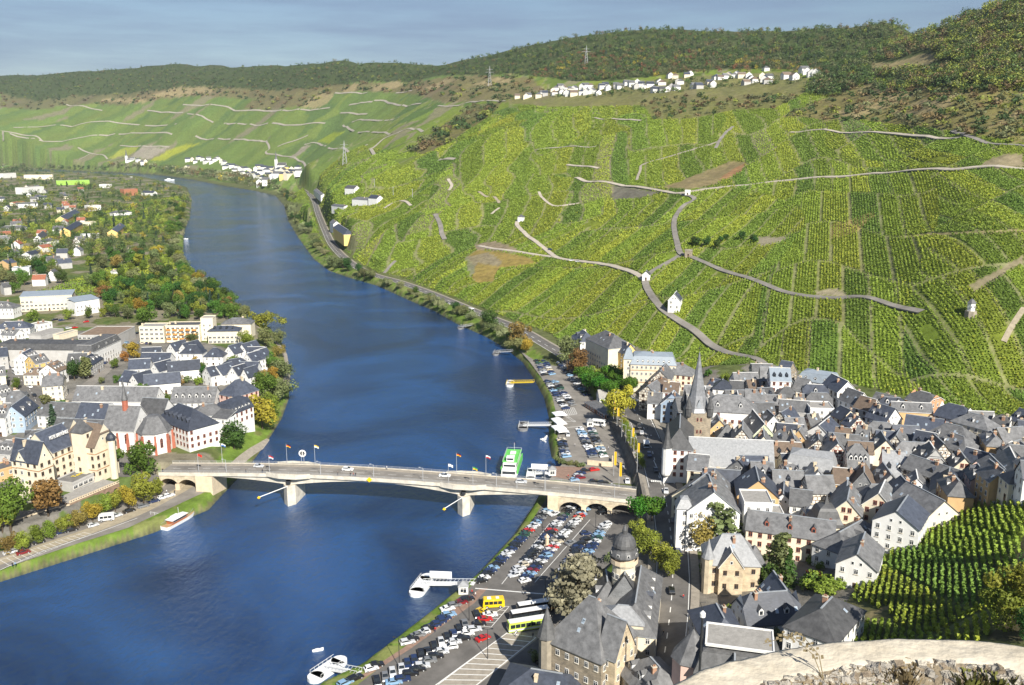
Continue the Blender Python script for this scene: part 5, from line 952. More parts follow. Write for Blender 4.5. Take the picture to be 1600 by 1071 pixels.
def kues():
 z = KUES_Z; rr = random.Random(3)
 RH('C', 320, 648, 620, 646, 13, 13, 7, 'gable', 'w', 's', Z2, z=z, dorm=6, dtyp='w', chim=1, maxw=16); RH('C', 740, 600, 795, 584, 11, 17, 10.5, 'hip', 'p', 'd', Z2, z=z, dorm=0, chim=2, win='r'); RH('C', 690, 735, 770, 705, 9.5, 14, 8, 'mansard', 'w', 'd', Z2, z=z, dorm=6, dtyp='w', win='r', chim=1); RH('C', 510, 770, 600, 760, 11, 13, 9, 'hip', 'w', 's', Z2, z=z, chim=1); RH('C', 615, 815, 720, 825, 8, 11, 9, 'shed', 'w', 's', Z2, z=z, chim=0, maxw=14)
 g = 'white gabled houses of the riverside estate'
 for x, y, deg, ln, wd in [(295, 342, 62, 11, 8), (382, 345, 62, 12, 9), (180, 482, 62, 11, 8), (275, 472, 20, 17, 9), (35, 560, 62, 11, 8), (110, 562, 20, 18, 9), (702, 360, 62, 11, 9), (795, 348, 62, 12, 8), (728, 508, 62, 9, 8), (618, 502, 62, 11, 9), (808, 520, 62, 9, 6), (830, 415, 62, 10, 9), (880, 395, 62, 10, 8)]:
  GH('C', x, y, deg, ln, wd, 10.5, 6, 'gable', 'w', 'd', Z2, z=z, group=g, chim=0, sky=1, maxw=5)
 for x1, y1, x2, y2, wd, k in [(420, 352, 480, 352, 9, 'hip'), (100, 372, 230, 368, 9, 'gable'), (100, 408, 300, 408, 11, 'gable'), (10, 455, 155, 448, 12, 'gable'), (590, 372, 620, 372, 9, 'hip'), (835, 368, 950, 368, 10, 'gable'), (700, 455, 790, 440, 10, 'hip'), (780, 472, 910, 472, 11, 'gable'), (545, 510, 600, 498, 9, 'gable'), (-20, 530, 60, 540, 10, 'gable')]:
  RH('C', x1, y1, x2, y2, wd, 10.5, 6, k, 'w', 'd', Z2, z=z, group=g, chim=0, sky=1, maxw=6)
 C = at_z(*zp('C', 335, 210), z + 11); r = landmark('apartment_house', C[0], C[1], z, 'cream apartment house with orange balconies and a lift tower', 'apartment house'); a = R(3)
 block(r, C[0] - 14, C[1] - 2, a, 16, 12, z, 10.5, 11, 'flat', 'c', 'f', win='W', wgap=3, chim=1, maxw=18); block(r, C[0] + 6, C[1], a, 22, 12, z, 11, 11.5, 'flat', 'c', 's', win='W', wgap=2.8, chim=2, maxw=24, wallname='middle_wall'); block(r, C[0] + 21, C[1] + 3, a, 8, 9, z, 15, 15.5, 'flat', 'c', 'f', win='w', chim=0, maxw=8, wallname='lift_tower_wall', door=False); block(r, C[0] + 34, C[1] - 4, a, 20, 11, z, 8.5, 11, 'hip', 'c', 'd', win='W', chim=0, dorm=4, dtyp='d', maxw=14, wallname='low_wing_wall', door=False); block(r, C[0] + 38, C[1] + 12, a, 20, 12, z, 10, 13, 'hip', 'c', 's', chim=1, maxw=8, wallname='rear_wing_wall', door=False)
 bal = MB(); bal.box(-1.4, -1.3, 0, 1.4, 0, .15, 0); bal.box(-1.4, -1.3, .15, 1.4, -1.2, 1.05, 0); bal.box(-1.4, -1.2, .15, -1.3, 0, 1.05, 0); bal.box(1.3, -1.2, .15, 1.4, 0, 1.05, 0); bm_ = bal.mesh('balcony', mat('orange_balcony', (.55, .26, .07), .8, .12))
 for fl in range(3):
  for k in range(5): inst('balcony', bm_, r, (-3 + k * 4.3, -6.05 - .0, 2.2 + fl * 3), a)
 for s in [('B', 95, 408, 580, 412, 15, 15, 11, 'mansard', 'n', 's', 'long grey stone block with dark mansard roof and central gable'), ('B', 610, 420, 740, 365, 12, 15, 10, 'mansard', 'w', 's', 'white wing with tall dormers running up to the brown flat hall'), ('B', 150, 500, 210, 470, 10, 13, 9, 'gable', 'w', 'd', None), ('B', 205, 520, 300, 500, 11, 13, 9, 'gable', 'y', 's', None), ('B', 330, 580, 400, 550, 11, 12, 8, 'gable', 'w', 'b', None), ('B', 480, 505, 610, 500, 11, 11, 7, 'gable', 'n', 's', None), ('B', 590, 530, 640, 500, 9, 11, 7, 'hip', 'n', 'd', None), ('B', 240, 600, 330, 600, 9, 9, 6, 'hip', 'c', 'b', None), ('B', 300, 645, 440, 635, 13, 14, 9, 'half', 'c', 's', 'cream villa with slate half-hipped roof at the street bend'),
              ('B', 50, 765, 180, 755, 12, 14, 9, 'half', 'n', 's', None), ('B', 0, 850, 70, 850, 13, 14, 9, 'gable', 'w', 's', None), ('B', 80, 870, 180, 800, 10, 13, 8, 'gable', 'b', 'd', None), ('B', -60, 600, 30, 590, 12, 12, 8, 'gable', 'c', 's', None), ('B', -60, 470, 50, 460, 12, 12, 8, 'gable', 'n', 'd', None), ('B', 30, 280, 160, 275, 11, 11, 7, 'hip', 'w', 'd', None), ('B', 40, 330, 130, 335, 10, 9, 6, 'gable', 'w', 's', None), ('B', 0, 140, 60, 140, 12, 12, 8, 'hip', 'w', 's', None), ('B', 240, 300, 330, 280, 9, 6, 5.5, 'flat', 'w', 'f', None), ('B', -40, 740, 40, 720, 11, 12, 8, 'gable', 'w', 's', None), ('D', 0, 180, 110, 185, 12, 12, 8, 'half', 'n', 's', None), ('D', 150, 130, 330, 110, 11, 9, 5, 'half', 'n', 's', None), ('D', 0, 320, 60, 345, 10, 5, 4.5, 'flat', 't', 's', None)]:
  RH(*s[:11], Z2, z=z, dorm=rr.choice((0, 2, 3)) if s[7] != 'flat' else 0, sky=rr.choice((0, 1)), chim=rr.choice((1, 2)), desc=s[11], maxw=18, dtyp='w')
 RH('B', 610, 345, 880, 345, 28, 8, 7.6, 'flat', 'n', 'F', Z2, z=z, chim=0, win='W', wgap=2.6, maxw=14, name='market_hall', cat='hall', desc='wide hall with flat brown roof beside the car-lined side street')
 RH('B', 150, 80, 510, 65, 14, 14, 12, 'shed', 'c', 'm', Z2, z=z, chim=0, win='W', wgap=3, maxw=26, name='office_building', cat='office', desc='long cream office with curved grey metal roof among the trees'); RH('B', 490, 120, 660, 95, 12, 13, 11, 'shed', 'w', 'm', Z2, z=z, chim=0, win='w', maxw=10, name='office_annexe', cat='office', desc='white office annexe with tilted metal roof and blue glass end')
 RH('B', 240, 375, 400, 330, 10, 3.5, 3.2, 'flat', 'n', 'f', Z2, z=z, chim=0, maxw=0, name='garage_row', cat='garage', desc='low flat garage row behind the grey mansard block'); RH('B', 390, 375, 520, 340, 5, 3.5, 3.2, 'flat', 'c', 'f', Z2, z=z, chim=0, maxw=0, name='garage_row', cat='garage', desc='narrow flat canopy next to the garage row')
 for s in [('A', 390, 190, 620, 185, 26, 12, 11.5, 'flat', 'e', 'f', 'sports hall clad in bright green panels'), ('A', 170, 150, 370, 148, 18, 14, 13.5, 'flat', 'c', 'f', 'long gridded pale school block'), ('A', 130, 240, 280, 230, 22, 15, 14.5, 'flat', 'w', 'f', 'white cubic building with dark tall windows'), ('A', 0, 140, 90, 135, 22, 15, 14, 'flat', 'w', 'f', None), ('A', 0, 90, 50, 85, 20, 15, 14, 'flat', 'e', 'f', None), ('A', 420, 440, 520, 390, 15, 13, 8, 'gable', 'y', 'd', 'yellow gabled school house with dark roof, the larger of two'), ('A', 450, 520, 540, 470, 13, 12, 8, 'gable', 'y', 'd', 'yellow gabled school house with dark roof, nearer the gardens'), ('A', 780, 530, 840, 485, 13, 11, 7, 'gable', 'y', 'd', None), ('A', 560, 565, 690, 560, 12, 6, 5.5, 'flat', 'w', 'm', None), ('A', 600, 365, 690, 360, 16, 10, 9.5, 'flat', 'w', 'f', None), ('A', 560, 480, 660, 475, 14, 6, 5.5, 'flat', 'c', 'f', None), ('A', 850, 250, 945, 245, 16, 15, 14.5, 'flat', 'q', 'f', 'brick-red flat-roofed tower block above the trees'), ('A', 1000, 260, 1080, 262, 14, 10, 6, 'gable', 'w', 'd', None), ('A', 700, 215, 770, 215, 16, 9, 8.5, 'flat', 'w', 'f', None), ('A', 800, 400, 880, 395, 13, 9, 6, 'hip', 'w', 's', None), ('A', 110, 345, 260, 340, 14, 10, 8, 'gable', 'w', 's', None), ('A', 80, 340, 150, 330, 12, 7, 5, 'gable', 'c', 'r', None),
              ('A', 30, 505, 150, 500, 14, 8, 5, 'hip', 'n', 's', None), ('A', 260, 570, 300, 540, 10, 11, 6, 'gable', 'w', 's', None), ('A', 320, 595, 360, 590, 11, 9, 6, 'hip', 'w', 's', None), ('A', 270, 640, 340, 630, 11, 9, 6, 'gable', 'w', 'r', None), ('A', 180, 690, 260, 670, 11, 9, 6, 'gable', 'w', 'd', None), ('A', 20, 745, 80, 735, 12, 10, 7, 'gable', 't', 'd', None), ('A', 90, 795, 210, 790, 12, 8, 7.5, 'flat', 'w', 'm', None), ('A', 10, 905, 60, 900, 11, 10, 7, 'gable', 'n', 's', None), ('A', 1070, 655, 1110, 650, 6, 4, 3, 'gable', 'w', 'f', None), ('A', 880, 665, 930, 660, 6, 4, 3, 'gable', 'w', 'f', None), ('A', 780, 815, 820, 810, 6, 4, 3, 'gable', 'w', 'f', None), ('A', 1265, 1020, 1280, 1040, 5, 6, 4, 'gable', 'w', 'd', None)]:
  RH(*s[:11], Z2, z=z, chim=0 if s[7] == 'flat' else 1, desc=s[11], maxw=0)
 rq = random.Random(9)
 for k in range(44):
  u = rq.uniform(0, 60) if k < 16 else rq.uniform(60, 130); v = rq.uniform(295, 450)
  x, y, _ = at_z(u, v, z); a = R(rq.choice((10, 100, 40)))
  if overlaps(x, y, a, 12, 9, 1.1): continue
  house_at(x, y, a, rq.uniform(10, 14), rq.uniform(8, 10), 6, 10, 'gable', rq.choice('wwwcn'), rq.choice('sdr'), Z2, z=z, chim=1, maxw=0)
kues()
# hillside and far villages
Z3, Z4, Z5 = 'ridge village', 'far river village', 'vineyard'
def far_village(items, zone, group, walls='wwwwc', roofs='sssd'):
 rr = random.Random(len(items))
 for z, x, y, s in items:
  u, v = zp(z, x, y); X, Y, Zz = at(u, v + 1.5); a = R(rr.choice((0, 15, 80, 100, 60))); L_ = rr.uniform(12, 17) * s; W_ = rr.uniform(10, 13) * s ** .5; He = rr.uniform(5.5, 7) * s
  house_at(X, Y, a, L_, W_, He, He + W_ * .38, rr.choice(('gable', 'gable', 'hip')), rr.choice(walls), rr.choice(roofs), zone, group=group, chim=0, maxw=0)
rv = [(30, 545), (75, 545), (90, 540), (150, 540), (185, 530), (170, 525), (225, 510), (245, 500), (235, 525), (270, 490), (290, 500), (300, 525), (275, 520), (330, 505), (350, 500), (345, 530), (320, 528), (395, 490), (410, 485), (440, 488), (390, 520), (420, 520), (450, 515), (480, 525), (500, 490), (520, 480), (535, 500), (580, 485), (600, 490), (640, 470), (665, 475), (690, 490), (700, 465), (720, 480), (735, 488), (770, 480), (790, 500), (820, 465), (835, 470), (800, 510), (840, 510), (870, 505), (890, 490), (915, 500), (880, 430), (910, 432), (925, 460), (940, 465), (975, 425), (990, 420), (1020, 490), (1040, 490), (1100, 470), (1115, 480), (1140, 440), (1160, 440), (1190, 435), (1210, 430), (1240, 430), (1255, 425), (1280, 430), (1320, 430), (1330, 450), (1305, 470), (1350, 455), (1395, 430), (1410, 450), (1425, 460), (1415, 390)]
far_village([('S', x, y, .82) for x, y in rv], Z3, 'white houses of the ridge village', 'wwwwcn', 'ssdb')
far_village([('T', x, y, .9) for x, y in [(5, 440), (100, 435), (145, 440), (200, 400), (215, 410), (235, 420), (250, 418), (270, 415)]], Z3, 'white houses of the ridge village', 'wwwwcn', 'ssdb')
gv = [(0, 950), (20, 940), (45, 945), (60, 960), (30, 970), (80, 950), (100, 965), (70, 985), (130, 955), (150, 960), (170, 945), (185, 965), (200, 950), (215, 960), (235, 945), (5, 990), (35, 1000), (60, 1005), (95, 985), (120, 980), (150, 985), (180, 980), (20, 1020), (240, 965)]
far_village([('Q', x, y, 1.45) for x, y in gv], Z4, 'houses of the far river village', 'wwwcy', 'sd'); far_village([('P', x, y, 1.2) for x, y in [(1050, 895), (1075, 890), (1090, 905), (1110, 885), (1130, 890), (1150, 905), (1165, 890), (1180, 905), (1200, 895), (1215, 885), (1235, 900), (1250, 910), (1275, 925), (1295, 930), (1320, 935), (1345, 945), (1370, 945), (1395, 955), (1410, 975), (1385, 975), (1350, 970), (1310, 955), (1260, 935), (1045, 935), (740, 890), (770, 895), (800, 905), (815, 900)]], Z4, 'houses of the far river village', 'wwwwc', 'sd')
def far_church(z, x, y, label):
 X, Y, Zz = at(*zp(z, x, y)); r = landmark('village_church', X, Y, Zz, label, 'church')
 b = MB(); b.box(-4, -4, -2, 4, 4, 26); b.build('tower', WALLS['w'][0], r); cyl_part('spire', r, [(5.4, 26), (3, 31), (.1, 52)], SLATE, n=8)
 block(r, X + 16, Y, 0, 26, 14, Zz, 9, 17, 'gable', 'w', 's', chim=0, maxw=0, wallname='nave_wall')
far_church('Q', 115, 940, 'distant white church with pointed spire in the far river village'); far_church('P', 708, 908, 'distant chapel with slim dark spire at the foot of the far vineyards')
for s, d in [(('U', 635, 230, 700, 215, 12, 9, 5), 'white farmhouse alone above the river road, uppermost of the slope houses'), (('U', 420, 280, 470, 270, 12, 8, 5), 'low white house beside the road where the river bends'), (('U', 705, 305, 775, 300, 12, 8, 5), 'white hip-roofed house, left of a pair in the vineyards'), (('U', 800, 295, 860, 285, 12, 10, 6), 'white house with dark roof, right of a pair in the vineyards'), (('U', 545, 350, 630, 345, 11, 6, 4), 'long low white building below the pair of vineyard houses'), (('U', 535, 470, 560, 475, 10, 11, 7), 'small white house with steep grey roof beside the river road'), (('U', 575, 535, 640, 530, 13, 11, 6), 'villa with dark hipped roof and orange awnings beside the river road')]:
 zz, x1, y1, x2, y2, W_, Hr, He = s
 RH(zz, x1, y1, x2, y2, W_, Hr, He, 'hip' if 'hip' in d or 'villa' in d else 'gable', 'y' if 'villa' in d else 'w', 'd' if 'dark' in d else 's', Z5, desc=d, chim=1, maxw=6)
GH('X', 205, 855, 72, 11, 8, 11, 6.5, 'gable', 'w', 'd', Z5, desc='white house with dark roof beside the bend of the vineyard lane', chim=0, maxw=8, dorm=1)
def hut(z, x, y, size, label, roof='hip', wall='w', rm='s'):
 X, Y, Zz = at(*zp(z, x, y)); house_at(X, Y, R(75), size, size, size * .8, size * 1.25, roof, wall, rm, Z5, name='vineyard_hut', cat='hut', desc=label, chim=0, maxw=1, door=True)
hut('V', 437, 405, 6, 'tiny white hut at the top end of the pale vineyard lane'); hut('V', 1185, 755, 5.5, 'white wayside chapel with steep gable where three vineyard lanes meet', 'gable'); hut('X', 290, 615, 5.5, 'stone hut with a flat grey roof at the lane fork', 'flat', 's', 'f')
hut('X', 285, 248, 5, 'little white box hut at the crossing of the upper lanes', 'flat', 'w', 'f')
def sundial_pavilion():
 X, Y, Zz = at(*zp('Y', 828, 965)); r = landmark('vineyard_pavilion', X, Y, Zz, 'white hexagonal pavilion with grey cap on a stone base in the steep vineyard', 'pavilion')
 cyl_part('stone_base', r, [(3.4, -3), (3.0, 2.2), (0.1, 2.2)], WALLS['s'][0], n=8); cyl_part('pavilion_wall', r, [(2.1, 2.2), (2.1, 6.6)], WALLS['w'][0], n=6); cyl_part('pavilion_roof', r, [(2.6, 6.5), (1.2, 8.0), (.1, 8.8)], SLATE, n=6)
 for k in range(2): inst('window', WIN['s'], r, (-.9 + 1.8 * k, -2.0, 4.6), math.pi)
sundial_pavilion()
def pylon(z, x, y, hh, label):
 X, Y, Zz = at(*zp(z, x, y)); r = empty('power_pylon', (X, Y, Zz), 0, label, 'pylon'); b = MB()
 for sx, sy in ((-1, -1), (1, -1), (1, 1), (-1, 1)): b.tube([(sx * hh * .09, sy * hh * .09, -1), (sx * hh * .03, sy * hh * .03, hh * .65), (0, 0, hh)], [.4, .3, .2], 4)
 for k in range(6):
  za = hh * k / 7; w = hh * (.09 - .06 * k / 6); b.tube([(-w, -w, za), (w * .8, -w * .8, za + hh / 7)], .16, 4); b.tube([(w, -w, za), (-w * .8, -w * .8, za + hh / 7)], .16, 4)
 b.build('mast', GALV, r); q = MB()
 for zz, w in ((.68, .22), (.82, .16)): q.tube([(-hh * w, 0, hh * zz), (hh * w, 0, hh * zz)], .3, 4)
 q.build('cross_arm', GALV, r)
pylon('Q', 496, 920, 50, 'lattice pylon on the middle vineyard shoulder above the far village'); pylon('Q', 1304, 480, 46, 'lattice pylon on the dry ridge slope left of the ridge village'); pylon('S', 414, 360, 40, 'lattice pylon among autumn trees above the ridge village')
for x, y, t in [(823, 232, 'leftmost'), (953, 290, 'middle'), (1087, 310, 'rightmost')]:
 X, Y, Zz = at(*zp('U', x, y)); r = empty('power_pole', (X, Y, Zz), 0, f'wooden power pole in the slope vineyards, {t} of three above the river road', 'pole', 'power poles on the vineyard slope'); b = MB(); b.tube([(0, 0, -.5), (0, 0, 12)], [.3, .2], 6); b.box(-1.2, -.1, 11, 1.2, .1, 11.2); b.build('mast', GALV, r)
OLD_FILL = [(1090, 610), (1120, 600), (1200, 585), (1320, 622), (1480, 652), (1600, 672), (1640, 690), (1640, 752), (1560, 758), (1510, 772), (1470, 792), (1440, 800), (1390, 840), (1340, 850), (1260, 812), (1190, 800), (1160, 790), (1085, 790), (1080, 720), (1074, 640)]
_stp = [tuple(p) for p in offset_line(STREET, 0)]
def infill(poly, n, zone, walls, roofs, ang0, gap_street=None, smin=8, smax=12, h0=7, h1=11, minv=0, tries=9000, zs=None):
 rr = random.Random(5); us = [p[0] for p in poly]; vs = [p[1] for p in poly]; k = 0
 for t in range(tries):
  if k >= n: break
  v = min(vs) + (max(vs) - min(vs)) * rr.random(); u = rr.uniform(min(us), max(us))
  if not in_poly(np.array([u]), np.array([v]), poly)[0]: continue
  x, y, z = at(u, v, 6.0)
  if gap_street is not None and seg_dist(np.array([x]), np.array([y]), gap_street)[0] < 14: continue
  ang = R(ang0 + 22 * (float(vnoise(x / 60, y / 60, 3)) - .5) + (90 if rr.random() < .5 else 0) + rr.uniform(-6, 6))
  W_ = rr.uniform(smin, smax) * .85; L_ = rr.uniform(smin, smax) * rr.choice((1, 1.15, 1.4))
  if overlaps(x, y, ang, L_, W_, .86): continue
  He = rr.uniform(h0, h1) * rr.choice((.8, 1, 1)); Hr = He + W_ * rr.uniform(.42, .62)
  house_at(x, y, ang, L_, W_, He, Hr, rr.choice(('gable', 'gable', 'gable', 'half', 'hip')), rr.choice(walls), rr.choice(roofs), zone, dorm=rr.choice((0, 0, 1, 2)), sky=rr.choice((0, 1, 2)), chim=rr.choice((0, 1, 1, 2)), win=rr.choice('wwwrb'), maxw=10)
  k += 1
 return k
_q = infill(OLD_FILL, 130, Z1, 'wwwwccmmnnkkpts', 'sssssddbl', 80, STREET[:])
print('old town infill', _q)
# names for the houses: what each looks like and where it stands
def merge_smallest(keep=295):
 L_ = [d for d in HOUSES if d['name'] == 'house' and not d['desc']]; n0 = sum(d['name'] == 'house' for d in HOUSES) - len(L_)
 L_.sort(key=lambda d: math.hypot(*d['o'].location.xy)); rest = L_[max(keep - n0, 0):]
 if not rest: return
 bpy.context.view_layer.update(); ids = {id(d) for d in rest}; V, Fc, Mi, mats = [], [], [], []
 kids = {}
 for o in COL.objects:
  if o.parent: kids.setdefault(o.parent.name, []).append(o)
 dead = []
 def walk(o):
  dead.append(o)
  if o.type == 'MESH':
   n = len(V); V.extend([o.matrix_world @ v.co for v in o.data.vertices])
   for p in o.data.polygons:
    m = o.data.materials[p.material_index]
    if m not in mats: mats.append(m)
    Fc.append([n + i for i in p.vertices]); Mi.append(mats.index(m))
  for c in kids.get(o.name, []): walk(c)
 for d in rest: walk(d['o'])
 me = bpy.data.meshes.new('distant_houses'); me.from_pydata([tuple(v) for v in V], [], Fc)
 for m in mats: me.materials.append(m)
 me.polygons.foreach_set('material_index', Mi); me.update()
 tag(link(bpy.data.objects.new('distant_houses', me)), kind='stuff')
 HOUSES[:] = [d for d in HOUSES if id(d) not in ids]
 for o in dead: bpy.data.objects.remove(o)
merge_smallest()
def name_houses():
 zones = {}
 for d in HOUSES: zones.setdefault(d['zone'], []).append(d)
 refs = {Z1: ('old town', 'behind the town street'), Z2: ('left-bank town', 'left bank'), Z3: ('ridge village', 'ridge'), Z4: ('far village', 'far bank'), Z5: ('vineyard', 'slope')}
 for z, L_ in zones.items():
  L_.sort(key=lambda d: -d['v']); per = max(6, int(len(L_) ** .5)); rows = [L_[i:i + per] for i in range(0, len(L_), per)]
  for ri, row in enumerate(rows):
   row.sort(key=lambda d: d['u'])
   for k, d in enumerate(row):
    o = d['o']; o['category'] = d['cat']
    if d['group']: o['group'] = d['group']
    if d['desc']: o['label'] = d['desc']; continue
    s = f"{d['wall']} {d['kind']} house, {d['roof'].replace('flat ', '')} roof, {ordw(k + 1)} from left in {ordw(ri + 1)} row of {refs[z][0]}"
    o['label'] = s
    if not d['group']: o['group'] = {Z1: 'houses of the old town', Z2: 'houses of the left-bank town'}.get(z, 'houses on the slopes')
 for d in HOUSES:
  if 'doored' in d['o']: del d['o']['doored']
 for o in COL.objects:
  if 'doored' in o: del o['doored']
name_houses()
# the bridge
def z_for_row(x, y, v):
 lo, hi = -5.0, 20.0
 for _ in range(40):
  m = (lo + hi) / 2
  if to_px(x, y, m)[1] > v: lo = m
  else: hi = m
 return m
CONC = mat('bridge_concrete', (.56, .515, .43), .85, .26, .35, bump=.2); PINKP = mat('red_painted_girder', (.40, .22, .18), .6, .12, .4); STONEB = brick_mat('ashlar_stone', (.58, .50, .36), (.47, .40, .29), (.42, .36, .27), 1.3, .55, .03, uv=True)
BR = {}
def bridge():
 A = np.array(at_z(248, 740, 6.6)[:2]); B_ = np.array(at_z(994, 783.5, 5.9)[:2]); T = [(248, 740), (310, 740), (400, 741), (451, 742.5), (560, 747), (630, 751), (724, 760), (790, 764), (853, 769), (900, 774), (945, 779), (994, 783.5)]
 d = (B_ - A); Lb = np.linalg.norm(d); d /= Lb; n = np.array([-d[1], d[0]]); W_ = 11.0
 S = np.linspace(0, Lb, 60); pts = A + d * S[:, None]; us = []
 zs = []
 for p in pts:
  u = float(to_px(p[0], p[1], 6.5)[0]); zs.append(z_for_row(p[0], p[1], np.interp(u, [t[0] for t in T], [t[1] for t in T]))); us.append(u)
 zs = np.polyval(np.polyfit(S, zs, 5), S); us = np.array(us); BR.update(A=A, d=d, n=n, S=S, zs=zs, us=us, L=Lb)
 r = empty('river_bridge', (A[0], A[1], 0), 0, 'long pale concrete road bridge with haunched spans, two river piers and stone arch ends', 'bridge')
 def P(s, w, z): q = d * s + n * w; return (q[0], q[1], z)
 sp = lambda u: float(np.interp(u, us, S)); s1, s2 = sp(451), sp(724); sl, sr = sp(318), sp(860)
 b = MB()
 for i in range(len(S) - 1):
  a, c = S[i], S[i + 1]; za, zc = zs[i], zs[i + 1]
  for w0, w1, m, up in ((0, 2.0, 1, .16), (2.0, 9.0, 0, 0), (9.0, 11.0, 1, .16)): b.poly([P(a, w0, za + up), P(c, w0, zc + up), P(c, w1, zc + up), P(a, w1, za + up)], m)
  for w, s_ in ((2.0, 1), (9.0, -1)): b.poly([P(a, w, za), P(c, w, zc), P(c, w, zc + .16), P(a, w, za + .16)], 1)
  b.poly([P(a, 5.42, za + .01), P(c, 5.42, zc + .01), P(c, 5.58, zc + .01), P(a, 5.58, za + .01)], 2) if i % 2 else None
 b.build('deck', [ASPH2, GRAV, WHITEP], r)
 for w, nm in ((-.25, 'near_parapet'), (11.0, 'far_parapet')):
  b = MB()
  for i in range(len(S) - 1):
   a, c = S[i], S[i + 1]; za, zc = zs[i], zs[i + 1]; t, l = .42, -1.0
   b.poly([P(a, w, za + l), P(c, w, zc + l), P(c, w, zc + t), P(a, w, za + t)]); b.poly([P(a, w, za + t), P(c, w, zc + t), P(c, w + .25, zc + t), P(a, w + .25, za + t)]); b.poly([P(c, w + .25, zc + l), P(a, w + .25, za + l), P(a, w + .25, za + t), P(c, w + .25, zc + t)])
  b.build(nm.split('_')[1], CONC, r)
  b = MB(); wc = w + .12
  for hz in (.75, 1.25):
   b.tube([P(S[i], wc, zs[i] + hz) for i in range(0, 60, 3)] + [P(S[-1], wc, zs[-1] + hz)], .05, 4)
  for i in range(0, 60): b.tube([P(S[i], wc, zs[i] + .4), P(S[i], wc, zs[i] + 1.25)], .04, 4, cap=False)
  b.build('railing', GALV, r)
 def dep(s):
  k = min(abs(s - s1), abs(s - s2)); e = min(abs(s - sl), abs(s - sr)); return 1.2 + 2.7 * max(0, 1 - k / 30.0) ** 1.5
 Sg = np.linspace(sl, sr, 70); b = MB()
 for i in range(69):
  a, c = Sg[i], Sg[i + 1]; za, zc = np.interp(a, S, zs) - .5, np.interp(c, S, zs) - .5; ya, yc = za - dep(a), zc - dep(c)
  b.poly([P(a, .6, ya), P(c, .6, yc), P(c, .6, zc), P(a, .6, za)], 0); b.poly([P(c, 10.4, yc), P(a, 10.4, ya), P(a, 10.4, za), P(c, 10.4, zc)], 0); b.poly([P(a, 10.4, ya), P(c, 10.4, yc), P(c, .6, yc), P(a, .6, ya)], 0)
  b.poly([P(a, .57, za - .75), P(c, .57, zc - .75), P(c, .57, zc - .1), P(a, .57, za - .1)], 1)
 b.build('girder', [CONC, PINKP], r)
 for s in (s1, s2):
  zt = float(np.interp(s, S, zs)) - .5 - dep(s) + .1; b = MB(); hw = 2.4
  poly = [(s - hw, 0.4), (s, -2.2), (s + hw, .4), (s + hw, 10.6), (s, 13), (s - hw, 10.6)]
  pz = [P(a, w, 0)[:2] for a, w in poly]; b.prism(pz, -9, zt, 0)
  b.build('pier', [CONC], r)
  for sd, w0 in ((-1, -.25), (1, 11.25)):
   zd = float(np.interp(s, S, zs)); t = [P(s - 9, w0, 0)[:2], P(s - 3.5, w0 + sd * 1.7, 0)[:2], P(s + 3.5, w0 + sd * 1.7, 0)[:2], P(s + 9, w0, 0)[:2]]; bb = MB(); bb.prism(t if sd < 0 else t[::-1], zd - .95, zd + .16); ed = MB()
   for e0, e1 in zip(t, t[1:]): dx, dy = e1[0] - e0[0], e1[1] - e0[1]; ln = math.hypot(dx, dy); nx, ny = -dy / ln * .12, dx / ln * .12; ed.prism([(e0[0] - nx, e0[1] - ny), (e1[0] - nx, e1[1] - ny), (e1[0] + nx, e1[1] + ny), (e0[0] + nx, e0[1] + ny)], zd - 1.0, zd + .9)
   bb.build('pier_bay', GRAV, r); ed.build('bay_parapet', CONC, r)
  q = MB(); c0 = P(s, 0, 0); q.lathe([(.9, zt + .8), (1.0, zt + 2.2)], 6, 0, (c0[0], c0[1] - .5)); q.build('bearing', DARKM, r)
 def arches(sa, sb, k, rad, spring, nm):
  b = MB(); w = (sb - sa) / k
  for face, wv in ((0, .05), (1, 10.95)):
   for j in range(k):
    x0 = sa + j * w; xc = x0 + w / 2; arc = [(xc - rad * math.cos(math.pi * q / 10), spring + rad * .82 * math.sin(math.pi * q / 10)) for q in range(11)]
    zt = lambda x: float(np.interp(x, S, zs)) - .9
    Lp = [(x0, -4.5), (xc - rad, -4.5)] + arc[:6] + [(xc, zt(xc)), (x0, zt(x0))]; Rp = [(xc + rad, -4.5), (x0 + w, -4.5), (x0 + w, zt(x0 + w)), (xc, zt(xc))] + arc[5:]
    for q in (Lp, Rp):
     pp = [P(x, wv, z) for x, z in q]; uv = [(x, z) for x, z in q]
     if face: pp, uv = pp[::-1], uv[::-1]
     b.poly(pp, 0, uv)
    if not face:
     full = [(xc - rad, -4.5)] + arc + [(xc + rad, -4.5)]
     for i in range(len(full) - 1):
      (x1, z1), (x2, z2) = full[i], full[i + 1]; b.poly([P(x1, .05, z1), P(x1, 10.95, z1), P(x2, 10.95, z2), P(x2, .05, z2)], 0, [(0, z1), (10, z1), (10, z2), (0, z2)])
  for s in (sa, sb): b.poly([P(s, .05, -4.5), P(s, 10.95, -4.5), P(s, 10.95, zt(s)), P(s, .05, zt(s))], 0, [(0, 0), (11, 0), (11, 8), (0, 8)])
  b.build(nm, STONEB, r)
  for j in range(k + 1):
   s = sa + j * w; q = MB(); q.prism([P(s - .9, -.7, 0)[:2], P(s + .9, -.7, 0)[:2], P(s + .9, .04, 0)[:2], P(s - .9, .04, 0)[:2]], -4.5, 2.6, 0);
   if 0 < j < k: q.build('buttress', CREAMS, r)
 arches(sp(236), sp(306), 2, 4.1, 1.2, 'arch_wall'); arches(sp(872), sp(1000), 3, 4.6, .3, 'arch_wall')
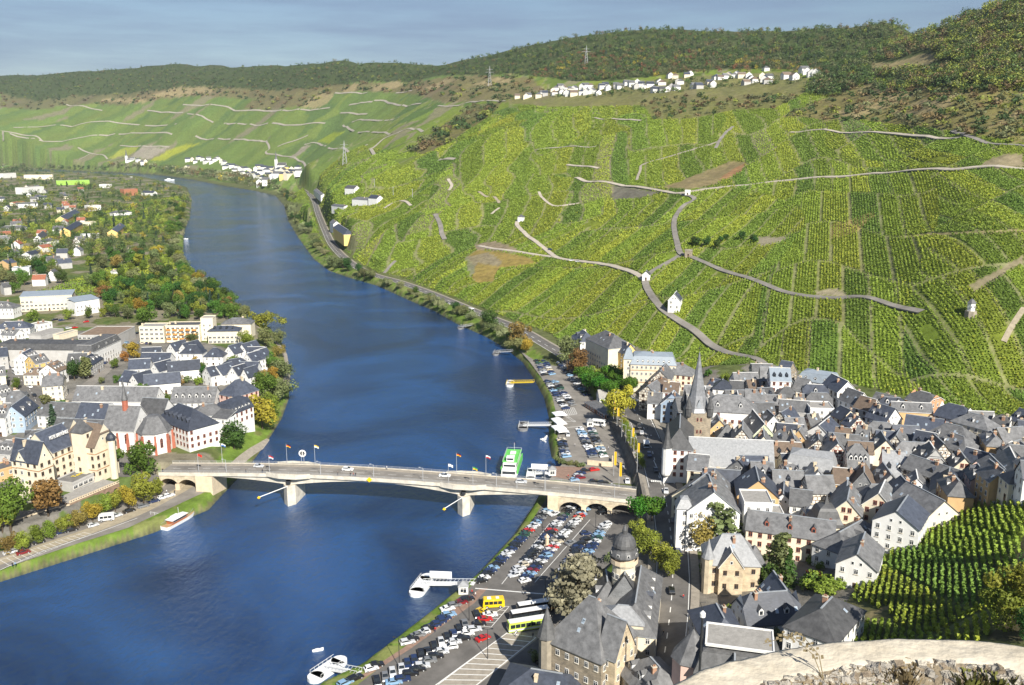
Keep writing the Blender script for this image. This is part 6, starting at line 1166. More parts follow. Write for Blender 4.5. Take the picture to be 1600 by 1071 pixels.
 for ua, ub in ((306, 332), (856, 872)):
  q = MB(); a, c = sp(ua), sp(ub); q.prism([P(a, -.8, 0)[:2], P(c, -.8, 0)[:2], P(c, 11.8, 0)[:2], P(a, 11.8, 0)[:2]], -5, float(np.interp(a, S, zs)) - .95, 0); q.build('abutment', CREAMS, r)
 q = MB(); c = P(sp(578), -.6, float(np.interp(sp(578), S, zs)) - .2); q.poly([(c[0] - 1.1, c[1], c[2]), (c[0], c[1], c[2] - 1.1), (c[0] + 1.1, c[1], c[2]), (c[0], c[1], c[2] + 1.1)], 0); q.poly([(c[0] - 1.1, c[1] + .1, c[2]), (c[0], c[1] + .1, c[2] + 1.1), (c[0] + 1.1, c[1] + .1, c[2]), (c[0], c[1] + .1, c[2] - 1.1)], 0); q.build('navigation_diamond', mat('yellow_sign', (.80, .50, .01), .5, .05), r)
 for s, dx in ((s1, -9), (s2, -6.5)):
  q = MB(); zt = float(np.interp(s, S, zs)) - 4.2; a = P(s, -1.5, zt); q.tube([a, (a[0] + dx * .5, a[1] - 4, zt - .6), (a[0] + dx, a[1] - 8, zt - 1.2)], .16, 5); q.build('marker_boom', TRIMW, r); w = MB(); w.lathe([(.05, zt - 1.9), (.7, zt - 1.2), (.05, zt - .5)], 8, 0, (a[0] + dx, a[1] - 8.6)); w.build('boom_marker', MATS['yellow_sign'], r)
 def world(s, w): q = A + d * s + n * w; return q[0], q[1], float(np.interp(s, S, zs))
 BR['world'] = world; BR['sp'] = sp
bridge()
FLAGC = {'red': (.55, .03, .02), 'gold': (.72, .45, .02), 'white': (.75, .75, .74), 'black': (.02, .02, .02), 'blue': (.05, .16, .45), 'green': (.05, .3, .08)}
for k, c in FLAGC.items(): mat('flag_' + k, c, .8, .05, 1.0)
def flagpole(x, y, z, hh, cols, label, w=1.7, fh=1.05, group='flags on the bridge', hang=False, face=1):
 r = empty('flagpole', (x, y, z), 0, label, 'flag', group); b = MB(); b.tube([(0, 0, 0), (0, 0, hh)], [.10, .06], 6); b.build('pole', GALV, r)
 b = MB(); n = len(cols); N = 8; hh_ = hh - .2
 for i in range(N):
  for j in range(n):
   def pt(t, s):
    if hang: return (face * (.12 + t * w), .12 * math.sin(t * 5 + s), hh_ - s * fh)
    return (face * (.08 + t * w), .35 * math.sin(t * 6.0) * t, hh_ - s * fh - t * t * .5)
   t0, t1, a, c = i / N, (i + 1) / N, j / n, (j + 1) / n; b.poly([pt(t0, c), pt(t1, c), pt(t1, a), pt(t0, a)], j)
 b.build('flag', [MATS['flag_' + c] for c in cols], r); return r
for u, wv, hh, cols, lab in [(311, .1, 8.5, ['red'], 'red flag on the left end of the bridge'), (329, 10.9, 9, ['white', 'blue'], 'white and blue flag on the far parapet at the left bridge end'), (422, .1, 8, ['red', 'white'], 'red and white pennant just left of the first river pier'), (433, 10.9, 9, ['black', 'red', 'gold'], 'black red and gold flag near the round sign'), (478, 10.9, 9, ['gold', 'white'], 'yellow and white flag right of the round sign'),
                         (701, .1, 8.5, ['white'], 'narrow white flag left of the second river pier'), (705, 10.9, 9, ['black', 'red', 'gold'], 'black red and gold flag above the second river pier'), (739, .1, 8, ['green', 'gold'], 'green and yellow pennant right of the second river pier'), (752, 10.9, 9, ['white', 'red'], 'white and red flag left of the green passenger ship'), (851, .1, 8.5, ['white'], 'bare white pennant on the right river abutment')]:
 x, y, z = BR['world'](BR['sp'](u), wv); flagpole(x, y, z, hh, cols, lab)
def street_lamp(x, y, z, hh, label, group, arms=2, m=None):
 r = empty('street_lamp', (x, y, z), 0, label, 'street lamp', group); b = MB(); b.tube([(0, 0, -.2), (0, 0, hh)], [.12, .07], 6); b.build('lamp_post', m or DARKM, r)
 for k in range(arms):
  s = 1 if k else -1; q = MB(); q.tube([(0, 0, hh - .1), (s * 1.2, 0, hh + .2)], .05, 4); q.box(s * 1.2 - .35, -.16, hh + .1, s * 1.2 + .35, .16, hh + .3); q.build('lamp_head', m or DARKM, r)
 return r
for i, u in enumerate((352, 500, 583, 660, 775, 807, 852, 905, 960)):
 x, y, z = BR['world'](BR['sp'](u), 1.2); street_lamp(x, y, z, 5.5, f'slim grey bridge lamp, {ordw(i + 1)} along the near pavement from the left bank', 'lamps on the bridge', 1, GALV)
def round_sign():
 x, y, z = BR['world'](BR['sp'](458), 11.1); r = empty('navigation_sign', (x, y, z), 0, 'round white ringed river sign with a dark centre on twin posts above the first pier', 'sign'); b = MB()
 for s in (-.5, .5): b.tube([(s, 0, 0), (s, 0, 5)], .08, 5)
 b.build('sign_post', GALV, r); q = MB()
 for rr_, yy, m in ((1.5, 0, 1), (.95, -.03, 2)): q.poly([(rr_ * math.cos(k * math.pi / 12), yy, 5 + rr_ * math.sin(k * math.pi / 12)) for k in range(24)], m)
 q.box(-.15, -.06, 4.1, .15, -.05, 5.9, 1); q.poly([(1.5 * math.cos(k * math.pi / 12), .06, 5 + 1.5 * math.sin(k * math.pi / 12)) for k in range(24)][::-1], 1); q.build('sign_disc', [MATS['flag_red'], TRIMW, MATS['flag_black']], r)
round_sign()
# landing stages and boats
HULLW = mat('white_hull', (.74, .74, .72), .35, .06, .5, .5); HULLG = mat('grey_hull', (.20, .20, .20), .5, .15, .6); GREENP = mat('bright_green_deck', (.13, .50, .10), .6, .08, .6); YELP = mat('yellow_gangway', (.72, .52, .03), .5, .08, .8); REDC = mat('red_cabin', (.36, .12, .05), .5, .1, .8)
def hull_mesh(b, Lh, Wh, z0, z1, m=0, mt=1, bow=.25, stern=.06, flare=.85):
 """boat hull along x, bow at +x"""
 n = 14; st = []
 for i in range(n + 1):
  t = i / n; x = -Lh / 2 + Lh * t; w = Wh / 2
  if t > 1 - bow: w *= math.sqrt(max(0, 1 - ((t - (1 - bow)) / bow) ** 2)) if t < 1 else 0.02
  if t < stern: w *= .75 + .25 * t / stern
  st.append((x, w, z1 + .5 * max(0, t - .6) / .4))
 for i in range(n):
  x0, w0, t0 = st[i]; x1, w1, t1 = st[i + 1]
  for s in (-1, 1):
   q = [(x0, s * w0 * flare, z0), (x1, s * w1 * flare, z0), (x1, s * w1, t1), (x0, s * w0, t0)]; b.poly(q if s < 0 else q[::-1], m)
  b.poly([(x0, -w0, t0 - .25), (x1, -w1, t1 - .25), (x1, w1, t1 - .25), (x0, w0, t0 - .25)], mt)
 x0, w0, t0 = st[0]; b.poly([(x0, w0 * flare, z0), (x0, -w0 * flare, z0), (x0, -w0, t0), (x0, w0, t0)], m)
def landing_stage(px, py, ex, ey, Lp, Wp_, mh, mg, label, board=False, rz=None, canopy=False, ez=.2):
 c = at_z(px, py, WATER_Z); e = at_z(ex, ey, ez); a = math.atan2(e[1] - c[1], e[0] - c[0]); r = empty('landing_stage', (c[0], c[1], WATER_Z), 0, label, 'landing stage', 'landing stages along the quays'); pa = rz if rz is not None else a + R(90)
 b = MB(); b.box(-Lp / 2, -Wp_ / 2, -.5, Lp / 2, Wp_ / 2, 1.1, 0); b.lathe([(Wp_ / 2, -.5), (Wp_ / 2, 1.1), (0.01, 1.1)], 12, 0, (-Lp / 2, 0)); b.lathe([(Wp_ / 2, -.5), (Wp_ / 2, 1.1), (0.01, 1.1)], 12, 0, (Lp / 2, 0)); b.build('pontoon', [mh], r, (0, 0, 0), pa)
 q = MB()
 for s in (-1, 1):
  q.tube([(-Lp / 2, s * Wp_ / 2 * .9, 2.1), (Lp / 2, s * Wp_ / 2 * .9, 2.1)], .06, 4)
  for k in range(int(Lp / 1.6) + 1): x = -Lp / 2 + k * 1.6; q.tube([(x, s * Wp_ / 2 * .9, 1), (x, s * Wp_ / 2 * .9, 2.1)], .05, 4)
 q.build('pontoon_railing', mg, r, (0, 0, 0), pa)
 Lg = math.hypot(e[0] - c[0], e[1] - c[1]); dz = e[2] - WATER_Z; g = MB(); w = 1.0; z0, z1 = 1.25, dz
 g.poly([(0, -w, z0), (Lg, -w, z1), (Lg, w, z1), (0, w, z0)]); g.poly([(0, w, z0 - .3), (Lg, w, z1 - .3), (Lg, -w, z1 - .3), (0, -w, z0 - .3)])
 for s in (-1, 1):
  q1 = [(0, s * w, z0 - .35), (Lg, s * w, z1 - .35), (Lg, s * w, z1 + .05), (0, s * w, z0 + .05)]; g.poly(q1 if s < 0 else q1[::-1]); g.tube([(0, s * w, z0 + 1.1), (Lg, s * w, z1 + 1.1)], .08, 4)
  for k in range(int(Lg / 1.3) + 1): t = k * 1.3 / Lg; g.tube([(t * Lg, s * w, z0 + (z1 - z0) * t), (min(t + .8 / Lg, 1) * Lg, s * w, z0 + (z1 - z0) * t + 1.1)], .06, 4, cap=False)
 g.build('gangway', mg, r, (0, 0, 0), a)
 if board:
  q = MB(); q.box(-3.6, -.08, 2.6, 3.6, .08, 4.9, 0); q.box(-3.3, -.1, 2.9, 3.3, -.09, 4.6, 1); q.tube([(-3, 0, 1), (-3, 0, 2.7)], .08, 4, 0); q.tube([(3, 0, 1), (3, 0, 2.7)], .08, 4, 0); q.build('name_board', [HULLW, TRIMW], r, (math.cos(a) * Lg * .35, math.sin(a) * Lg * .35 + 1.6, .6), a * .3)
 return r
landing_stage(660, 917, 742, 912, 10, 5, HULLW, HULLW, 'white landing stage with a long name board in front of the yellow van', True); landing_stage(512, 1049, 562, 1052, 9, 4.5, HULLW, HULLW, 'white landing stage nearest the bottom edge, empty of boats'); landing_stage(797, 601, 834, 597, 8, 4.5, HULLW, YELP, 'landing stage with bright yellow gangway', rz=R(85))
landing_stage(818, 668, 860, 664, 9, 5, HULLG, HULLW, 'landing stage with dark pontoon and broad white gangway', rz=R(85)); landing_stage(776, 553, 800, 549, 8, 4, HULLG, GALV, 'dark landing stage upstream of the yellow one', rz=R(80)); landing_stage(722, 513, 738, 508, 8, 4, HULLG, GALV, 'small dark landing stage farthest upstream below the willows', rz=R(70)); landing_stage(830, 744, 868, 738, 10, 4, HULLW, HULLW, 'white landing stage beside the green passenger ship behind the bridge', True, rz=R(85))
landing_stage(252, 812, 238, 805, 6, 3, HULLW, HULLW, 'small white jetty on the left quay beside the yacht', rz=R(50), ez=0)
def ferry():
 f = at_z(800, 752, WATER_Z); k = at_z(800, 703, WATER_Z + 4); c = at_z(799, 738, WATER_Z); a = R(-97); r = empty('passenger_ship', (c[0], c[1] + 1.5, WATER_Z), a, 'white passenger ship with a bright green roof deck moored behind the bridge', 'ship')
 b = MB(); hull_mesh(b, 31, 8.4, -.5, 1.6, 0, 0, .2); b.build('hull', [HULLW], r)
 b = MB(); b.box(-13, -3.6, 1.4, 10.5, 3.6, 4.0, 0); b.build('lower_cabin', [HULLW], r); b = MB()
 for s in (-1, 1): b.box(-12.4, s * 3.61 - .02, 2.1, 9.8, s * 3.61 + .02, 3.4, 0)
 b.box(10.48, -3.2, 2.1, 10.53, 3.2, 3.5, 0); b.build('window_band', GLASS, r)
 b = MB(); b.box(-13, -3.3, 4.0, 7.5, 3.3, 6.3, 0); b.build('upper_cabin', [HULLW], r); b = MB()
 for s in (-1, 1): b.box(-12, s * 3.31 - .02, 4.7, 7, s * 3.31 + .02, 5.7, 0)
 b.box(7.48, -2.9, 4.8, 7.53, 2.9, 5.8, 0); b.build('window_band', GLASS, r)
 b = MB(); b.box(-13.4, -3.8, 6.3, 5.5, 3.8, 6.55, 0); b.box(-4, -1.2, 6.55, -1, 1.2, 6.9, 1); b.box(-9, -1.4, 6.55, -6, 1.4, 7.2, 1); b.box(-13.4, -4.25, 1.6, 8, -3.75, 4.6, 0); b.box(-13.4, 3.75, 1.6, 8, 4.25, 4.6, 0); b.build('green_deck', [GREENP, HULLW], r)
 b = MB()
 for s in (-1, 1): b.tube([(-13.2, s * 3.7, 7.5), (5.2, s * 3.7, 7.5)], .05, 4); [b.tube([(x, s * 3.7, 6.5), (x, s * 3.7, 7.5)], .04, 4, cap=False) for x in range(-13, 6, 2)]
 b.tube([(-13.2, -3.7, 7.5), (-13.2, 3.7, 7.5)], .05, 4); b.build('deck_railing', HULLW, r); b = MB(); b.tube([(-12.5, 0, 6.5), (-12.5, 0, 10.2)], .08, 5); b.box(-13.6, -.03, 9.2, -12.5, .03, 10, 1); b.build('mast', [HULLW, MATS['flag_red']], r)
 w = MB(); w.box(1.5, -1.8, 6.55, 5, 1.8, 8.3, 0); w.box(4.98, -1.5, 7.3, 5.03, 1.5, 8.1, 1); w.box(1.3, -2, 8.3, 5.3, 2, 8.45, 0); w.build('wheelhouse', [HULLW, GLASS], r); r.scale = (.86, .88, .9)
ferry()
def yacht():
 a0 = at_z(256, 829, WATER_Z); a1 = at_z(303, 803, WATER_Z); cx, cy = (a0[0] + a1[0]) / 2, (a0[1] + a1[1]) / 2; a = math.atan2(a1[1] - a0[1], a1[0] - a0[0]); L_ = math.dist(a0, a1); r = empty('motor_yacht', (cx, cy, WATER_Z), a, 'white motor yacht with red-brown cabin moored at the left quay', 'yacht')
 b = MB(); hull_mesh(b, L_, 4.2, -.4, 1.3, 0, 1, .35); b.build('hull', [HULLW, mat('teak_deck', (.42, .27, .14), .7, .12, 1.0)], r); b = MB(); b.box(-L_ * .3, -1.5, 1.05, L_ * .18, 1.5, 2.6, 0); b.build('cabin', REDC, r); b = MB(); b.box(-L_ * .33, -1.8, 2.6, L_ * .2, 1.8, 2.75, 0); b.box(-L_ * .2, -1.2, 2.75, 0, 1.2, 3.4, 0); b.build('cabin_roof', HULLW, r)
 b = MB(); b.box(-L_ * .27, -1.53, 1.7, L_ * .15, -1.51, 2.3); b.box(-L_ * .27, 1.51, 1.7, L_ * .15, 1.53, 2.3); b.build('window_band', GLASS, r); b = MB(); b.tube([(0, 0, 2.7), (0, 0, 6)], .06, 5); b.build('mast', HULLW, r)
 b = MB()
 for s in (-1, 1):
  b.tube([(-L_ * .45, s * 1.9, 2.0), (L_ * .2, s * 2.0, 2.0), (L_ * .47, s * .3, 2.5)], .04, 4)
 b.build('railing', GALV, r)
yacht()
def small_boat(u, v, L_, hd, label):
 c = at_z(u, v, WATER_Z); r = empty('small_boat', (c[0], c[1], WATER_Z), hd, label, 'boat', 'small boats on the far river'); b = MB(); hull_mesh(b, L_, L_ * .3, -.3, L_ * .09, 0, 0, .4); b.build('hull', HULLW, r); b = MB(); b.box(-L_ * .25, -L_ * .1, L_ * .08, L_ * .1, L_ * .1, L_ * .2); b.build('cabin', HULLW, r)
small_boat(189, 280, 26, 1.2, 'white boat with a mast-like cabin on the far river, leftmost'); small_boat(206, 279, 26, .5, 'white excursion boat on the far river right of the leftmost boat'); small_boat(265, 282, 30, .15, 'long low boat moored below the far village'); small_boat(290, 374, 7, .3, 'little boat moored below the trees on the left bank'); small_boat(497, 1017, 3.2, .3, 'tiny white tender floating alone in the lower river')
for i, (u, v) in enumerate([(849, 687), (853, 684), (850, 690)]): small_boat(u, v, 3.0, i * 1.1, ['tiny white dinghy off the north car park, lower left of three', 'tiny white dinghy off the north car park, uppermost of three', 'tiny white dinghy off the north car park, nearest the bridge of three'][i])
# trees
LEAF = {'dark': leaf_mat('dark_leaves', (0.052, 0.104, 0.021)), 'green': leaf_mat('green_leaves', (0.098, 0.176, 0.026)), 'olive': leaf_mat('olive_leaves', (0.163, 0.189, 0.072)), 'willow': leaf_mat('willow_leaves', (0.260, 0.273, 0.130)), 'lime': leaf_mat('yellow_green_leaves', (.21, .25, .035)), 'yellow': leaf_mat('yellow_leaves', (.34, .265, .035)),
  'brown': leaf_mat('brown_leaves', (0.260, 0.176, 0.052)), 'red': leaf_mat('red_leaves', (0.338, 0.111, 0.039)), 'fir': leaf_mat('fir_needles', (0.039, 0.075, 0.039)), 'cedar': leaf_mat('cedar_needles', (.36, .35, .22), transl=.3), 'hedge': leaf_mat('clipped_leaves', (0.085, 0.195, 0.019))}
LNAME = {'dark': 'dark green', 'green': 'green', 'olive': 'olive green', 'willow': 'silvery green', 'lime': 'yellow-green', 'yellow': 'yellow', 'brown': 'rusty brown', 'red': 'reddish', 'fir': 'dark', 'cedar': 'grey-green', 'hedge': 'bright green'}
BARK = mat('bark', (.085, .065, .045), .95, .25, 2.0)
def leaf_quads(P, Nn, size, rng, aspect=.8):
 """quads centred on P facing roughly along Nn"""
 n = len(P); r = rng.normal(size=(n, 3)); nn = Nn + r * .55; nn /= np.linalg.norm(nn, axis=1)[:, None]
 t = np.cross(nn, rng.normal(size=(n, 3))); t /= np.linalg.norm(t, axis=1)[:, None] + 1e-9; b = np.cross(nn, t); s = (size * rng.uniform(.6, 1.4, n))[:, None] * .5
 return np.stack([P - t * s - b * s * aspect, P + t * s - b * s * aspect * .6, P + t * s * .7 + b * s * aspect, P - t * s * .8 + b * s * aspect], 1)
def crown(kind, seed, nleaf=620):
 """unit tree: height 1, crown radius about .38; returns quads and tints"""
 rng = np.random.default_rng(seed); Ps, Ns, Ts = [], [], []
 if kind == 'round': blobs = [(rng.normal(size=3) * (.15, .15, .14) + (0, 0, .60), rng.uniform(.13, .22)) for _ in range(15)]; leaf = .043
 elif kind == 'tall': blobs = [(np.array((rng.normal() * .05, rng.normal() * .05, .2 + .75 * k / 13)), .15 * (1 - abs(k / 13 - .35)) + .02) for k in range(14)]; leaf = .05
 elif kind == 'willow': blobs = [(rng.normal(size=3) * (.20, .20, .10) + (0, 0, .52), rng.uniform(.14, .24)) for _ in range(14)]; leaf = .05
 elif kind == 'bush': blobs = [(rng.normal(size=3) * (.24, .24, .12) + (0, 0, .42), rng.uniform(.18, .30)) for _ in range(10)]; leaf = .09
 elif kind == 'clipped': blobs = [(np.array((rng.uniform(-.3, .3), rng.uniform(-.3, .3), rng.uniform(.5, .72))), .20) for _ in range(22)]; leaf = .055
 elif kind == 'fir': blobs = None; leaf = .055
 elif kind == 'cedar': blobs = [(np.array((math.cos(a) * q, math.sin(a) * q, z)), .11) for k, z in enumerate(np.linspace(.22, .92, 9)) for a, q in [(rng.uniform(0, 6.28), rng.uniform(.08, .44 * (1.12 - z))) for _ in range(6)]]; leaf = .05
 if kind == 'fir':
  z = rng.uniform(.06, 1, nleaf) ** 1.15; tier = (np.floor(z * 9) + .5) / 9; rad = .21 * (1 - z) * (1.25 - 1.1 * (z * 9 % 1)) + .012; a = rng.uniform(0, 6.28, nleaf); q = rad * np.sqrt(rng.uniform(.3, 1, nleaf))
  P = np.stack([np.cos(a) * q, np.sin(a) * q, z], 1); N_ = np.stack([np.cos(a), np.sin(a), np.full(nleaf, .8)], 1); T = rng.uniform(.65, 1.3, nleaf)
  return leaf_quads(P, N_ / np.linalg.norm(N_, axis=1)[:, None], leaf, rng), T
 per = max(6, nleaf // len(blobs))
 for c, rad in blobs:
  v = rng.normal(size=(per, 3)); v /= np.linalg.norm(v, axis=1)[:, None]
  if kind == 'cedar': v *= (1.35, 1.35, .35)
  if kind == 'clipped': pass
  p = np.asarray(c) + v * rad * rng.uniform(.7, 1.08, per)[:, None]
  if kind == 'willow': p[:, 2] -= rng.uniform(0, .08, per)
  if kind == 'clipped': p = np.clip(p, (-.44, -.44, .32), (.44, .44, .88));
  Ps.append(p); Ns.append(v); Ts.append(np.full(per, rng.uniform(.78, 1.25)) * rng.uniform(.84, 1.18, per))
 P = np.concatenate(Ps); k = P[:, 2] > .05
 return leaf_quads(P[k], np.concatenate(Ns)[k], leaf, rng), np.concatenate(Ts)[k]
def trunk_mesh(kind):
 b = MB(); top = {'fir': .9, 'tall': .8, 'cedar': .85}.get(kind, .55); b.tube([(0, 0, -.05), (.005, 0, top * .5), (0, .01, top)], [.028, .02, .008], 6)
 if kind in ('round', 'willow', 'clipped', 'bush'):
  for a in (0.3, 2.2, 4.3): b.tube([(0, 0, .25), (math.cos(a) * .12, math.sin(a) * .12, .45), (math.cos(a) * .22, math.sin(a) * .22, .62)], [.016, .011, .005], 5)
 if kind == 'cedar':
  for k in range(7): a = k * 2.4; z = .25 + k * .09; b.tube([(0, 0, z), (math.cos(a) * .3 * (1.1 - z), math.sin(a) * .3 * (1.1 - z), z + .02)], [.012, .004], 4)
 return b.mesh('trunk', BARK)
CROWNS = {}
for kind, nv_, nl in [('round', 5, 2700), ('tall', 2, 1100), ('willow', 4, 2200), ('bush', 3, 800), ('clipped', 2, 1800), ('fir', 3, 620), ('cedar', 1, 2400)]:
 CROWNS[kind] = [quads_mesh('crown', *(lambda q: (q[0], LEAF['green'], np.repeat(q[1][:, None], 3, 1)))(crown(kind, 100 + 7 * k + len(kind), nl))) for k in range(nv_)]
TRUNKS = {k: trunk_mesh(k) for k in CROWNS}
KNAME = {'round': 'tree', 'tall': 'columnar tree', 'willow': 'bushy willow', 'bush': 'bush', 'clipped': 'clipped plane tree', 'fir': 'conifer', 'cedar': 'cedar'}
ONAME = {'round': 'broadleaf_tree', 'tall': 'columnar_tree', 'willow': 'willow_tree', 'bush': 'bush', 'clipped': 'clipped_plane_tree', 'fir': 'conifer_tree', 'cedar': 'cedar_tree'}
TREES = []; TPOS = []
def tree(x, y, z, hh, kind, leaf, zone, label=None, wide=1.0, rng=rnd):
 r = empty(ONAME[kind], (x, y, z), rng.uniform(0, 6.28)); s = hh;
 c = bpy.data.objects.new('crown', rng.choice(CROWNS[kind])); link(c, r); c.scale = (s * wide, s * wide, s); c.material_slots[0].link = 'OBJECT'; c.material_slots[0].material = LEAF[leaf]
 t = bpy.data.objects.new('trunk', TRUNKS[kind]); link(t, r); t.scale = (s, s, s)
 u, v = to_px(x, y, z + hh * .5); TREES.append(dict(o=r, zone=zone, kind=kind, leaf=leaf, u=float(u), v=float(v), label=label, h=hh)); TPOS.append((x, y)); return r
def T(zz, px, py, hpx, kind, leaf, zone, label=None, wide=1.0, z=None):
 """tree by its foot and its height in survey pixels"""
 u, v = zp(zz, px, py); x, y, g = at(u, v) if z is None else at_z(u, v, z)
 for _ in range(40):
  if H(x, y) > -1.5: break
  x += (-1 if u < 600 else 1) * .8; g = H(x, y)
 hh = hpx / ZO[zz][2] * math.hypot(y, CAM_H) / FPX / .96; return tree(x, y, g, hh, kind, leaf, zone, label, wide)
ZT = {'L': 'left bank', 'Q': 'left quay', 'W': 'right riverbank', 'P': 'promenade', 'C': 'castle hill', 'O': 'old town', 'V': 'vineyard slope', 'G': 'left-bank gardens', 'B': 'left riverbank'}
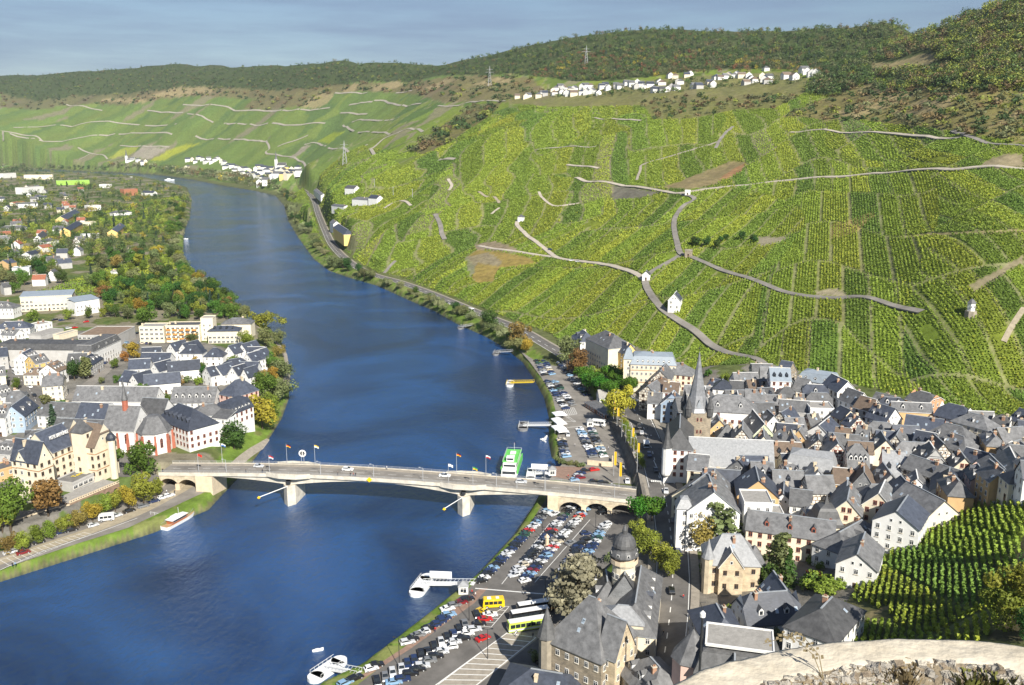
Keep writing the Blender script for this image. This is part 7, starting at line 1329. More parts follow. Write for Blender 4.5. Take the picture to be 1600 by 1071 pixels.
for a in [('N', 155, 545, 260, 'round', 'olive', 'P', 'olive-brown plane tree at the north end of the promenade'), ('N', 255, 640, 230, 'round', 'brown', 'P', 'brown and green plane tree, second on the promenade from the north', 1.1),
          ('N', 320, 720, 190, 'clipped', 'hedge', 'P', 'clipped green plane tree, left row, farthest', 1.0), ('N', 400, 770, 190, 'clipped', 'hedge', 'P', 'clipped green plane tree, left row, second from the far end', 1.0), ('N', 470, 810, 185, 'clipped', 'hedge', 'P', 'clipped green plane tree, left row, second from the white pavilion', 1.0), ('N', 550, 840, 180, 'clipped', 'hedge', 'P', 'clipped green plane tree, left row, beside the white pavilion', 1.0), ('N', 360, 790, 190, 'clipped', 'hedge', 'P', 'clipped green plane tree on the car-park edge of the left row'),
          ('N', 545, 690, 175, 'clipped', 'hedge', 'P', 'clipped green plane tree, right row, farthest'), ('N', 620, 740, 175, 'clipped', 'hedge', 'P', 'clipped green plane tree, right row, second'), ('N', 690, 780, 175, 'clipped', 'hedge', 'P', 'clipped green plane tree, right row, third'), ('N', 735, 800, 170, 'clipped', 'hedge', 'P', 'clipped green plane tree, right row, nearest'),
          ('N', 650, 1060, 330, 'round', 'yellow', 'P', 'tall golden tree beside the white pavilion', .95), ('N', 590, 1050, 190, 'round', 'lime', 'P', 'smaller yellow-green tree left of the golden one'), ('Z', 1170, 770, 105, 'round', 'yellow', 'P', 'round yellow tree beside the riverside road junction', 1.1), ('Z', 1110, 720, 160, 'round', 'brown', 'P', 'taller brown-green tree behind the round yellow one'), ('Z', 915, 590, 120, 'round', 'dark', 'P', 'dark green tree between road and river upstream of the car parks', 1.2), ('Z', 680, 495, 80, 'round', 'dark', 'P', 'small dark tree beside the row of roadside cars', 1.1),
          ('F', 1395, 470, 150, 'clipped', 'hedge', 'P', 'dense green clipped tree at the bridge end, left of two', 1.0), ('F', 1455, 470, 150, 'clipped', 'hedge', 'P', 'dense green clipped tree at the bridge end, right of two', 1.0), ('F', 1395, 600, 130, 'round', 'lime', 'P', 'yellow-green street tree, first below the bridge end', 1.1), ('F', 1440, 660, 130, 'round', 'lime', 'P', 'yellow-green street tree, second below the bridge end', 1.1), ('F', 1500, 720, 130, 'round', 'lime', 'P', 'yellow-green street tree, third below the bridge end', 1.1), ('F', 1555, 770, 135, 'round', 'lime', 'P', 'yellow-green street tree, nearest the court building', 1.1), ('F', 1240, 690, 70, 'bush', 'olive', 'P', 'olive bush left of the domed tower'),
          ('H', 385, 690, 350, 'cedar', 'cedar', 'P', 'big grey-green cedar between the coaches and the court building', 1.35), ('H', 150, 930, 70, 'bush', 'olive', 'P', 'rough olive hedge beside the court building, lower'), ('H', 215, 870, 70, 'bush', 'dark', 'P', 'dark hedge clump beside the court building, upper'),
          ('L', 140, 345, 215, 'round', 'brown', 'O', 'brown autumn tree before the white corner block', 1.0), ('L', 235, 345, 260, 'tall', 'olive', 'O', 'tall weeping birch right of the brown tree', 2.0), ('L', 530, 480, 230, 'tall', 'olive', 'O', 'slender loose tree before the long cream building', 1.4), ('L', 590, 540, 200, 'fir', 'dark', 'O', 'dark conifer in the villa garden', 1.3), ('L', 490, 540, 140, 'bush', 'dark', 'O', 'dark yew in the villa garden, left'), ('L', 545, 540, 140, 'bush', 'dark', 'O', 'dark yew in the villa garden, right'), ('L', 690, 550, 110, 'bush', 'green', 'O', 'green garden shrub right of the dark conifer'), ('L', 745, 545, 90, 'bush', 'red', 'O', 'reddish garden shrub near the hedge'), ('L', 760, 590, 80, 'bush', 'lime', 'O', 'yellow-green rounded hedge end', 1.5), ('L', 800, 560, 90, 'bush', 'lime', 'O', 'yellow-green rounded hedge, upper end', 1.5), ('L', 440, 420, 80, 'bush', 'green', 'O', 'green bush behind the villa'), ('L', 510, 560, 90, 'fir', 'willow', 'O', 'small blue spruce in the villa garden'), ('L', 540, 860, 90, 'bush', 'olive', 'O', 'olive bush between the flat-topped house and the white house'), ('L', 130, 470, 60, 'bush', 'green', 'O', 'small green bush beside the street kiosk'), ('L', 290, 700, 60, 'bush', 'lime', 'O', 'bright bush behind the flat-topped house'),
          ('K', 1040, 905, 190, 'round', 'dark', 'O', 'dark purple-green tree at the edge of the old town', 1.1), ('J', 585, 640, 130, 'clipped', 'hedge', 'O', 'ivy-green square tree on the church square', .75), ('J', 320, 270, 80, 'bush', 'lime', 'O', 'yellow-green tree between houses below the vineyard'), ('J', 985, 380, 110, 'tall', 'green', 'O', 'climbing green tree against the tall white house'), ('J', 740, 590, 80, 'bush', 'dark', 'O', 'dark small tree on the church square'), ('J', 480, 220, 60, 'bush', 'green', 'O', 'green bush left of the white gable below the vines'), ('J', 590, 245, 60, 'bush', 'lime', 'O', 'light bush behind the white gable below the vines'),
          ('D', 65, 720, 290, 'round', 'green', 'Q', 'big green tree at the left corner of the hotel', .95), ('D', 15, 730, 190, 'round', 'lime', 'Q', 'yellowish tree at the left edge below the hotel'), ('D', 290, 640, 235, 'round', 'brown', 'Q', 'large rust-brown chestnut before the hotel front', 1.1), ('D', 850, 420, 215, 'round', 'green', 'Q', 'tall green and orange tree at the bridge end', 1.0), ('D', 860, 560, 170, 'round', 'lime', 'Q', 'yellow-green plane tree, nearest the bridge arches', 1.15), ('D', 935, 530, 110, 'round', 'lime', 'Q', 'low yellow plane tree in front of the left arches', 1.1), ('D', 770, 590, 130, 'round', 'yellow', 'Q', 'yellow quay plane tree, second from the bridge'), ('D', 690, 610, 120, 'round', 'lime', 'Q', 'yellow-green quay plane tree, third from the bridge'), ('D', 625, 640, 120, 'round', 'lime', 'Q', 'yellow-green quay plane tree, fourth from the bridge'), ('D', 555, 670, 120, 'round', 'yellow', 'Q', 'yellow quay plane tree, fifth from the bridge'), ('D', 475, 710, 110, 'round', 'brown', 'Q', 'brownish quay plane tree, sixth from the bridge'), ('D', 390, 740, 110, 'round', 'lime', 'Q', 'yellow-green quay plane tree, seventh from the bridge'), ('D', 305, 775, 105, 'round', 'lime', 'Q', 'yellow-green quay plane tree, eighth from the bridge'), ('D', 225, 800, 105, 'round', 'lime', 'Q', 'yellow-green quay plane tree, ninth from the bridge'), ('D', 140, 845, 105, 'round', 'lime', 'Q', 'yellow-green quay plane tree, tenth from the bridge'), ('D', 50, 860, 110, 'round', 'brown', 'Q', 'brownish quay plane tree, eleventh from the bridge'),
          ('C', 985, 960, 230, 'round', 'yellow', 'B', 'broad golden maple on the left bank above the bridge', 1.15), ('C', 1085, 870, 150, 'round', 'lime', 'B', 'yellow-green tree right of the golden maple'), ('C', 740, 1080, 175, 'round', 'dark', 'B', 'round dark green tree beside the garden lawn', 1.3), ('C', 1110, 770, 170, 'willow', 'olive', 'B', 'broad olive willow overhanging the water', 1.2), ('C', 960, 730, 190, 'round', 'green', 'B', 'green tree behind the golden maple', 1.0), ('C', 800, 920, 130, 'round', 'olive', 'B', 'olive tree in front of the red-windowed house'), ('C', 1165, 620, 150, 'willow', 'olive', 'B', 'olive willow below the path bend', 1.2), ('C', 1160, 400, 110, 'willow', 'olive', 'B', 'olive bush on the river side of the path bend'), ('C', 1110, 300, 140, 'willow', 'lime', 'B', 'bright yellow-green willow at the bulge of the bank', 1.2), ('C', 1010, 220, 100, 'willow', 'olive', 'B', 'olive willow where the bank bulges, upper'), ('C', 1150, 480, 90, 'willow', 'brown', 'B', 'brownish bush beside the riverside path'),
          ('C', 540, 600, 100, 'tall', 'dark', 'G', 'dark slim tree between the estate houses', 1.5), ('C', 345, 640, 90, 'round', 'yellow', 'G', 'golden tree before the estate, left', 1.2), ('C', 265, 640, 70, 'tall', 'yellow', 'G', 'slim golden tree beside the brick chimney', 1.5), ('C', 470, 500, 65, 'round', 'yellow', 'G', 'golden tree on the estate lawn'), ('C', 600, 490, 65, 'round', 'yellow', 'G', 'golden tree between two white gables'), ('C', 630, 620, 75, 'round', 'brown', 'G', 'orange tree in front of the estate gables, right', 1.1), ('C', 755, 600, 50, 'round', 'yellow', 'G', 'small orange-yellow tree at the estate edge'), ('C', 830, 360, 100, 'round', 'lime', 'G', 'yellow-green tree beside the apartment house', 1.3), ('C', 450, 340, 70, 'round', 'olive', 'G', 'olive tree before the apartment balconies', 1.3), ('C', 960, 370, 130, 'round', 'olive', 'G', 'olive round tree beside the path', 1.1), ('C', 1000, 540, 130, 'round', 'green', 'G', 'green tree behind the path hedge'), ('C', 930, 650, 110, 'round', 'brown', 'G', 'brown-green tree right of the estate'), ('C', 1010, 610, 100, 'round', 'yellow', 'G', 'yellow-brown tree by the water path'), ('C', 420, 620, 60, 'bush', 'olive', 'G', 'olive hedge before the estate'), ('C', 500, 630, 60, 'bush', 'lime', 'G', 'bright hedge before the estate, right'), ('C', 390, 810, 110, 'tall', 'olive', 'G', 'loose tree behind the garden wing', 1.6), ('C', 480, 960, 80, 'bush', 'green', 'G', 'green garden hedge below the garden wing'), ('C', 400, 1030, 90, 'bush', 'green', 'G', 'green shrub at the corner of the garden'), ('C', 520, 1060, 90, 'bush', 'green', 'G', 'green shrub on the garden lawn'),
          ('B', 345, 990, 190, 'tall', 'olive', 'G', 'tall olive poplar left of the chapel roofs', 1.6), ('B', 375, 1030, 170, 'fir', 'fir', 'G', 'dark spruce left of the chapel roofs', 1.4), ('B', 520, 690, 140, 'round', 'dark', 'G', 'dark tree in the courtyard of the grey villa', 1.0), ('B', 590, 680, 150, 'tall', 'olive', 'G', 'yellowish poplar in the courtyard', 1.7), ('B', 930, 540, 110, 'round', 'yellow', 'G', 'orange-yellow tree at the corner of the side street', 1.2), ('B', 870, 560, 70, 'round', 'red', 'G', 'dark red tree beside the side street'), ('B', 805, 610, 70, 'round', 'green', 'G', 'small green street tree on the side street, upper'), ('B', 815, 710, 60, 'round', 'green', 'G', 'small green street tree on the side street, lower'), ('B', 710, 715, 50, 'round', 'olive', 'G', 'small olive street tree at the corner of the long roof'), ('B', 235, 280, 80, 'round', 'lime', 'G', 'yellow-green tree before the cream office, left', 1.2), ('B', 480, 270, 80, 'round', 'lime', 'G', 'yellow-green tree before the cream office, right'), ('B', 620, 260, 75, 'round', 'green', 'G', 'green tree before the office annexe'), ('B', 720, 250, 65, 'round', 'lime', 'G', 'yellow-green tree beside the brown flat hall'), ('B', 1015, 310, 130, 'round', 'green', 'G', 'bright green tree behind the brown flat hall', 1.2), ('B', 1280, 250, 70, 'round', 'red', 'G', 'red-leaved tree above the apartment house', 1.4), ('B', 260, 710, 40, 'bush', 'dark', 'G', 'dark clipped bush beside the street villa')]:
 zz, px, py, hp, kind, leaf, zone, lab = a[:8]; T(zz, px, py, hp, kind, leaf, zone, lab, a[8] if len(a) > 8 else 1.0)
def clear_of_buildings(x, y, rad):
 for f in FOOT:
  dx, dy = x - f[0], y - f[1]
  if abs(dx) + abs(dy) > 60: continue
  ca, sa = math.cos(f[2]), math.sin(f[2]); lx, ly = abs(dx * ca + dy * sa), abs(-dx * sa + dy * ca)
  if lx < f[3] / 2 + rad and ly < f[4] / 2 + rad: return False
 return True
WOODPTS = []; CLEAR = [[zp('T', *p) for p in q] for q in ([(570, 400), (560, 350), (700, 340), (870, 290), (1000, 300), (930, 345), (1060, 340), (1040, 380), (900, 400), (640, 410)], [(1290, 350), (1428, 290), (1428, 330), (1320, 370)], [(1000, 380), (1240, 345), (1230, 365), (1010, 395)])]
def fill(poly, n, mix, size, zone, mind=7.0, zz='_', indiv=True, tries=14, wide=1.0, seed=1, z=None, rows=1.0):
 rr = random.Random(seed); P = [zp(zz, *p) for p in poly]; us = [p[0] for p in P]; vs = [p[1] for p in P]; k = 0; pos = []
 kinds = [m for m in mix for _ in range(mix[m])]
 for t in range(n * tries):
  if k >= n: break
  u, v = rr.uniform(min(us), max(us)), min(vs) + (max(vs) - min(vs)) * rr.random() ** rows
  if not in_poly(np.array([u]), np.array([v]), P)[0] or any(in_poly(np.array([u]), np.array([v]), q)[0] for q in CLEAR): continue
  x, y, g = at(u, v) if z is None else at_z(u, v, z); hh = rr.uniform(*size)
  if H(x, y) < -.6 or (z is None and abs(float(to_px(x, y, g)[1]) - v) > 5): continue
  if any((x - a) ** 2 + (y - b) ** 2 < mind * mind for a, b in pos[-400:]): continue
  if not clear_of_buildings(x, y, hh * .2): continue
  pos.append((x, y)); kd, lf = rr.choice(kinds); k += 1
  if not indiv and u > 1380 and v < 145 and rr.random() < .75: lf = rr.choice(('lime', 'olive', 'green', 'brown', 'lime'))
  if indiv: tree(x, y, g, hh, kd, lf, zone, None, wide * rr.uniform(.9, 1.25), rr)
  else: WOODPTS.append((x, y, g, hh, kd, lf))
MIXL = {('round', 'dark'): 5, ('round', 'green'): 6, ('round', 'olive'): 4, ('fir', 'fir'): 2, ('round', 'lime'): 5, ('round', 'brown'): 1, ('round', 'yellow'): 1, ('tall', 'dark'): 1}
fill([(0, 440), (30, 420), (90, 400), (300, 400), (330, 445), (370, 470), (400, 490), (370, 488), (230, 488), (160, 460), (120, 448), (50, 448), (0, 470)], 92, MIXL, (9, 15), 'G', 7, seed=2, z=KUES_Z)
fill([(250, 315), (300, 325), (300, 360), (285, 395), (310, 440), (345, 455), (375, 482), (355, 478), (300, 450), (270, 400), (262, 350)], 40, {('round', 'green'): 3, ('willow', 'olive'): 4, ('willow', 'willow'): 2, ('round', 'lime'): 1, ('round', 'dark'): 3}, (9, 15), 'B', 9, seed=3)
fill([(385, 492), (425, 497), (440, 515), (452, 545), (455, 585), (454, 620), (445, 655), (430, 680), (415, 680), (425, 640), (440, 600), (440, 560), (425, 520), (380, 498)], 40, {('willow', 'olive'): 4, ('willow', 'lime'): 1, ('bush', 'green'): 2, ('round', 'green'): 2}, (6, 10), 'B', 5, seed=4)
fill([(418, 300), (450, 300), (470, 320), (478, 350), (498, 385), (520, 410), (545, 425), (600, 440), (540, 432), (500, 415), (480, 390), (462, 365), (448, 345), (440, 320)], 44, {('willow', 'willow'): 4, ('willow', 'olive'): 4, ('round', 'dark'): 2, ('bush', 'olive'): 2, ('round', 'brown'): 1}, (9, 14), 'W', 9, seed=5)
fill([(588, 438), (640, 456), (700, 478), (760, 508), (800, 535), (815, 556), (800, 556), (775, 538), (720, 510), (660, 480), (600, 452)], 42, {('willow', 'willow'): 5, ('willow', 'olive'): 4, ('bush', 'lime'): 1, ('round', 'green'): 2}, (6, 10), 'W', 6.5, seed=6)
fill([(858, 690), (866, 690), (868, 720), (860, 722)], 3, {('bush', 'brown'): 1, ('bush', 'olive'): 1}, (4, 6), 'W', 4, seed=8)
fill([(1075, 378), (1105, 372), (1180, 375), (1185, 388), (1120, 392), (1090, 388)], 9, {('round', 'dark'): 3, ('bush', 'dark'): 2}, (5, 8), 'V', 4.5, seed=9)
fill([(1600, 860), (1620, 850), (1650, 900), (1650, 1000), (1600, 1010), (1595, 960)], 2, {('round', 'dark'): 2, ('round', 'lime'): 3, ('bush', 'green'): 1}, (7, 11), 'C', 6, seed=10)
fill([(700, 185), (900, 150), (1000, 160), (1300, 185), (1560, 190), (1600, 215), (1350, 200), (1200, 190)], 1, {('bush', 'dark'): 1}, (4, 7), 'V', 10, seed=12)
fill([(1110, 700), (1200, 590), (1330, 620), (1480, 650), (1590, 690), (1590, 745), (1500, 770), (1400, 830), (1200, 800)], 10, {('round', 'green'): 2, ('bush', 'green'): 3}, (4, 6), 'O', 20, seed=14)
fill([(1340, 820), (1385, 850), (1372, 905), (1330, 930), (1270, 900), (1230, 880)], 8, {('bush', 'green'): 3, ('bush', 'lime'): 2}, (2.5, 4), 'O', 6, seed=15)
fill([(0, 490), (200, 560), (400, 540), (380, 640), (230, 660), (60, 640), (0, 600)], 18, {('round', 'green'): 3, ('bush', 'green'): 3, ('round', 'lime'): 1}, (4, 7), 'G', 12, seed=16, z=KUES_Z)
fill([(120, 455), (230, 440), (300, 430), (345, 462), (385, 492), (330, 505), (300, 490), (225, 488), (215, 500), (165, 500), (160, 470)], 60, MIXL, (8, 13), 'G', 6, seed=44, z=KUES_Z)
fill([(205, 468), (390, 482), (388, 502), (300, 504), (228, 499)], 34, {('round', 'dark'): 3, ('round', 'green'): 3, ('fir', 'fir'): 2, ('round', 'olive'): 1}, (9, 14), 'G', 5, seed=45, z=KUES_Z)
for a in [(1000, 720, 250, 'round', 'lime', 'bright yellow-green tree at the right edge of the castle vineyard, upper'), (930, 760, 200, 'round', 'lime', 'yellow-green tree hanging over the lower castle vineyard'), (1040, 830, 130, 'round', 'dark', 'dark tree in the bottom right corner')]: T('M', *a[:5], 'C', a[5], 1.1)
print('trees', len(TREES))
fill([(0, 280), (60, 268), (160, 268), (230, 285), (300, 300), (300, 330), (262, 350), (270, 400), (90, 402), (30, 420), (0, 430)], 900, MIXL, (9, 15), 'G', 9.5, indiv=False, seed=20, z=KUES_Z, tries=10)
fill([(-40, 258), (170, 262), (170, 268), (60, 268), (-40, 276)], 220, {('round', 'dark'): 4, ('round', 'olive'): 3, ('willow', 'willow'): 2}, (14, 24), 'G', 14, indiv=False, seed=21, z=KUES_Z)
fill([(165, 258), (240, 260), (300, 266), (420, 280), (440, 292), (430, 298), (350, 284), (260, 270), (180, 264)], 230, {('willow', 'willow'): 4, ('round', 'olive'): 4, ('round', 'brown'): 1, ('round', 'yellow'): 1, ('round', 'dark'): 2}, (14, 24), 'G', 14, indiv=False, seed=22)
HILLMIX = {('round', 'dark'): 5, ('round', 'green'): 6, ('round', 'olive'): 4, ('fir', 'fir'): 1, ('round', 'brown'): 1, ('round', 'lime'): 1}
fill([(p[0], p[1]) for p in WOOD_MAIN if True], 8000, HILLMIX, (9, 14), 'G', 9, indiv=False, seed=23, tries=3)
fill([(1330, 140), (1380, 118), (1440, 130), (1520, 130), (1600, 138), (1600, 60), (1500, 60), (1420, 95)], 420, {('round', 'dark'): 4, ('round', 'green'): 5, ('round', 'lime'): 3, ('round', 'brown'): 1}, (10, 15), 'G', 9, indiv=False, seed=24)
fill([(820, 120), (900, 85), (1000, 75), (1120, 85), (1240, 100), (1330, 110), (1340, 125), (1200, 112), (1060, 118), (900, 128)], 330, {('round', 'red'): 2, ('round', 'brown'): 5, ('round', 'yellow'): 1, ('round', 'dark'): 3, ('round', 'olive'): 3}, (9, 13), 'G', 9, indiv=False, seed=25)
for i, s in enumerate(SCRUB): fill(s, [60, 130, 70, 60, 190, 90][i], {('bush', 'dark'): 3, ('bush', 'olive'): 3, ('bush', 'brown'): 2, ('bush', 'lime'): 1}, (5, 9) if i > 3 else (9, 15), 'G', 9, indiv=False, seed=30 + i, tries=5)
fill([(1255, 150), (1300, 125), (1345, 105), (1360, 130), (1300, 152)], 60, {('round', 'dark'): 3, ('round', 'green'): 1}, (10, 15), 'G', 8, indiv=False, seed=40); fill([(1360, 135), (1460, 120), (1470, 135), (1380, 148)], 46, {('round', 'dark'): 3, ('round', 'olive'): 1}, (9, 13), 'G', 8, indiv=False, seed=41); fill([(1460, 130), (1600, 100), (1600, 145), (1500, 145)], 70, {('round', 'dark'): 3, ('round', 'green'): 1}, (10, 15), 'G', 8, indiv=False, seed=42)
fill([(830, 150), (880, 138), (1080, 125), (1240, 118), (1260, 130), (1060, 145), (900, 155)], 110, {('round', 'dark'): 2, ('round', 'olive'): 2, ('bush', 'green'): 2}, (6, 10), 'G', 10, indiv=False, seed=43)
def wood_object(name, pts, nleaf):
 rng = np.random.default_rng(5); cache = {}
 for k in ('round', 'willow', 'bush', 'fir', 'tall'): cache[k] = [crown(k, 300 + j, nleaf) for j in range(4)]
 Vs, Cs = [], []
 for x, y, g, hh, kd, lf in pts:
  q, t = cache[kd][rng.integers(4)]; a = rng.uniform(0, 6.28); ca, sa = math.cos(a), math.sin(a); M = np.array([[ca, -sa, 0], [sa, ca, 0], [0, 0, 1]]); w = hh * (1.25 if kd != 'fir' else 1.2)
  k = min(1.0, nleaf / 60.0); qc = q.mean(1, keepdims=True); q2 = qc + (q - qc) * (2.3 if nleaf < 90 else 1.3)
  Vs.append((q2 @ M.T) * (w, w, hh) + (x, y, g - hh * .12)); col = np.array(LCOL[lf]) * rng.uniform(.75, 1.25); Cs.append(col[None] * t[:, None])
 o = link(bpy.data.objects.new(name, quads_mesh(name, np.concatenate(Vs), LEAFT, np.concatenate(Cs)))); tag(o, kind='stuff'); return o
LCOL = {'dark': (.062, .105, .032), 'green': (.10, .155, .04), 'olive': (.145, .16, .07), 'willow': (.25, .26, .14), 'lime': (.23, .26, .05), 'yellow': (.40, .33, .05), 'brown': (.19, .14, .065), 'red': (.25, .11, .06), 'fir': (.045, .075, .045)}
LEAFT = leaf_mat('woodland_leaves', (1, 1, 1), objvar=0, huevar=0, transl=.2)
wood_object('grove', [p for p in WOODPTS if p[1] < 1500 and p[2] < 8], 300); wood_object('forest', [p for p in WOODPTS if not (p[1] < 1500 and p[2] < 8)], 54)
def name_trees():
 zs = {}
 for d in TREES: zs.setdefault(d['zone'], []).append(d)
 seen = set()
 for z, L_ in zs.items():
  auto = [d for d in L_ if not d['label']]; auto.sort(key=lambda d: -d['v']); per = max(5, int(len(auto) ** .5 * 1.2)); rows = [auto[i:i + per] for i in range(0, len(auto), per)]
  for ri, row in enumerate(rows):
   row.sort(key=lambda d: d['u'])
   for k, d in enumerate(row): d['label'] = f"{LNAME[d['leaf']]} {KNAME[d['kind']]} on {ZT[z]}, {ordw(k + 1)} from left in its {ordw(ri + 1)} row from front"
  for d in L_: d['o']['label'] = d['label']; d['o']['category'] = 'bush' if d['kind'] == 'bush' else 'tree'; d['o']['group'] = 'trees of the ' + ZT[z]
name_trees()
# vines
def build_vines():
 rng = np.random.default_rng(17); VR = [(1060, 300), (700, 300)]
 lanes = [(P, w) for P, w in LANES] + [(B53, 9.0)]
 def free(x, y, z, marg):
  u, v = to_px(x, y, z); ok = (u > -30) & (u < 1630) & (v < 1080)
  for p in VINE_OFF: ok &= ~in_poly(u, v, p)
  for P, w in lanes:
   bb = (x > P[:, 0].min() - 9) & (x < P[:, 0].max() + 9) & (y > P[:, 1].min() - 9) & (y < P[:, 1].max() + 9) & ok
   if bb.any(): i = np.where(bb)[0]; ok[i] &= seg_dist(x[i], y[i], P[::3]) > w + marg
  return ok
 def band(y0, y1, x0, x1, sr, sv, jit, base, clump, nq, hh, name, region=None, fa=None):
  Vs, Cs = [], []
  step = sr
  gx, gy = np.meshgrid(np.arange(x0, x1, 60.0), np.arange(y0, y1, 60.0));
  for cx, cy in zip(gx.ravel(), gy.ravel()):
   if h(cx + 30, cy + 30) < 3.0 and h(cx + 30, cy) < 3 and h(cx + 60, cy + 60) < 3: continue
   k1, k2, a = plot_tone(np.array([cx + 30]), np.array([cy + 30])); a = float(a[0]) if fa is None else fa; n1, n2 = int(86 / sr), int(86 / sv)
   s, t = np.meshgrid((np.arange(n1) - n1 / 2) * sr, (np.arange(n2) - n2 / 2) * sv); s = s.ravel(); t = t.ravel() + rng.normal(0, jit, s.size); s = s + rng.normal(0, .08, s.size)
   ca, sa = math.cos(a), math.sin(a); x = cx + 30 + t * ca - s * sa; y = cy + 30 + t * sa + s * ca
   kq, _, aq = plot_tone(x, y); inside = (np.abs(x - cx - 30) <= 30) & (np.abs(y - cy - 30) <= 30); x, y = x[inside], y[inside]
   z = h(x, y); ok = z > 2.2; x, y, z = x[ok], y[ok], z[ok]
   if not len(x): continue
   ok = free(x, y, z, .6);
   if region is not None: u, v = to_px(x, y, z); ok &= in_poly(u, v, region)
   plot_tone(x, y); ok &= (_EDGE > (1.6 if y0 > 700 else 1.3)) & ~((vnoise(x / 25, y / 25, 91) < .06)); x, y, z = x[ok], y[ok], z[ok]
   if not len(x): continue
   k1, k2, _ = plot_tone(x, y); nn = fbm(x / 45, y / 45, 61); col = vine_rgb(k1, k2, nn) * base; n = len(x)
   yel = rng.random(n) < np.clip((k1 - .4) * .30, .01, .16); col[yel] = col[yel] * .6 + np.array([.40, .38, .03]) * .4
   for q in range(nq):
    P = np.stack([x, y, z + hh * (.25 + .65 * (q + .5) / nq)], 1) + rng.normal(0, 1, (n, 3)) * (clump * .22, clump * .22, hh * .08); N_ = rng.normal(size=(n, 3)) + (0, -.5, .6); N_ /= np.linalg.norm(N_, axis=1)[:, None]
    Vs.append(leaf_quads(P, N_, clump, rng)); Cs.append(col * rng.uniform(.87, 1.15, n)[:, None])
  o = link(bpy.data.objects.new(name, quads_mesh(name, np.concatenate(Vs), LEAFT, np.concatenate(Cs)))); tag(o, kind='stuff'); print(name, sum(map(len, Vs)))
 CH = [(1345, 870), (1385, 880), (1400, 850), (1440, 812), (1500, 785), (1560, 765), (1640, 750), (1650, 850), (1600, 900), (1575, 950), (1530, 1010), (1380, 1010), (1300, 1010), (1310, 960), (1350, 905)]
 global VINE_OFF_
 off = list(VINE_OFF);
 VINE_OFF[:] = [p for p in off if p is not TOWN_PX]; band(120, 330, 60, 280, 1.6, .7, .10, 1.2, .66, 8, 1.9, 'near_vineyard_rows', CH, 1.12); VINE_OFF[:] = off
 band(330, 760, -150, 560, 1.9, 1.35, .12, 1.0, .85, 4, 1.6, 'vineyard_rows'); band(760, 1260, -420, 760, 2.5, 1.8, .3, 1.0, 1.25, 2, 1.3, 'distant_vineyard_rows'); band(1260, 2000, -760, 900, 3.6, 2.6, .5, .98, 1.8, 2, 1.2, 'farthest_vineyard_rows', [(-30, 1080), (-30, 130), (640, 240), (700, 200), (860, 152), (1000, 165), (1240, 165), (1340, 190), (1640, 230), (1640, 1080)])
build_vines()
# cars, coaches, vans
PAINT = {'silver': (.55, .56, .57), 'white': (.78, .78, .77), 'black': (.012, .012, .014), 'dark blue': (.015, .03, .09), 'red': (.45, .015, .012), 'grey': (.18, .185, .19), 'light blue': (.22, .36, .52), 'dark green': (.02, .07, .045), 'wine red': (.18, .012, .018), 'beige': (.50, .44, .33), 'yellow': (.78, .52, .01)}
PM = {}
for k, c in PAINT.items():
 m = mat('car_paint_' + k.replace(' ', '_'), c, .28, .04, 1.0, .6); m.node_tree.nodes['Principled BSDF'].inputs['Coat Weight'].default_value = .6; PM[k] = m
TYRE = mat('tyre_rubber', (.015, .015, .015), .8, .2, 2.0); CARGL = mat('car_glass', (.02, .025, .03), .06, .2, 2.0, .8); RIM = GALV
def car_meshes(prof, gl, wdt, name):
 """body from a side profile lofted to a tumblehome; glass panes as a second mesh"""
 b = MB(); n = len(prof); zs = [p[1] for p in prof]; zb = .95
 def yy(z): return wdt / 2 * (1 - max(0, z - zb) * .34)
 Lf = [(x, yy(z), z) for x, z in prof]; Rt = [(x, -yy(z), z) for x, z in prof]
 b.poly(Rt, 0); b.poly(Lf[::-1], 0)
 for i in range(n): j = (i + 1) % n; b.poly([Rt[j], Rt[i], Lf[i], Lf[j]], 0)
 for s in (-1, 1):
  b.box(prof[0][0] - .02, s * wdt * .36 - .16, .62, prof[0][0] + .06, s * wdt * .36 + .16, .78, 1); b.box(2.12 if prof[-1][0] > 2 else prof[-1][0] - .06, s * wdt * .36 - .16, .6, prof[-1][0] + .02, s * wdt * .36 + .16, .76, 2)
 bm_ = b.mesh('body', [PM['silver'], MATS['flag_red'], TRIMW])
 g = MB()
 for s in (-1, 1):
  q = [(x, s * (yy(z) + .012), z) for x, z in gl['side']]; g.poly(q if s < 0 else q[::-1], 0)
 for k in ('front', 'rear'):
  (x0, z0), (x1, z1) = gl[k]; o = .015 if k == 'front' else -.015; q = [(x0 + o, -yy(z0) * .9, z0), (x0 + o, yy(z0) * .9, z0), (x1 + o, yy(z1) * .88, z1 + .01), (x1 + o, -yy(z1) * .88, z1 + .01)]; g.poly(q if k == 'front' else q[::-1], 0)
 return bm_, g.mesh('window_glass', CARGL)
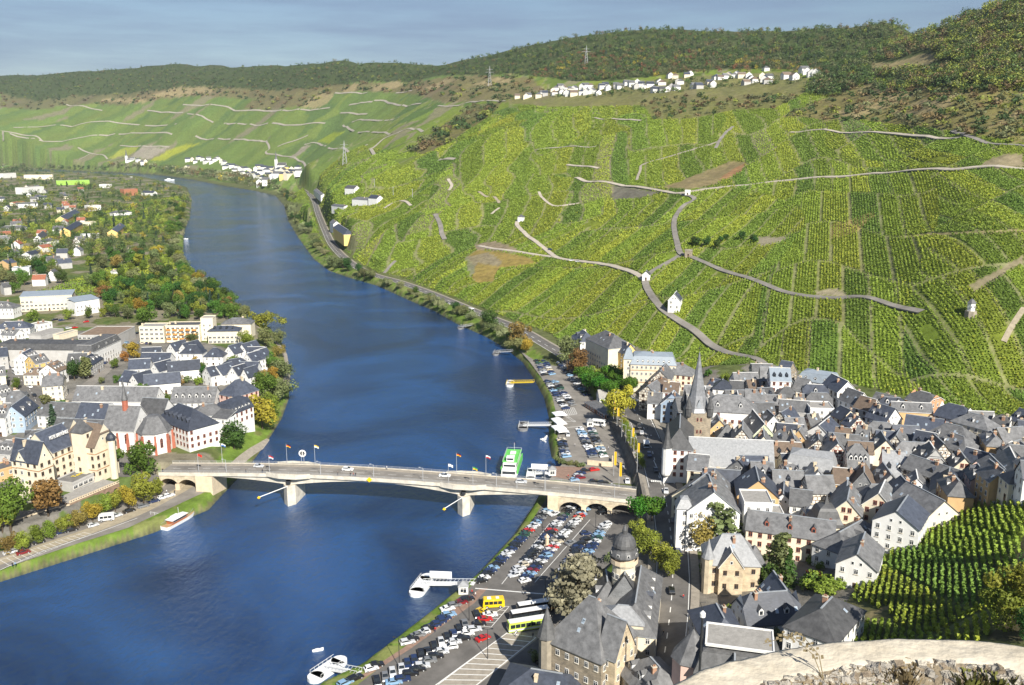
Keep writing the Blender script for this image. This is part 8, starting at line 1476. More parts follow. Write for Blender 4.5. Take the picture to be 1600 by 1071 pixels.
CARS = {'hatchback': car_meshes([(-1.95, .35), (-1.98, .85), (-1.75, 1.0), (-1.45, 1.45), (-.2, 1.5), (.75, .98), (1.8, .78), (1.98, .5), (1.95, .28), (-1.9, .25)], {'side': [(-1.5, 1.0), (.6, 1.0), (-.2, 1.42), (-1.3, 1.40)], 'front': [(.70, 1.02), (-.12, 1.45)], 'rear': [(-1.73, 1.05), (-1.47, 1.42)]}, 1.75, 'h'),
  'saloon': car_meshes([(-2.25, .35), (-2.28, .85), (-2.2, .98), (-1.55, 1.02), (-1.0, 1.42), (.0, 1.45), (.95, .96), (2.05, .80), (2.25, .5), (2.22, .28), (-2.2, .25)], {'side': [(-1.4, 1.03), (.75, 1.0), (0, 1.38), (-.95, 1.36)], 'front': [(.88, 1.0), (.06, 1.42)], 'rear': [(-1.52, 1.05), (-1.03, 1.39)]}, 1.80, 's'),
  'estate': car_meshes([(-2.2, .35), (-2.25, .9), (-2.1, 1.1), (-1.8, 1.47), (-.1, 1.5), (.9, .98), (2.0, .82), (2.2, .5), (2.18, .28), (-2.15, .25)], {'side': [(-1.95, 1.05), (.7, 1.02), (-.1, 1.43), (-1.75, 1.41)], 'front': [(.84, 1.02), (-.03, 1.46)], 'rear': [(-2.1, 1.12), (-1.84, 1.44)]}, 1.80, 'e'),
  'van': car_meshes([(-2.4, .4), (-2.42, 1.0), (-2.38, 1.95), (.9, 1.98), (1.5, 1.2), (2.3, 1.0), (2.4, .5), (2.35, .3), (-2.3, .3)], {'side': [(-2.2, 1.15), (1.3, 1.15), (.85, 1.8), (-2.2, 1.8)], 'front': [(1.47, 1.26), (.97, 1.9)], 'rear': [(-2.40, 1.2), (-2.385, 1.8)]}, 1.9, 'v')}
_b = MB();
for s in (0,):
 pr = [(.31, -.11), (.31, .11)]; ring = [[(math.cos(k * math.pi / 6) * .31, y, math.sin(k * math.pi / 6) * .31) for k in range(12)] for y in (-.11, .11)]
 for k in range(12): _b.poly([ring[0][k], ring[1][k], ring[1][(k + 1) % 12], ring[0][(k + 1) % 12]], 0)
 for y, rg in zip((-1, 1), ring): _b.poly(rg if y < 0 else rg[::-1], 0); _b.poly([(p[0] * .6, p[1] + y * .01, p[2] * .6) for p in (rg if y < 0 else rg[::-1])], 1)
WHEEL = _b.mesh('wheel', [TYRE, RIM]); AXLE = {'hatchback': 1.25, 'saloon': 1.4, 'estate': 1.38, 'van': 1.5}
NCAR = [0]
def car(x, y, z, ang, typ, colr, label, group, wheels=True):
 r = empty('parked_car' if 'driving' not in group else 'car', (x, y, z), ang, label, 'car' if typ != 'van' else 'van', group); bm_, gm = CARS[typ]; o = bpy.data.objects.new('body', bm_); link(o, r); o.material_slots[0].link = 'OBJECT'; o.material_slots[0].material = PM[colr]
 g = bpy.data.objects.new('window_glass', gm); link(g, r)
 if wheels:
  for sx in (-1, 1):
   for sy in (-1, 1): w = bpy.data.objects.new('wheel', WHEEL); link(w, r); w.location = (sx * AXLE[typ], sy * .80, .31)
 NCAR[0] += 1; return r
CW = ['silver'] * 7 + ['white'] * 2 + ['black'] * 7 + ['dark blue'] * 6 + ['dark blue'] * 3 + ['grey'] * 4 + ['light blue'] * 2 + ['dark green', 'beige']; CT = ['hatchback'] * 5 + ['saloon'] * 3 + ['estate'] * 5
_cr_ = random.Random(21)
def zdir(zz, x, y, dx, dy, z=0):
 a = at_z(*zp(zz, x, y), z); b = at_z(*zp(zz, x + dx, y + dy), z); return math.atan2(b[1] - a[1], b[0] - a[0])
def car_row(zz, pts, axis, where, group, n=None, z=.05, wheels=True, fix=None, skip=0.0):
 """cars along a surveyed line (n of them) or at given points; labels count from the first"""
 if n: (x0, y0), (x1, y1) = pts; A, B_ = at_z(*zp(zz, x0, y0), z), at_z(*zp(zz, x1, y1), z); P = [(A[0] + (B_[0] - A[0]) * k / (n - 1), A[1] + (B_[1] - A[1]) * k / (n - 1)) for k in range(n)]; mx, my = (x0 + x1) / 2, (y0 + y1) / 2
 else: P = [at_z(*zp(zz, *p[:2]), z)[:2] for p in pts]; mx, my = pts[0][:2]
 a = zdir(zz, mx, my, *axis, z)
 for i, (x, y) in enumerate(P):
  c = _cr_.choice(CW); t = _cr_.choice(CT)
  if not n and len(pts[i]) > 2: c = pts[i][2]
  if fix and i in fix: c = fix[i]
  car(x + _cr_.uniform(-.12, .12), y + _cr_.uniform(-.25, .25), z, a + R(_cr_.uniform(-2, 2)) + (math.pi if _cr_.random() < .25 else 0), t, c, f"{c} {t}, {ordw(i + 1)} {where}", group, wheels)
S_ = 'cars in the south car park'; N_ = 'cars in the north car park'; K_ = 'cars on the left bank'; D_ = 'cars driving in the streets'
car_row('F', [(900, 405), (530, 800)], (60, -14), 'from the bridge in the waterside row of the south park', S_, 27, fix={9: 'red'}); car_row('F', [(1035, 378), (708, 768)], (60, -14), 'from the bridge, left half of the middle double row', S_, 27, fix={11: 'red'}); car_row('F', [(1092, 412), (765, 797)], (60, -14), 'from the bridge, right half of the middle double row', S_, 27, fix={3: 'red', 15: 'red', 23: 'wine red'})
car_row('F', [(1065, 600), (945, 795)], (60, -14), 'from the bridge, left half of the inland double row', S_, 12); car_row('F', [(1205, 492), (1078, 695)], (60, -14), 'from the bridge, right half of the inland double row', S_, 13); car_row('F', [(1098, 542, 'dark blue'), (1105, 574, 'black')], (60, -5), 'of two at the head of the inland double row', S_); car_row('F', [(1195, 402), (1205, 415), (1190, 425)], (60, -10), 'of three under the middle bridge arch', S_)
car_row('F', [(925, 436, 'silver'), (1015, 592, 'grey')], (35, -12), 'moving in the south car park lanes, from the bridge', D_)
car_row('G', [(1005, 312), (880, 373)], (90, -20), 'below the landing stage with name board, waterside', S_, 4, fix={0: 'black', 1: 'wine red', 3: 'white'}); car_row('G', [(885, 413), (625, 585)], (90, -20), 'in the waterside row south of the crossing', S_, 9); car_row('G', [(435, 725, 'black'), (398, 748, 'white')], (80, -20), 'of two by the reddish paving at the waterside', S_); car_row('G', [(300, 810, 'black'), (238, 840, 'light blue')], (80, -40), 'of two beside the lowest landing stage', S_)
car_row('G', [(1060, 412, 'black'), (985, 470), (952, 505, 'black'), (918, 530, 'dark blue'), (873, 556, 'black'), (838, 583, 'silver'), (795, 614), (757, 645, 'black'), (712, 666, 'black'), (670, 702), (627, 726, 'dark blue'), (588, 750, 'silver'), (533, 777, 'silver'), (488, 802), (437, 830, 'black')], (25, 60), 'from the yellow camper, nose-in row left', S_)
car_row('G', [(1145, 413, 'white'), (1110, 440, 'red'), (1075, 466, 'black'), (1045, 502, 'silver'), (1000, 530, 'white'), (975, 558, 'black'), (925, 582, 'silver'), (890, 612, 'white'), (845, 645, 'silver'), (805, 672, 'black'), (765, 700), (720, 730, 'silver'), (690, 756, 'black'), (645, 782, 'black'), (595, 815), (540, 836, 'light blue')], (90, -10), 'from the yellow camper, row right', S_)
car_row('G', [(1097, 558, 'red')], (55, -22), 'driving alone past the coach bays', D_); car_row('G', [(1378, 345, 'black')], (80, -22), 'parked just above the coaches', S_); car_row('G', [(1095, 392, 'yellow')], (40, 18), 'yellow one beside the yellow camper', S_); car_row('G', [(1470, 700, 'black')], (50, -10), 'parked close to the court building hedge', S_)
car_row('I', [(340, 325), (385, 408)], (40, -6), 'from upstream, left file of the north block', N_, 7, wheels=False); car_row('I', [(385, 328), (430, 405)], (40, -6), 'from upstream, right file of the north block', N_, 7, wheels=False); car_row('I', [(405, 448), (510, 610)], (40, -6), 'from upstream, left file of the long block', N_, 12, wheels=False); car_row('I', [(450, 452), (555, 590)], (40, -6), 'from upstream, right file of the long block', N_, 11, wheels=False)
car_row('I', [(462, 325), (640, 530)], (30, -4), 'from upstream in the row under the promenade trees', N_, 14, wheels=False); car_row('O', [(245, 590), (305, 770)], (70, -8), 'from the white tents in the waterside north row', N_, 8, wheels=False); car_row('O', [(440, 485), (580, 770)], (70, -8), 'from upstream, left file of the lower block', N_, 12, wheels=False); car_row('O', [(560, 480), (690, 765)], (70, -8), 'from upstream, right file of the lower block', N_, 12, wheels=False)
car_row('O', [(505, 915, 'black'), (592, 908, 'red'), (455, 948, 'dark blue'), (425, 972, 'silver'), (445, 992, 'wine red'), (385, 1014, 'light blue'), (590, 1032, 'black'), (685, 1045, 'black')], (70, -8), 'in the small park behind the bridge', N_, wheels=False); car_row('O', [(322, 545, 'silver')], (0, 30), 'standing alone in the lane of the lower north park', N_, wheels=False); car_row('O', [(880, 872, 'silver'), (900, 937, 'black'), (940, 1030, 'white')], (8, 40), 'driving on the quay road towards the bridge', D_, wheels=False)
car_row('O', [(1065, 455, 'black'), (1085, 520, 'silver'), (1165, 755, 'dark blue'), (1240, 912, 'black'), (1310, 812, 'black')], (10, 40), 'on the town street beside the promenade', D_, z=5.6, wheels=False); car_row('O', [(1095, 230, 'light blue'), (1020, 180, 'white')], (60, 10), 'by the houses at the promenade head', D_, z=5.6, wheels=False)
car_row('H', [(955, 300, 'dark blue')], (8, 30), 'driving on the street past the yellow-green trees', D_, z=5.6); car_row('_', [(1041, 770, 'silver'), (1052, 815, 'grey'), (1049, 925, 'black')], (2, 20), 'on the town street south of the bridge', D_, z=5.6)
car_row('Z', [(530, 392), (632, 430)], (30, 10), 'in the short row beside the river road', N_, 7, z=1.2, wheels=False, fix={k: 'dark blue' for k in range(4)})
car_row('D', [(1012, 522, 'white'), (975, 533, 'white'), (918, 556, 'dark blue'), (856, 585, 'grey'), (772, 614, 'black'), (697, 640, 'silver'), (560, 698, 'silver'), (425, 728, 'black'), (362, 742, 'dark blue'), (235, 798, 'black'), (140, 864, 'wine red'), (60, 860, 'silver')], (60, -16), 'from the bridge on the left quay', K_);
car_row('B', [(958, 366), (935, 379), (915, 398), (882, 432), (836, 482), (772, 537), (737, 572), (706, 604), (682, 624), (641, 666)], (35, -28), 'from the hall end of the left-bank side street', K_, z=KUES_Z + .1, wheels=False); car_row('B', [(965, 434), (995, 434), (1022, 435), (1050, 436)], (8, -18), 'from the left in the row before the apartment house', K_, z=KUES_Z + .1, wheels=False)
car_row('B', [(60, 570, 'dark blue'), (58, 600, 'dark blue'), (208, 738, 'white'), (240, 800, 'black')], (25, 18), 'along the bending left-bank street', K_, z=KUES_Z + .1, wheels=False); car_row('B', [(525, 326, 'red'), (480, 330, 'silver'), (380, 272, 'black'), (430, 274, 'dark blue'), (600, 285, 'red')], (40, -6), 'in the yard before the cream office', K_, z=KUES_Z + .05, wheels=False)
for u, w, c, t in ((393, 7.5, 'silver', 'hatchback'), (535, 7.3, 'white', 'estate'), (689, 7.4, 'white', 'saloon'), (811, 7.2, 'silver', 'estate')):
 x, y, z = BR['world'](BR['sp'](u), w); car(x, y, z + .02, math.atan2(BR['d'][1], BR['d'][0]), t, c, f"{c} {t} crossing the bridge, {'left of the round sign' if u < 451 else 'in mid-span' if u < 600 else 'left of the second pier' if u < 724 else 'nearest the right bank'}", D_)
for i, (x, y, c) in enumerate([(612, 578, 'dark blue'), (742, 645, 'white'), (778, 652, 'silver')]):
 X, Y, Zz = at(*zp('V', x, y)); car(X, Y, Zz + .3, R(-20), 'estate', c, f"{c} estate on the pale vineyard lane, {ordw(i + 1)} from the white hut", 'cars on the vineyard lanes', False)
print('cars', NCAR[0])
def coach(zz, x, y, axis, body, band, label, Lc=12.0, name='coach', hh=3.3, z=.05, cat='coach'):
 p = at_z(*zp(zz, x, y), z); a = zdir(zz, x, y, *axis); r = empty(name, p, a, label, cat, 'coaches and campers'); w = 1.25; b = MB(); ch = .25
 prof = [(-Lc / 2, .45), (-Lc / 2 - .05, 1.2), (-Lc / 2 + .1, hh - .2), (-Lc / 2 + .4, hh), (Lc / 2 - .4, hh), (Lc / 2 - .05, hh - .4), (Lc / 2, 1.2), (Lc / 2 - .05, .4)]
 for s in (-1, 1): q = [(px_, s * w, pz) for px_, pz in prof]; b.poly(q[::-1] if s < 0 else q, 0)
 for i in range(len(prof)): j = (i + 1) % len(prof); b.poly([(prof[i][0], -w, prof[i][1]), (prof[j][0], -w, prof[j][1]), (prof[j][0], w, prof[j][1]), (prof[i][0], w, prof[i][1])], 0)
 b.box(-Lc / 2 - .06, -w - .012, .75, Lc / 2 + .01, w + .012, 1.15, 1); b.build('body', [body, band], r); b = MB(); b.box(-Lc / 2 + .3, -w + .1, hh - .02, Lc / 2 - .3, w - .1, hh + .05); b.build('roof_panel', HULLW if cat == 'coach' else body, r)
 g = MB(); n = max(2, int(Lc / 1.6));
 for s in (-1, 1):
  for k in range(n): x0 = -Lc / 2 + .5 + k * (Lc - 1.2) / n; g.box(x0, s * (w + .008) - .012, hh * .47, x0 + (Lc - 1.2) / n - .16, s * (w + .008) + .012, hh * .82)
 g.box(-Lc / 2 - .07, -w * .9, hh * .42, -Lc / 2 + .02, w * .9, hh * .85); g.box(Lc / 2 - .05, -w * .9, hh * .42, Lc / 2 + .02, w * .9, hh * .85); g.build('window_glass', CARGL, r)
 t = MB(); t.box(-Lc * .3, -.7, hh, -Lc * .12, .7, hh + .18); t.box(Lc * .1, -.6, hh, Lc * .25, .6, hh + .12); t.build('roof_hatch', HULLW, r)
 for sx in (-.32, .30):
  for sy in (-1, 1): wq = bpy.data.objects.new('wheel', WHEEL); link(wq, r); wq.location = (sx * Lc, sy * (w - .08), .48); wq.scale = (1.55, 1.3, 1.55)
LIME = mat('lime_coach_paint', (.50, .66, .10), .3, .05, 1.0, .5); ORG = mat('orange_stripe', (.62, .17, .03), .4, .05)
coach('G', 1378, 492, (240, -38), LIME, HULLW, 'lime green coach, nearest of three beside the cedar'); coach('G', 1392, 432, (240, -38), PM['black'], HULLW, 'dark coach with white roof and band, middle of three'); coach('G', 1432, 382, (240, -38), PM['black'], ORG, 'dark coach with white roof and orange band, farthest of three'); coach('G', 1165, 352, (130, -8), PM['yellow'], PM['yellow'], 'yellow camper van beside the crossing lane', 6.6, 'camper_van', 2.9, cat='camper')
coach('D', 640, 662, (80, -8), HULLW, HULLW, 'white camper van parked under the quay plane trees', 5.5, 'camper_van', 2.6, cat='camper'); coach('O', 1135, 660, (12, 50), HULLW, PM['light blue'], 'white delivery van on the town street', 5.2, 'delivery_van', 2.5, z=5.6, cat='van'); coach('O', 640, 440, (60, 6), HULLW, HULLW, 'white lorry at the head of the lower north block', 7, 'lorry', 3.2, cat='lorry'); coach('B', 110, 642, (30, 20), HULLW, HULLW, 'white van on the bending left-bank street', 6, 'delivery_van', 2.7, z=KUES_Z + .1, cat='van'); coach('Z', 770, 475, (60, 14), HULLW, HULLW, 'white bus parked beside the river road', 11, 'bus', 3.0, z=1.3, cat='bus')
# quay furniture
def quay_retaining_wall():
 P = smooth_line([at_z(*zp('O', x, y), 0)[:2] for x, y in [(748, 400), (820, 510), (905, 660), (985, 840), (1040, 1000)]]); r = empty('retaining_wall', (*P[0], 0), 0, 'long dark retaining wall with railing between quay road and promenade', 'wall'); b = MB(); N_ = len(P); q = MB()
 for i in range(N_ - 1):
  a, c = P[i] - P[0], P[i + 1] - P[0]; d = (c - a) / (np.linalg.norm(c - a) + 1e-9); nn = np.array([-d[1], d[0]]); nn = nn if nn[0] > 0 else -nn; e, f = a + nn * .6, c + nn * .6; zt0, zt1 = 5.7 * min(1, .1 + i / (N_ * .35)), 5.7 * min(1, .1 + (i + 1) / (N_ * .35))
  b.poly([(*a, -.5), (*c, -.5), (*c, zt1), (*a, zt0)]); b.poly([(*a, zt0), (*c, zt1), (*f, zt1), (*e, zt0)], 1); b.poly([(*f, -.5), (*e, -.5), (*e, zt0), (*f, zt1)])
  q.tube([(*(a + nn * .3), zt0 + 1.0), (*(c + nn * .3), zt1 + 1.0)], .06, 4); q.tube([(*(a + nn * .3), zt0), (*(a + nn * .3), zt0 + 1.0)], .05, 4)
 b.build('wall_face', [brick_mat('dark_quay_stone', (.13, .12, .11), (.09, .085, .08), (.08, .075, .07), 1.0, .5, .03, uv=False), PALE], r); q.build('railing', DARKM, r)
quay_retaining_wall()
for i, (x, y) in enumerate([(795, 895), (850, 1015)]): p = at_z(*zp('O', x, y + 70), 0); flagpole(p[0], p[1], 0, 11, ['gold'], f'tall yellow banner by the quay road, {"upper" if i == 0 else "lower"} of two', .9, 6, 'yellow banners', True)
for i, (x, y) in enumerate([(795, 330), (830, 400), (985, 620), (1040, 790)]): p = at_z(*zp('O', x, y + 40), 5.6); flagpole(p[0], p[1], 5.6, 9, ['gold'], f'yellow banner on the promenade, {ordw(i + 1)} from the golden tree', .8, 4, 'yellow banners', True)
for i, (x, y) in enumerate([(905, 420), (920, 470), (945, 520), (965, 580), (1000, 640), (1030, 690), (1065, 800), (1090, 860)]): p = at_z(*zp('O', x, y + 25), 5.6); tree(p[0], p[1], 5.6, 4.5, 'round', 'lime', 'P', f'small yellow-green promenade tree, {ordw(i + 1)} from the golden tree')
name_trees()
for i, (x, y, hh) in enumerate([(577, 735, 9), (1012, 440, 9), (1487, 345, 9), (1128, 680, 9)]): p = at_z(*zp('G', x, y), .05); street_lamp(p[0], p[1], .05, hh, ['dark twin lamp between the nose-in car rows, lower', 'dark twin lamp beside the yellow camper', 'dark twin lamp above the coaches', 'dark twin lamp at the edge of the coach bays'][i], 'lamps in the south car park')
for i, (x, y) in enumerate([(1150, 505), (860, 560), (880, 620)]): p = at_z(*zp('F', x, y), .05); street_lamp(p[0], p[1], .05, 8, ['dark twin lamp in the lane below the bridge arches', 'dark twin lamp in the middle double row, upper', 'white-headed lamp in the middle double row, lower'][i], 'lamps in the south car park')
for i, (x, y) in enumerate([(880, 520), (920, 580), (975, 640), (1005, 720), (1040, 890)]): p = at_z(*zp('O', x, y + 30), 5.6); street_lamp(p[0], p[1], 5.6, 8, f'grey promenade lamp, {ordw(i + 1)} from the golden tree', 'lamps on the promenade', 1, GALV)
TENT = mat('white_tent_cloth', (.80, .80, .79), .8, .04, 1.0)
for i, (x, y, w) in enumerate([(225, 355, 6), (205, 420, 5), (240, 450, 5), (220, 500, 6), (255, 530, 5)]):
 p = at_z(*zp('O', x, y), .05); r = empty('market_tent', p, .3, f'white peaked market tent by the river, {ordw(i + 1)} from upstream', 'tent', 'market tents on the north quay'); b = MB(); b.poly([(-w / 2, -w / 2, 2.3), (w / 2, -w / 2, 2.3), (0, 0, 3.6)]); b.poly([(w / 2, -w / 2, 2.3), (w / 2, w / 2, 2.3), (0, 0, 3.6)]); b.poly([(w / 2, w / 2, 2.3), (-w / 2, w / 2, 2.3), (0, 0, 3.6)]); b.poly([(-w / 2, w / 2, 2.3), (-w / 2, -w / 2, 2.3), (0, 0, 3.6)])
 for s in (-1, 1): b.box(-w / 2, s * w / 2 - .02, 1.9, w / 2, s * w / 2 + .02, 2.3); b.box(s * w / 2 - .02, -w / 2, 1.9, s * w / 2 + .02, w / 2, 2.3)
 b.build('tent_roof', TENT, r); q = MB()
 for sx in (-1, 1):
  for sy in (-1, 1): q.tube([(sx * w / 2 * .97, sy * w / 2 * .97, 0), (sx * w / 2 * .97, sy * w / 2 * .97, 2.3)], .05, 4)
 q.build('tent_frame', GALV, r)
def kiosk(zz, x, y, z, label, body=None):
 p = at_z(*zp(zz, x, y), z); r = empty('kiosk', p, .1, label, 'kiosk'); b = MB(); b.box(-1.5, -1.5, 0, 1.5, 1.5, 2.6); b.build('kiosk_wall', body or HULLW, r); b = MB(); b.lathe([(2.5, 2.6), (2.4, 2.9), (.1, 4.0)], 4, 0, (0, 0), math.pi / 4); b.build('roof', SLATEL, r); inst('window', WIN['W'], r, (0, -1.51, 1.5), math.pi)
kiosk('O', 150, 950, .05, 'white flat kiosk beside the landing stage behind the bridge'); kiosk('G', 975, 262, .05, 'white ticket kiosk at the landing stage with name board'); kiosk('O', 545, 440, .05, 'pale kiosk column at the head of the lower north block')
def pillar(zz, x, y, label):
 p = at_z(*zp(zz, x, y), .05); r = empty('stone_pillar', p, 0, label, 'pillar'); b = MB(); b.lathe([(.9, 0), (.9, .4), (.7, .45), (.65, 3.0), (.95, 3.1), (.9, 3.4), (.05, 4.4)], 10); b.build('shaft', CREAMS, r)
pillar('G', 1560, 265, 'cream stone pillar beside the cedar and the crossing lane'); pillar('F', 885, 600, 'white advertising pillar in the middle double row')
def stripes(zz, quad, n, name, w=.18, z=.075):
 A, B_, C, D = [np.array(at_z(*zp(zz, *p), z)[:2]) for p in quad]; b = MB()
 for k in range(n + 1):
  p, q = A + (B_ - A) * k / n, D + (C - D) * k / n; d = (q - p) / np.linalg.norm(q - p); nn = np.array([-d[1], d[0]]) * w / 2; b.poly([(*(p - nn), z), (*(q - nn), z), (*(q + nn), z), (*(p + nn), z)])
 for p, q in ((A, B_), (D, C)): d = (q - p) / np.linalg.norm(q - p); nn = np.array([-d[1], d[0]]) * w / 2; b.poly([(*(p - nn), z + .004), (*(q - nn), z + .004), (*(q + nn), z + .004), (*(p + nn), z + .004)])
 tag(b.build(name, WHITEP), kind='structure')
flat('coach_bay_paving', [(1255, 512), (1520, 490), (1060, 850), (800, 850)], .062, GRAV, 'G'); stripes('G', [(1245, 520), (800, 845), (1055, 845), (1430, 545)], 10, 'coach_bay_marking', .3)
flat('waterside_paving', [(600, 610), (1080, 240), (1130, 235), (1045, 330), (640, 620), (340, 810), (310, 800)], .061, RED_PAVE, 'G'); flat('small_quay_paving', [(130, 860), (420, 870), (640, 880), (360, 1010), (120, 960)], .08, RED_PAVE, 'O')
stripes('G', [(1240, 350), (1045, 470), (1150, 480), (1262, 352)], 5, 'parking_marking'); stripes('O', [(270, 305), (400, 395), (380, 400), (250, 310)], 2, 'parking_marking'); stripes('I', [(498, 610), (560, 600), (580, 640), (515, 650)], 6, 'parking_marking', .25, .08)
def line_mark(zz, pts, w=.22, z=.08, name='road_marking'):
 b = MB(); P = [np.array(at_z(*zp(zz, *p), z)[:2]) for p in pts]
 for p, q in zip(P, P[1:]): d = (q - p) / np.linalg.norm(q - p); nn = np.array([-d[1], d[0]]) * w / 2; b.poly([(*(p - nn), z), (*(q - nn), z), (*(q + nn), z), (*(p + nn), z)])
 tag(b.build(name, WHITEP), kind='structure')
line_mark('G', [(1050, 238), (1510, 276)], .5); line_mark('G', [(820, 838), (1250, 515)], .25); line_mark('F', [(820, 800), (1120, 460)], .2); line_mark('F', [(1000, 810), (1240, 480)], .2); line_mark('F', [(640, 810), (900, 480)], .2); line_mark('O', [(200, 395), (400, 390)], .4, .085); line_mark('O', [(310, 455), (470, 445)], .4, .085); line_mark('D', [(0, 960), (250, 850), (560, 745), (820, 650)], .25, .1)
stripes('D', [(0, 900), (500, 735), (545, 745), (60, 935)], 14, 'parking_marking', .15, .1)
line_mark('J', [(95, 800), (190, 1020)], .3, 5.62 + .1); stripes('J', [(80, 940), (215, 945), (215, 955), (80, 950)], 9, 'zebra_crossing', .5, 5.72)
def low_wall(zz, pts, hh, label, m, z=0, wd=.5, name='low_wall', hedge=False):
 P = [np.array(at_z(*zp(zz, *p), z)[:2]) for p in pts]; r = empty(name, (*P[0], z), 0, label, 'wall'); b = MB()
 for p, q in zip(P, P[1:]):
  d = (q - p) / np.linalg.norm(q - p); nn = np.array([-d[1], d[0]]) * wd / 2; p0, q0 = p - P[0], q - P[0]; b.prism([tuple(p0 - nn), tuple(q0 - nn), tuple(q0 + nn), tuple(p0 + nn)], -.5, hh)
 b.build('wall_face', m, r)
low_wall('O', [(520, 845), (650, 860), (780, 868), (785, 800)], 2.2, 'low sandstone wall at the near end of the north car park', CREAMS); low_wall('H', [(215, 515), (280, 560)], .6, 'short kerb wall by the stone pillar', CREAMS); low_wall('L', [(820, 570), (1010, 500), (1060, 480)], 2.0, 'cream garden wall below the castle vineyard', CREAMS, 8); low_wall('C', [(470, 962), (660, 970)], 1.6, 'white garden wall before the garden wing', TRIMW, KUES_Z)
for i, (x, y) in enumerate([(190, 775), (235, 800), (290, 815), (345, 825), (400, 832), (455, 838)]):
 p = at_z(*zp('O', x, y + 25), 0); tree(p[0], p[1], -.3, 2.6, 'bush', 'olive', 'W', f'low hedge bush at the near end of the north car park, {ordw(i + 1)} from the river', 1.3)
name_trees()
# people
SKIN = mat('skin', (.50, .31, .22), .6, .05)
def figure(seed, stride):
 P = {'pel': (0, 0, .92), 'chest': (0, .02, 1.30), 'neck': (0, .02, 1.48), 'head': (0, .0, 1.62), 'top': (0, .01, 1.73), 'lh': (-.10, 0, .88), 'rh': (.10, 0, .88), 'lk': (-.11, -stride * .55, .48), 'rk': (.11, stride * .35, .48), 'lf': (-.11, -stride * .7, .07), 'rf': (.11, stride * .95, .09), 'lt': (-.11, -stride * .7 - .16, .04), 'rt': (.11, stride * .95 - .15, .04), 'ls': (-.20, .02, 1.40), 'rs': (.20, .02, 1.40), 'le': (-.25, stride * .25, 1.12), 're': (.25, -stride * .25, 1.12), 'lw': (-.25, stride * .2 - .08, .87), 'rw': (.25, -stride * .4 - .06, .88)}
 rad = {'pel': .15, 'chest': .16, 'neck': .055, 'head': .10, 'top': .06, 'lh': .10, 'rh': .10, 'lk': .07, 'rk': .07, 'lf': .045, 'rf': .045, 'lt': .04, 'rt': .04, 'ls': .075, 'rs': .075, 'le': .05, 're': .05, 'lw': .04, 'rw': .04}
 E = [('pel', 'chest'), ('chest', 'neck'), ('neck', 'head'), ('head', 'top'), ('pel', 'lh'), ('pel', 'rh'), ('lh', 'lk'), ('lk', 'lf'), ('lf', 'lt'), ('rh', 'rk'), ('rk', 'rf'), ('rf', 'rt'), ('chest', 'ls'), ('chest', 'rs'), ('ls', 'le'), ('le', 'lw'), ('rs', 're'), ('re', 'rw')]
 ks = list(P); me = bpy.data.meshes.new('body'); me.from_pydata([P[k] for k in ks], [(ks.index(a), ks.index(b)) for a, b in E], []); o = bpy.data.objects.new('tmp', me); COL.objects.link(o); o.modifiers.new('s', 'SKIN')
 for i, k in enumerate(ks): me.skin_vertices[0].data[i].radius = (rad[k], rad[k] * (.75 if k in ('pel', 'chest') else 1)); me.skin_vertices[0].data[i].use_root = k == 'pel'
 o.modifiers.new('u', 'SUBSURF').levels = 1; dg = bpy.context.evaluated_depsgraph_get(); m2 = bpy.data.meshes.new_from_object(o.evaluated_get(dg)); bpy.data.objects.remove(o); m2.materials.clear()
 for m in (SKIN, PM['dark blue'], PM['white'], BARK): m2.materials.append(m)
 for p in m2.polygons: z = p.center.z; x = abs(p.center.x); p.material_index = 3 if z > 1.66 or (z > 1.55 and p.center.y > .04) else 0 if z > 1.47 or (x > .2 and z < .92) else 2 if z > .92 else 1
 return m2
FIGS = [figure(0, .04), figure(1, .22), figure(2, .30)]
TOPS = {'white': PM['white'], 'red': PM['red'], 'dark': PM['black'], 'blue': PM['light blue'], 'beige': PM['beige'], 'green': PM['dark green']}
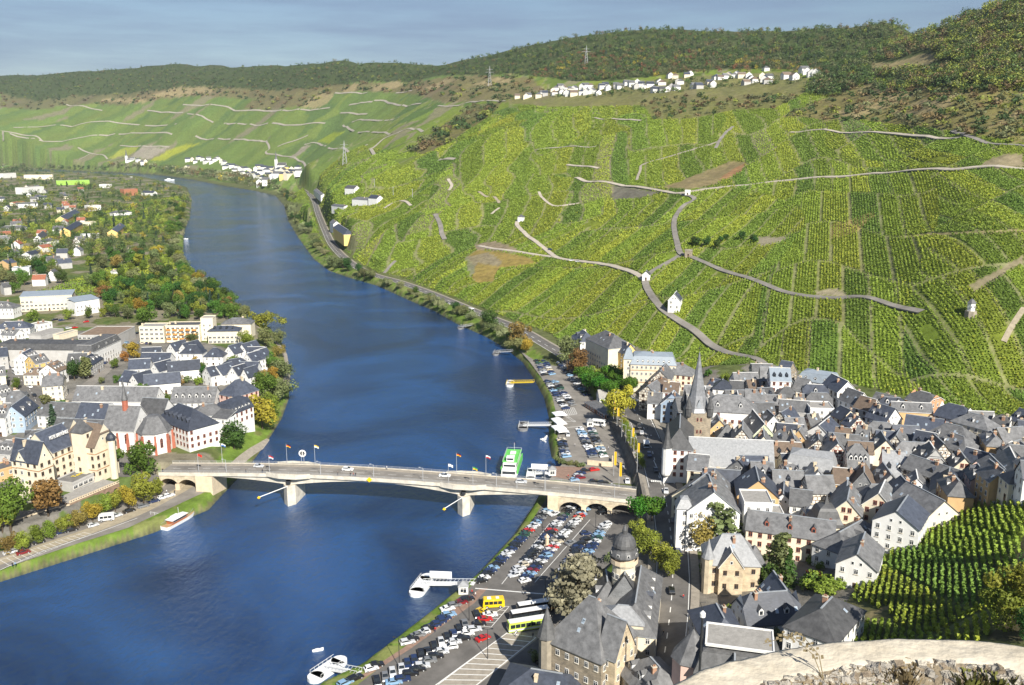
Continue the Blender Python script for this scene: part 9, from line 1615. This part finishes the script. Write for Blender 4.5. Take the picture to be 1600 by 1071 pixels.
PPL = [('E', 90, 215, 6.6, 'dark', 'on the left end of the bridge', 1), ('E', 613, 225, 7, 'dark', 'on the bridge below the silver car', 0), ('E', 717, 218, 7, 'dark', 'on the bridge left of the first pier', 0), ('E', 1188, 243, 7.6, 'dark', 'on the bridge right of the round sign', 0), ('E', 1268, 243, 7.6, 'dark', 'leaning by the near railing in mid-bridge, left of three', 0), ('E', 1286, 243, 7.6, 'red', 'by the near railing in mid-bridge, middle of three', 0), ('E', 1300, 243, 7.6, 'dark', 'by the near railing in mid-bridge, right of three', 0), ('E', 1455, 205, 7.6, 'white', 'by the far railing of the bridge', 0), ('E', 172, 368, .1, 'dark', 'walking out of the left bridge arch', 0), ('E', 122, 365, .1, 'white', 'standing beside the left bridge arch', 0),
       ('D', 75, 942, .1, 'dark', 'walking on the left quay, left of two', 0), ('D', 92, 938, .1, 'blue', 'walking on the left quay, right of two', 0), ('O', 390, 655, .05, 'white', 'in white crossing the lane of the lower north park', 0), ('O', 775, 555, .05, 'dark', 'on the quay road beside the dark wall, upper', 0), ('O', 805, 620, .05, 'dark', 'on the quay road beside the dark wall, lower', 0), ('O', 870, 775, .05, 'dark', 'with a bicycle lane to himself on the quay road', 0), ('O', 740, 690, .05, 'white', 'beside the lower north block of cars', 0), ('O', 320, 985, .05, 'red', 'on the small quay behind the bridge', 0), ('O', 1150, 480, 5.6, 'dark', 'crossing the town street, upper', 0), ('O', 1185, 565, 5.6, 'white', 'crossing the town street, lower', 0), ('O', 1160, 310, 5.6, 'red', 'outside the houses at the promenade head', 0), ('O', 1200, 440, 5.6, 'white', 'on the town pavement opposite the promenade', 0), ('G', 1030, 275, .1, 'red', 'at the landing stage with name board, left of two', 0), ('G', 1052, 290, .1, 'white', 'at the landing stage with name board, right of two', 0), ('G', 1410, 548, .1, 'dark', 'beside the near end of the coach bays', 0), ('G', 1300, 540, .1, 'white', 'in front of the lime green coach', 0), ('G', 800, 512, .1, 'red', 'among the waterside cars', 0), ('H', 1005, 290, 5.6, 'red', 'on the pavement across from the domed tower', 0), ('H', 985, 575, 5.6, 'red', 'in red crossing the street above the villa', 0), ('H', 870, 785, 5.6, 'dark', 'on the pavement beside the court wing', 0)]
for i, (zz, x, y, z, c, where, k) in enumerate(PPL):
 p = at_z(*zp(zz, x, y), z)
 if zz == 'E' and z > 5:
  u = zp(zz, x, y)[0]; q = BR['world'](BR['sp'](u), 1.0 if y > 210 else 10.0); p = (q[0], q[1], q[2] + .17)
 o = bpy.data.objects.new('person', FIGS[i % 3]); link(o); o.location = p; o.rotation_euler = (0, 0, i * 1.7); o.material_slots[2].link = 'OBJECT'; o.material_slots[2].material = TOPS[c]
 tag(o, f"person with {c} top {where}".replace('with a bicycle lane to himself', 'walking'), 'person', 'people on the quays and streets')
# the castle wall at our feet
def castle_wall():
 z = 135.25; far = [(1035, 1075), (1060, 1062), (1100, 1045), (1150, 1031), (1200, 1018), (1250, 1009), (1300, 1003), (1400, 997), (1500, 998), (1570, 1003), (1600, 1009), (1680, 1032)]
 near = [(1080, 1120), (1130, 1095), (1180, 1078), (1215, 1064), (1255, 1055), (1300, 1046), (1350, 1040), (1400, 1036), (1500, 1036), (1550, 1042), (1590, 1055), (1640, 1090)]
 F_ = smooth_line([at_z(u, v, z)[:2] for u, v in far], 10); N_ = smooth_line([at_z(u, v, z)[:2] for u, v in near], 10); o0 = F_[0]
 r = empty('castle_wall', (*o0, z), 0, 'curved pale mortar-capped castle wall in the foreground with rubble inner side', 'wall'); b = MB(); nn = 10
 Wm = [F_ + (N_ - F_) * k / nn for k in range(nn + 1)]
 def zz(p, k): e = .0 if 0 < k < nn else -.015; return e + (float(fbm(np.array([p[0] * 3.5]), np.array([p[1] * 3.5]), 5)[0]) - .5) * .05 + (float(fbm(np.array([p[0] * 14]), np.array([p[1] * 14]), 8)[0]) - .5) * .006
 G = [[(p[0] - o0[0], p[1] - o0[1], zz(p, k)) for p in Wm[k]] for k in range(nn + 1)]
 for k in range(nn):
  for i in range(len(F_) - 1): b.poly([G[k][i + 1], G[k][i], G[k + 1][i], G[k + 1][i + 1]])
 for g, s in ((G[0], 1),):
  for i in range(len(F_) - 1): a, c = g[i], g[i + 1]; b.poly([a, c, (c[0], c[1] + .05, -.25), (a[0], a[1] + .05, -.25)])
 m = mat('weathered_mortar', (.47, .41, .31), .95, .14, 2.2, .15, bump=.35, bscale=7.0, col2=(.62, .56, .45), detail=9)
 b.build('mortar_cap', m, r, smooth=True, weld=True)
 q = MB()
 for i in range(len(F_) - 1):
  a, c = F_[i] - o0, F_[i + 1] - o0; q.poly([(a[0], a[1] + .04, -.22), (c[0], c[1] + .04, -.22), (c[0], c[1] + .04, -46), (a[0], a[1] + .04, -46)], 0, [(i * .3, 0), (i * .3 + .3, 0), (i * .3 + .3, 46), (i * .3, 46)])
 q.build('outer_face', WALLS['s'][0], r)
 st = MB(); rr = random.Random(4); n = len(N_)
 stones = MB()
 cols_n = 210
 for row in range(9):
  for j in range(cols_n):
   t = (j + rr.random() * .7) / cols_n * (n - 1); i = int(min(t, n - 2)); p = N_[i] + (N_[i + 1] - N_[i]) * (t - i) - o0; dn = (N_[i] - F_[i]) / np.linalg.norm(N_[i] - F_[i])
   c = Vector((p[0] + dn[0] * (row * .058 + rr.uniform(-.03, .03)), p[1] + dn[1] * (row * .058 + rr.uniform(-.03, .03)), -.03 - row * .042 + rr.uniform(-.03, .02))); s = rr.uniform(.014, .045)
   M = Matrix.Translation(c) @ Matrix.Rotation(rr.uniform(0, 6), 4, 'Z') @ Matrix.Rotation(rr.uniform(-.6, .6), 4, 'X') @ Matrix.Diagonal((s * rr.uniform(.8, 1.7), s, s * rr.uniform(.4, .8), 1))
   ph = [rr.uniform(.75, 1.1) for _ in range(8)]; P = [M @ Vector((x * ph[k], y * ph[(k + 3) % 8], zq)) for k, (x, y, zq) in enumerate([(-1, -1, -1), (1, -1, -1), (1, 1, -1), (-1, 1, -1), (-.8, -.7, 1), (.8, -.8, 1), (.7, .8, 1), (-.75, .75, 1)])]
   for f in ((0, 1, 5, 4), (1, 2, 6, 5), (2, 3, 7, 6), (3, 0, 4, 7), (4, 5, 6, 7)): stones.poly([P[k] for k in f], rr.choice((0, 0, 1, 2)))
 base = MB()
 for i in range(n - 1):
  a, c = N_[i] - o0, N_[i + 1] - o0; dn = (N_[i] - F_[i]) / np.linalg.norm(N_[i] - F_[i]); dm = (N_[i + 1] - F_[i + 1]) / np.linalg.norm(N_[i + 1] - F_[i + 1])
  base.poly([(c[0], c[1], -.01), (a[0], a[1], -.01), (a[0] + dn[0] * .75, a[1] + dn[1] * .75, -.55), (c[0] + dm[0] * .75, c[1] + dm[1] * .75, -.55)])
 base.build('rubble_bed', mat('earthy_mortar', (.21, .17, .115), .95, .3, 6.0, bump=.8, bscale=20), r)
 stones.build('rubble', [mat('rubble_grey', (.30, .275, .235), .9, .25, 6, bump=.6, bscale=30), mat('rubble_brown', (.22, .175, .125), .9, .25, 6, bump=.6, bscale=30), mat('rubble_pale', (.42, .38, .31), .9, .25, 6, bump=.6, bscale=30)], r)
 def weed(i, off, kind, label):
  p = N_[i] + (N_[i] - F_[i]) / np.linalg.norm(N_[i] - F_[i]) * off; x, y = p; zg = z - .04 - off * .7; e = empty('wall_weed', (x, y, zg), 0, label, 'weed', 'weeds on the castle wall'); b = MB(); rq = random.Random(i)
  if kind == 'dry':
   for k in range(2):
    pts = [(0, 0, 0), (-.05 - .05 * k, .05, .25), (-.2 - .1 * k, .1, .42), (-.42 - .12 * k, .12, .42 - .1 * k)]; P = [Vector(q) for q in pts]; b.tube(P, [.006, .005, .004, .002], 4)
    for s in range(22): t = .3 + .7 * s / 22; f = t * 3; a = P[int(min(f, 2))].lerp(P[int(min(f, 2)) + 1], f - int(min(f, 2))); w = .012; c = a + Vector((rq.uniform(-.03, .03), rq.uniform(-.03, .03), rq.uniform(-.03, .03))); b.poly([c + Vector((-w, 0, -w)), c + Vector((w, 0, -w)), c + Vector((w, 0, w)), c + Vector((-w, 0, w))], 0)
   b.build('stalk', mat('dry_stalk', (.20, .16, .09), .9, .2, 5), e)
  else:
   for s in range(90): a = rq.uniform(0, 6.28); q = rq.uniform(0, .14); hh = rq.uniform(.03, .13); c = Vector((math.cos(a) * q, math.sin(a) * q, 0)); t = c + Vector((math.cos(a) * .04, math.sin(a) * .04, hh)); w = Vector((-math.sin(a), math.cos(a), 0)) * .009; b.poly([c - w, c + w, t + w * 1.6, t - w * 1.2], 0)
   b.build('leaf_tuft', mat('weed_green', (.13, .135, .03) if kind == 'green' else (.19, .15, .07), .8, .35, 12) if kind == 'green' else mat('weed_brown', (.20, .15, .075), .8, .35, 12), e)
 weed(46, .06, 'dry', 'dry arching seed stalk growing from the foreground wall')
 for i, off, k, l in [(83, .14, 'green', 'green tuft of weed on the foreground rubble, right of centre'), (40, .16, 'brown', 'brown weed tuft on the foreground rubble, below the dry stalk'), (50, .22, 'brown', 'brown weed tuft near the middle of the foreground rubble'), (62, .25, 'green', 'low green tuft left of centre on the foreground rubble'), (72, .1, 'brown', 'small brown tuft close under the mortar cap'), (94, .12, 'green', 'green tuft near the right end of the foreground rubble'), (34, .3, 'green', 'yellowish tuft at the left of the foreground rubble')]: weed(i, off, k, l)
 gq = []; cq = []; rg = np.random.default_rng(3)
 for k in range(60):
  i = rg.integers(2, n - 2); off = rg.uniform(.02, .5); p = N_[i] + (N_[i] - F_[i]) / np.linalg.norm(N_[i] - F_[i]) * off; nb = 45
  a = rg.uniform(0, 6.28, nb); q = rg.uniform(0, .09, nb); hh = rg.uniform(.02, .09, nb); c = np.stack([p[0] + np.cos(a) * q, p[1] + np.sin(a) * q, np.full(nb, z - .05 - off * .72)], 1); t = c + np.stack([np.cos(a) * .03, np.sin(a) * .03, hh], 1); w = np.stack([-np.sin(a), np.cos(a), a * 0], 1) * .006
  gq.append(np.stack([c - w, c + w, t + w * .8, t - w * .8], 1)); cq.append(np.repeat([[(.13, .13, .035), (.22, .17, .085), (.16, .13, .06)][k % 3]], nb, 0))
 o = link(bpy.data.objects.new('dry_grass', quads_mesh('dry_grass', np.concatenate(gq), LEAFT, np.concatenate(cq)))); tag(o, kind='stuff')
castle_wall()
def lamp_mast():
 x, y, z = at_Y(1093, 1052, 168); g = H(x, y); x2, y2, z2 = at_Y(1089, 965, 168); r = empty('lamp_mast', (x, y, g), 0, 'tall black lamp mast rising behind the left end of the castle wall', 'lamp mast'); t = z2 - g; b = MB(); b.tube([(0, 0, -1), (0, 0, t)], [.32, .22], 8); b.build('mast', DARKM, r); q = MB(); q.lathe([(.3, t), (.62, t + .2), (.62, t + 1.0), (.35, t + 1.3), (.05, t + 1.6)], 10); q.build('lamp_head', TRIMW, r); w = MB(); w.tube([(0, 0, t + 1.5), (-.6, 0, t + 3.4), (.5, 0, t + 3.5)], .07, 5); w.build('bracket', DARKM, r)
lamp_mast()
# valley haze
def haze():
 top = max(float(_gz.max()) + 30, 300); b = MB(); b.box(-5350, -260, -9.2, 5350, 6400, top); o = b.build('haze', []); m = bpy.data.materials.new('valley_haze'); m.use_nodes = True; nt = m.node_tree; nt.nodes.clear(); out = nt.nodes.new('ShaderNodeOutputMaterial'); v = nt.nodes.new('ShaderNodeVolumePrincipled'); v.inputs['Color'].default_value = (.80, .89, 1, 1); v.inputs['Density'].default_value = HAZE; v.inputs['Anisotropy'].default_value = .2; nt.links.new(v.outputs[0], out.inputs['Volume']); o.data.materials.clear(); o.data.materials.append(m); tag(o, kind='stuff')
HAZE = 0.000035
haze()
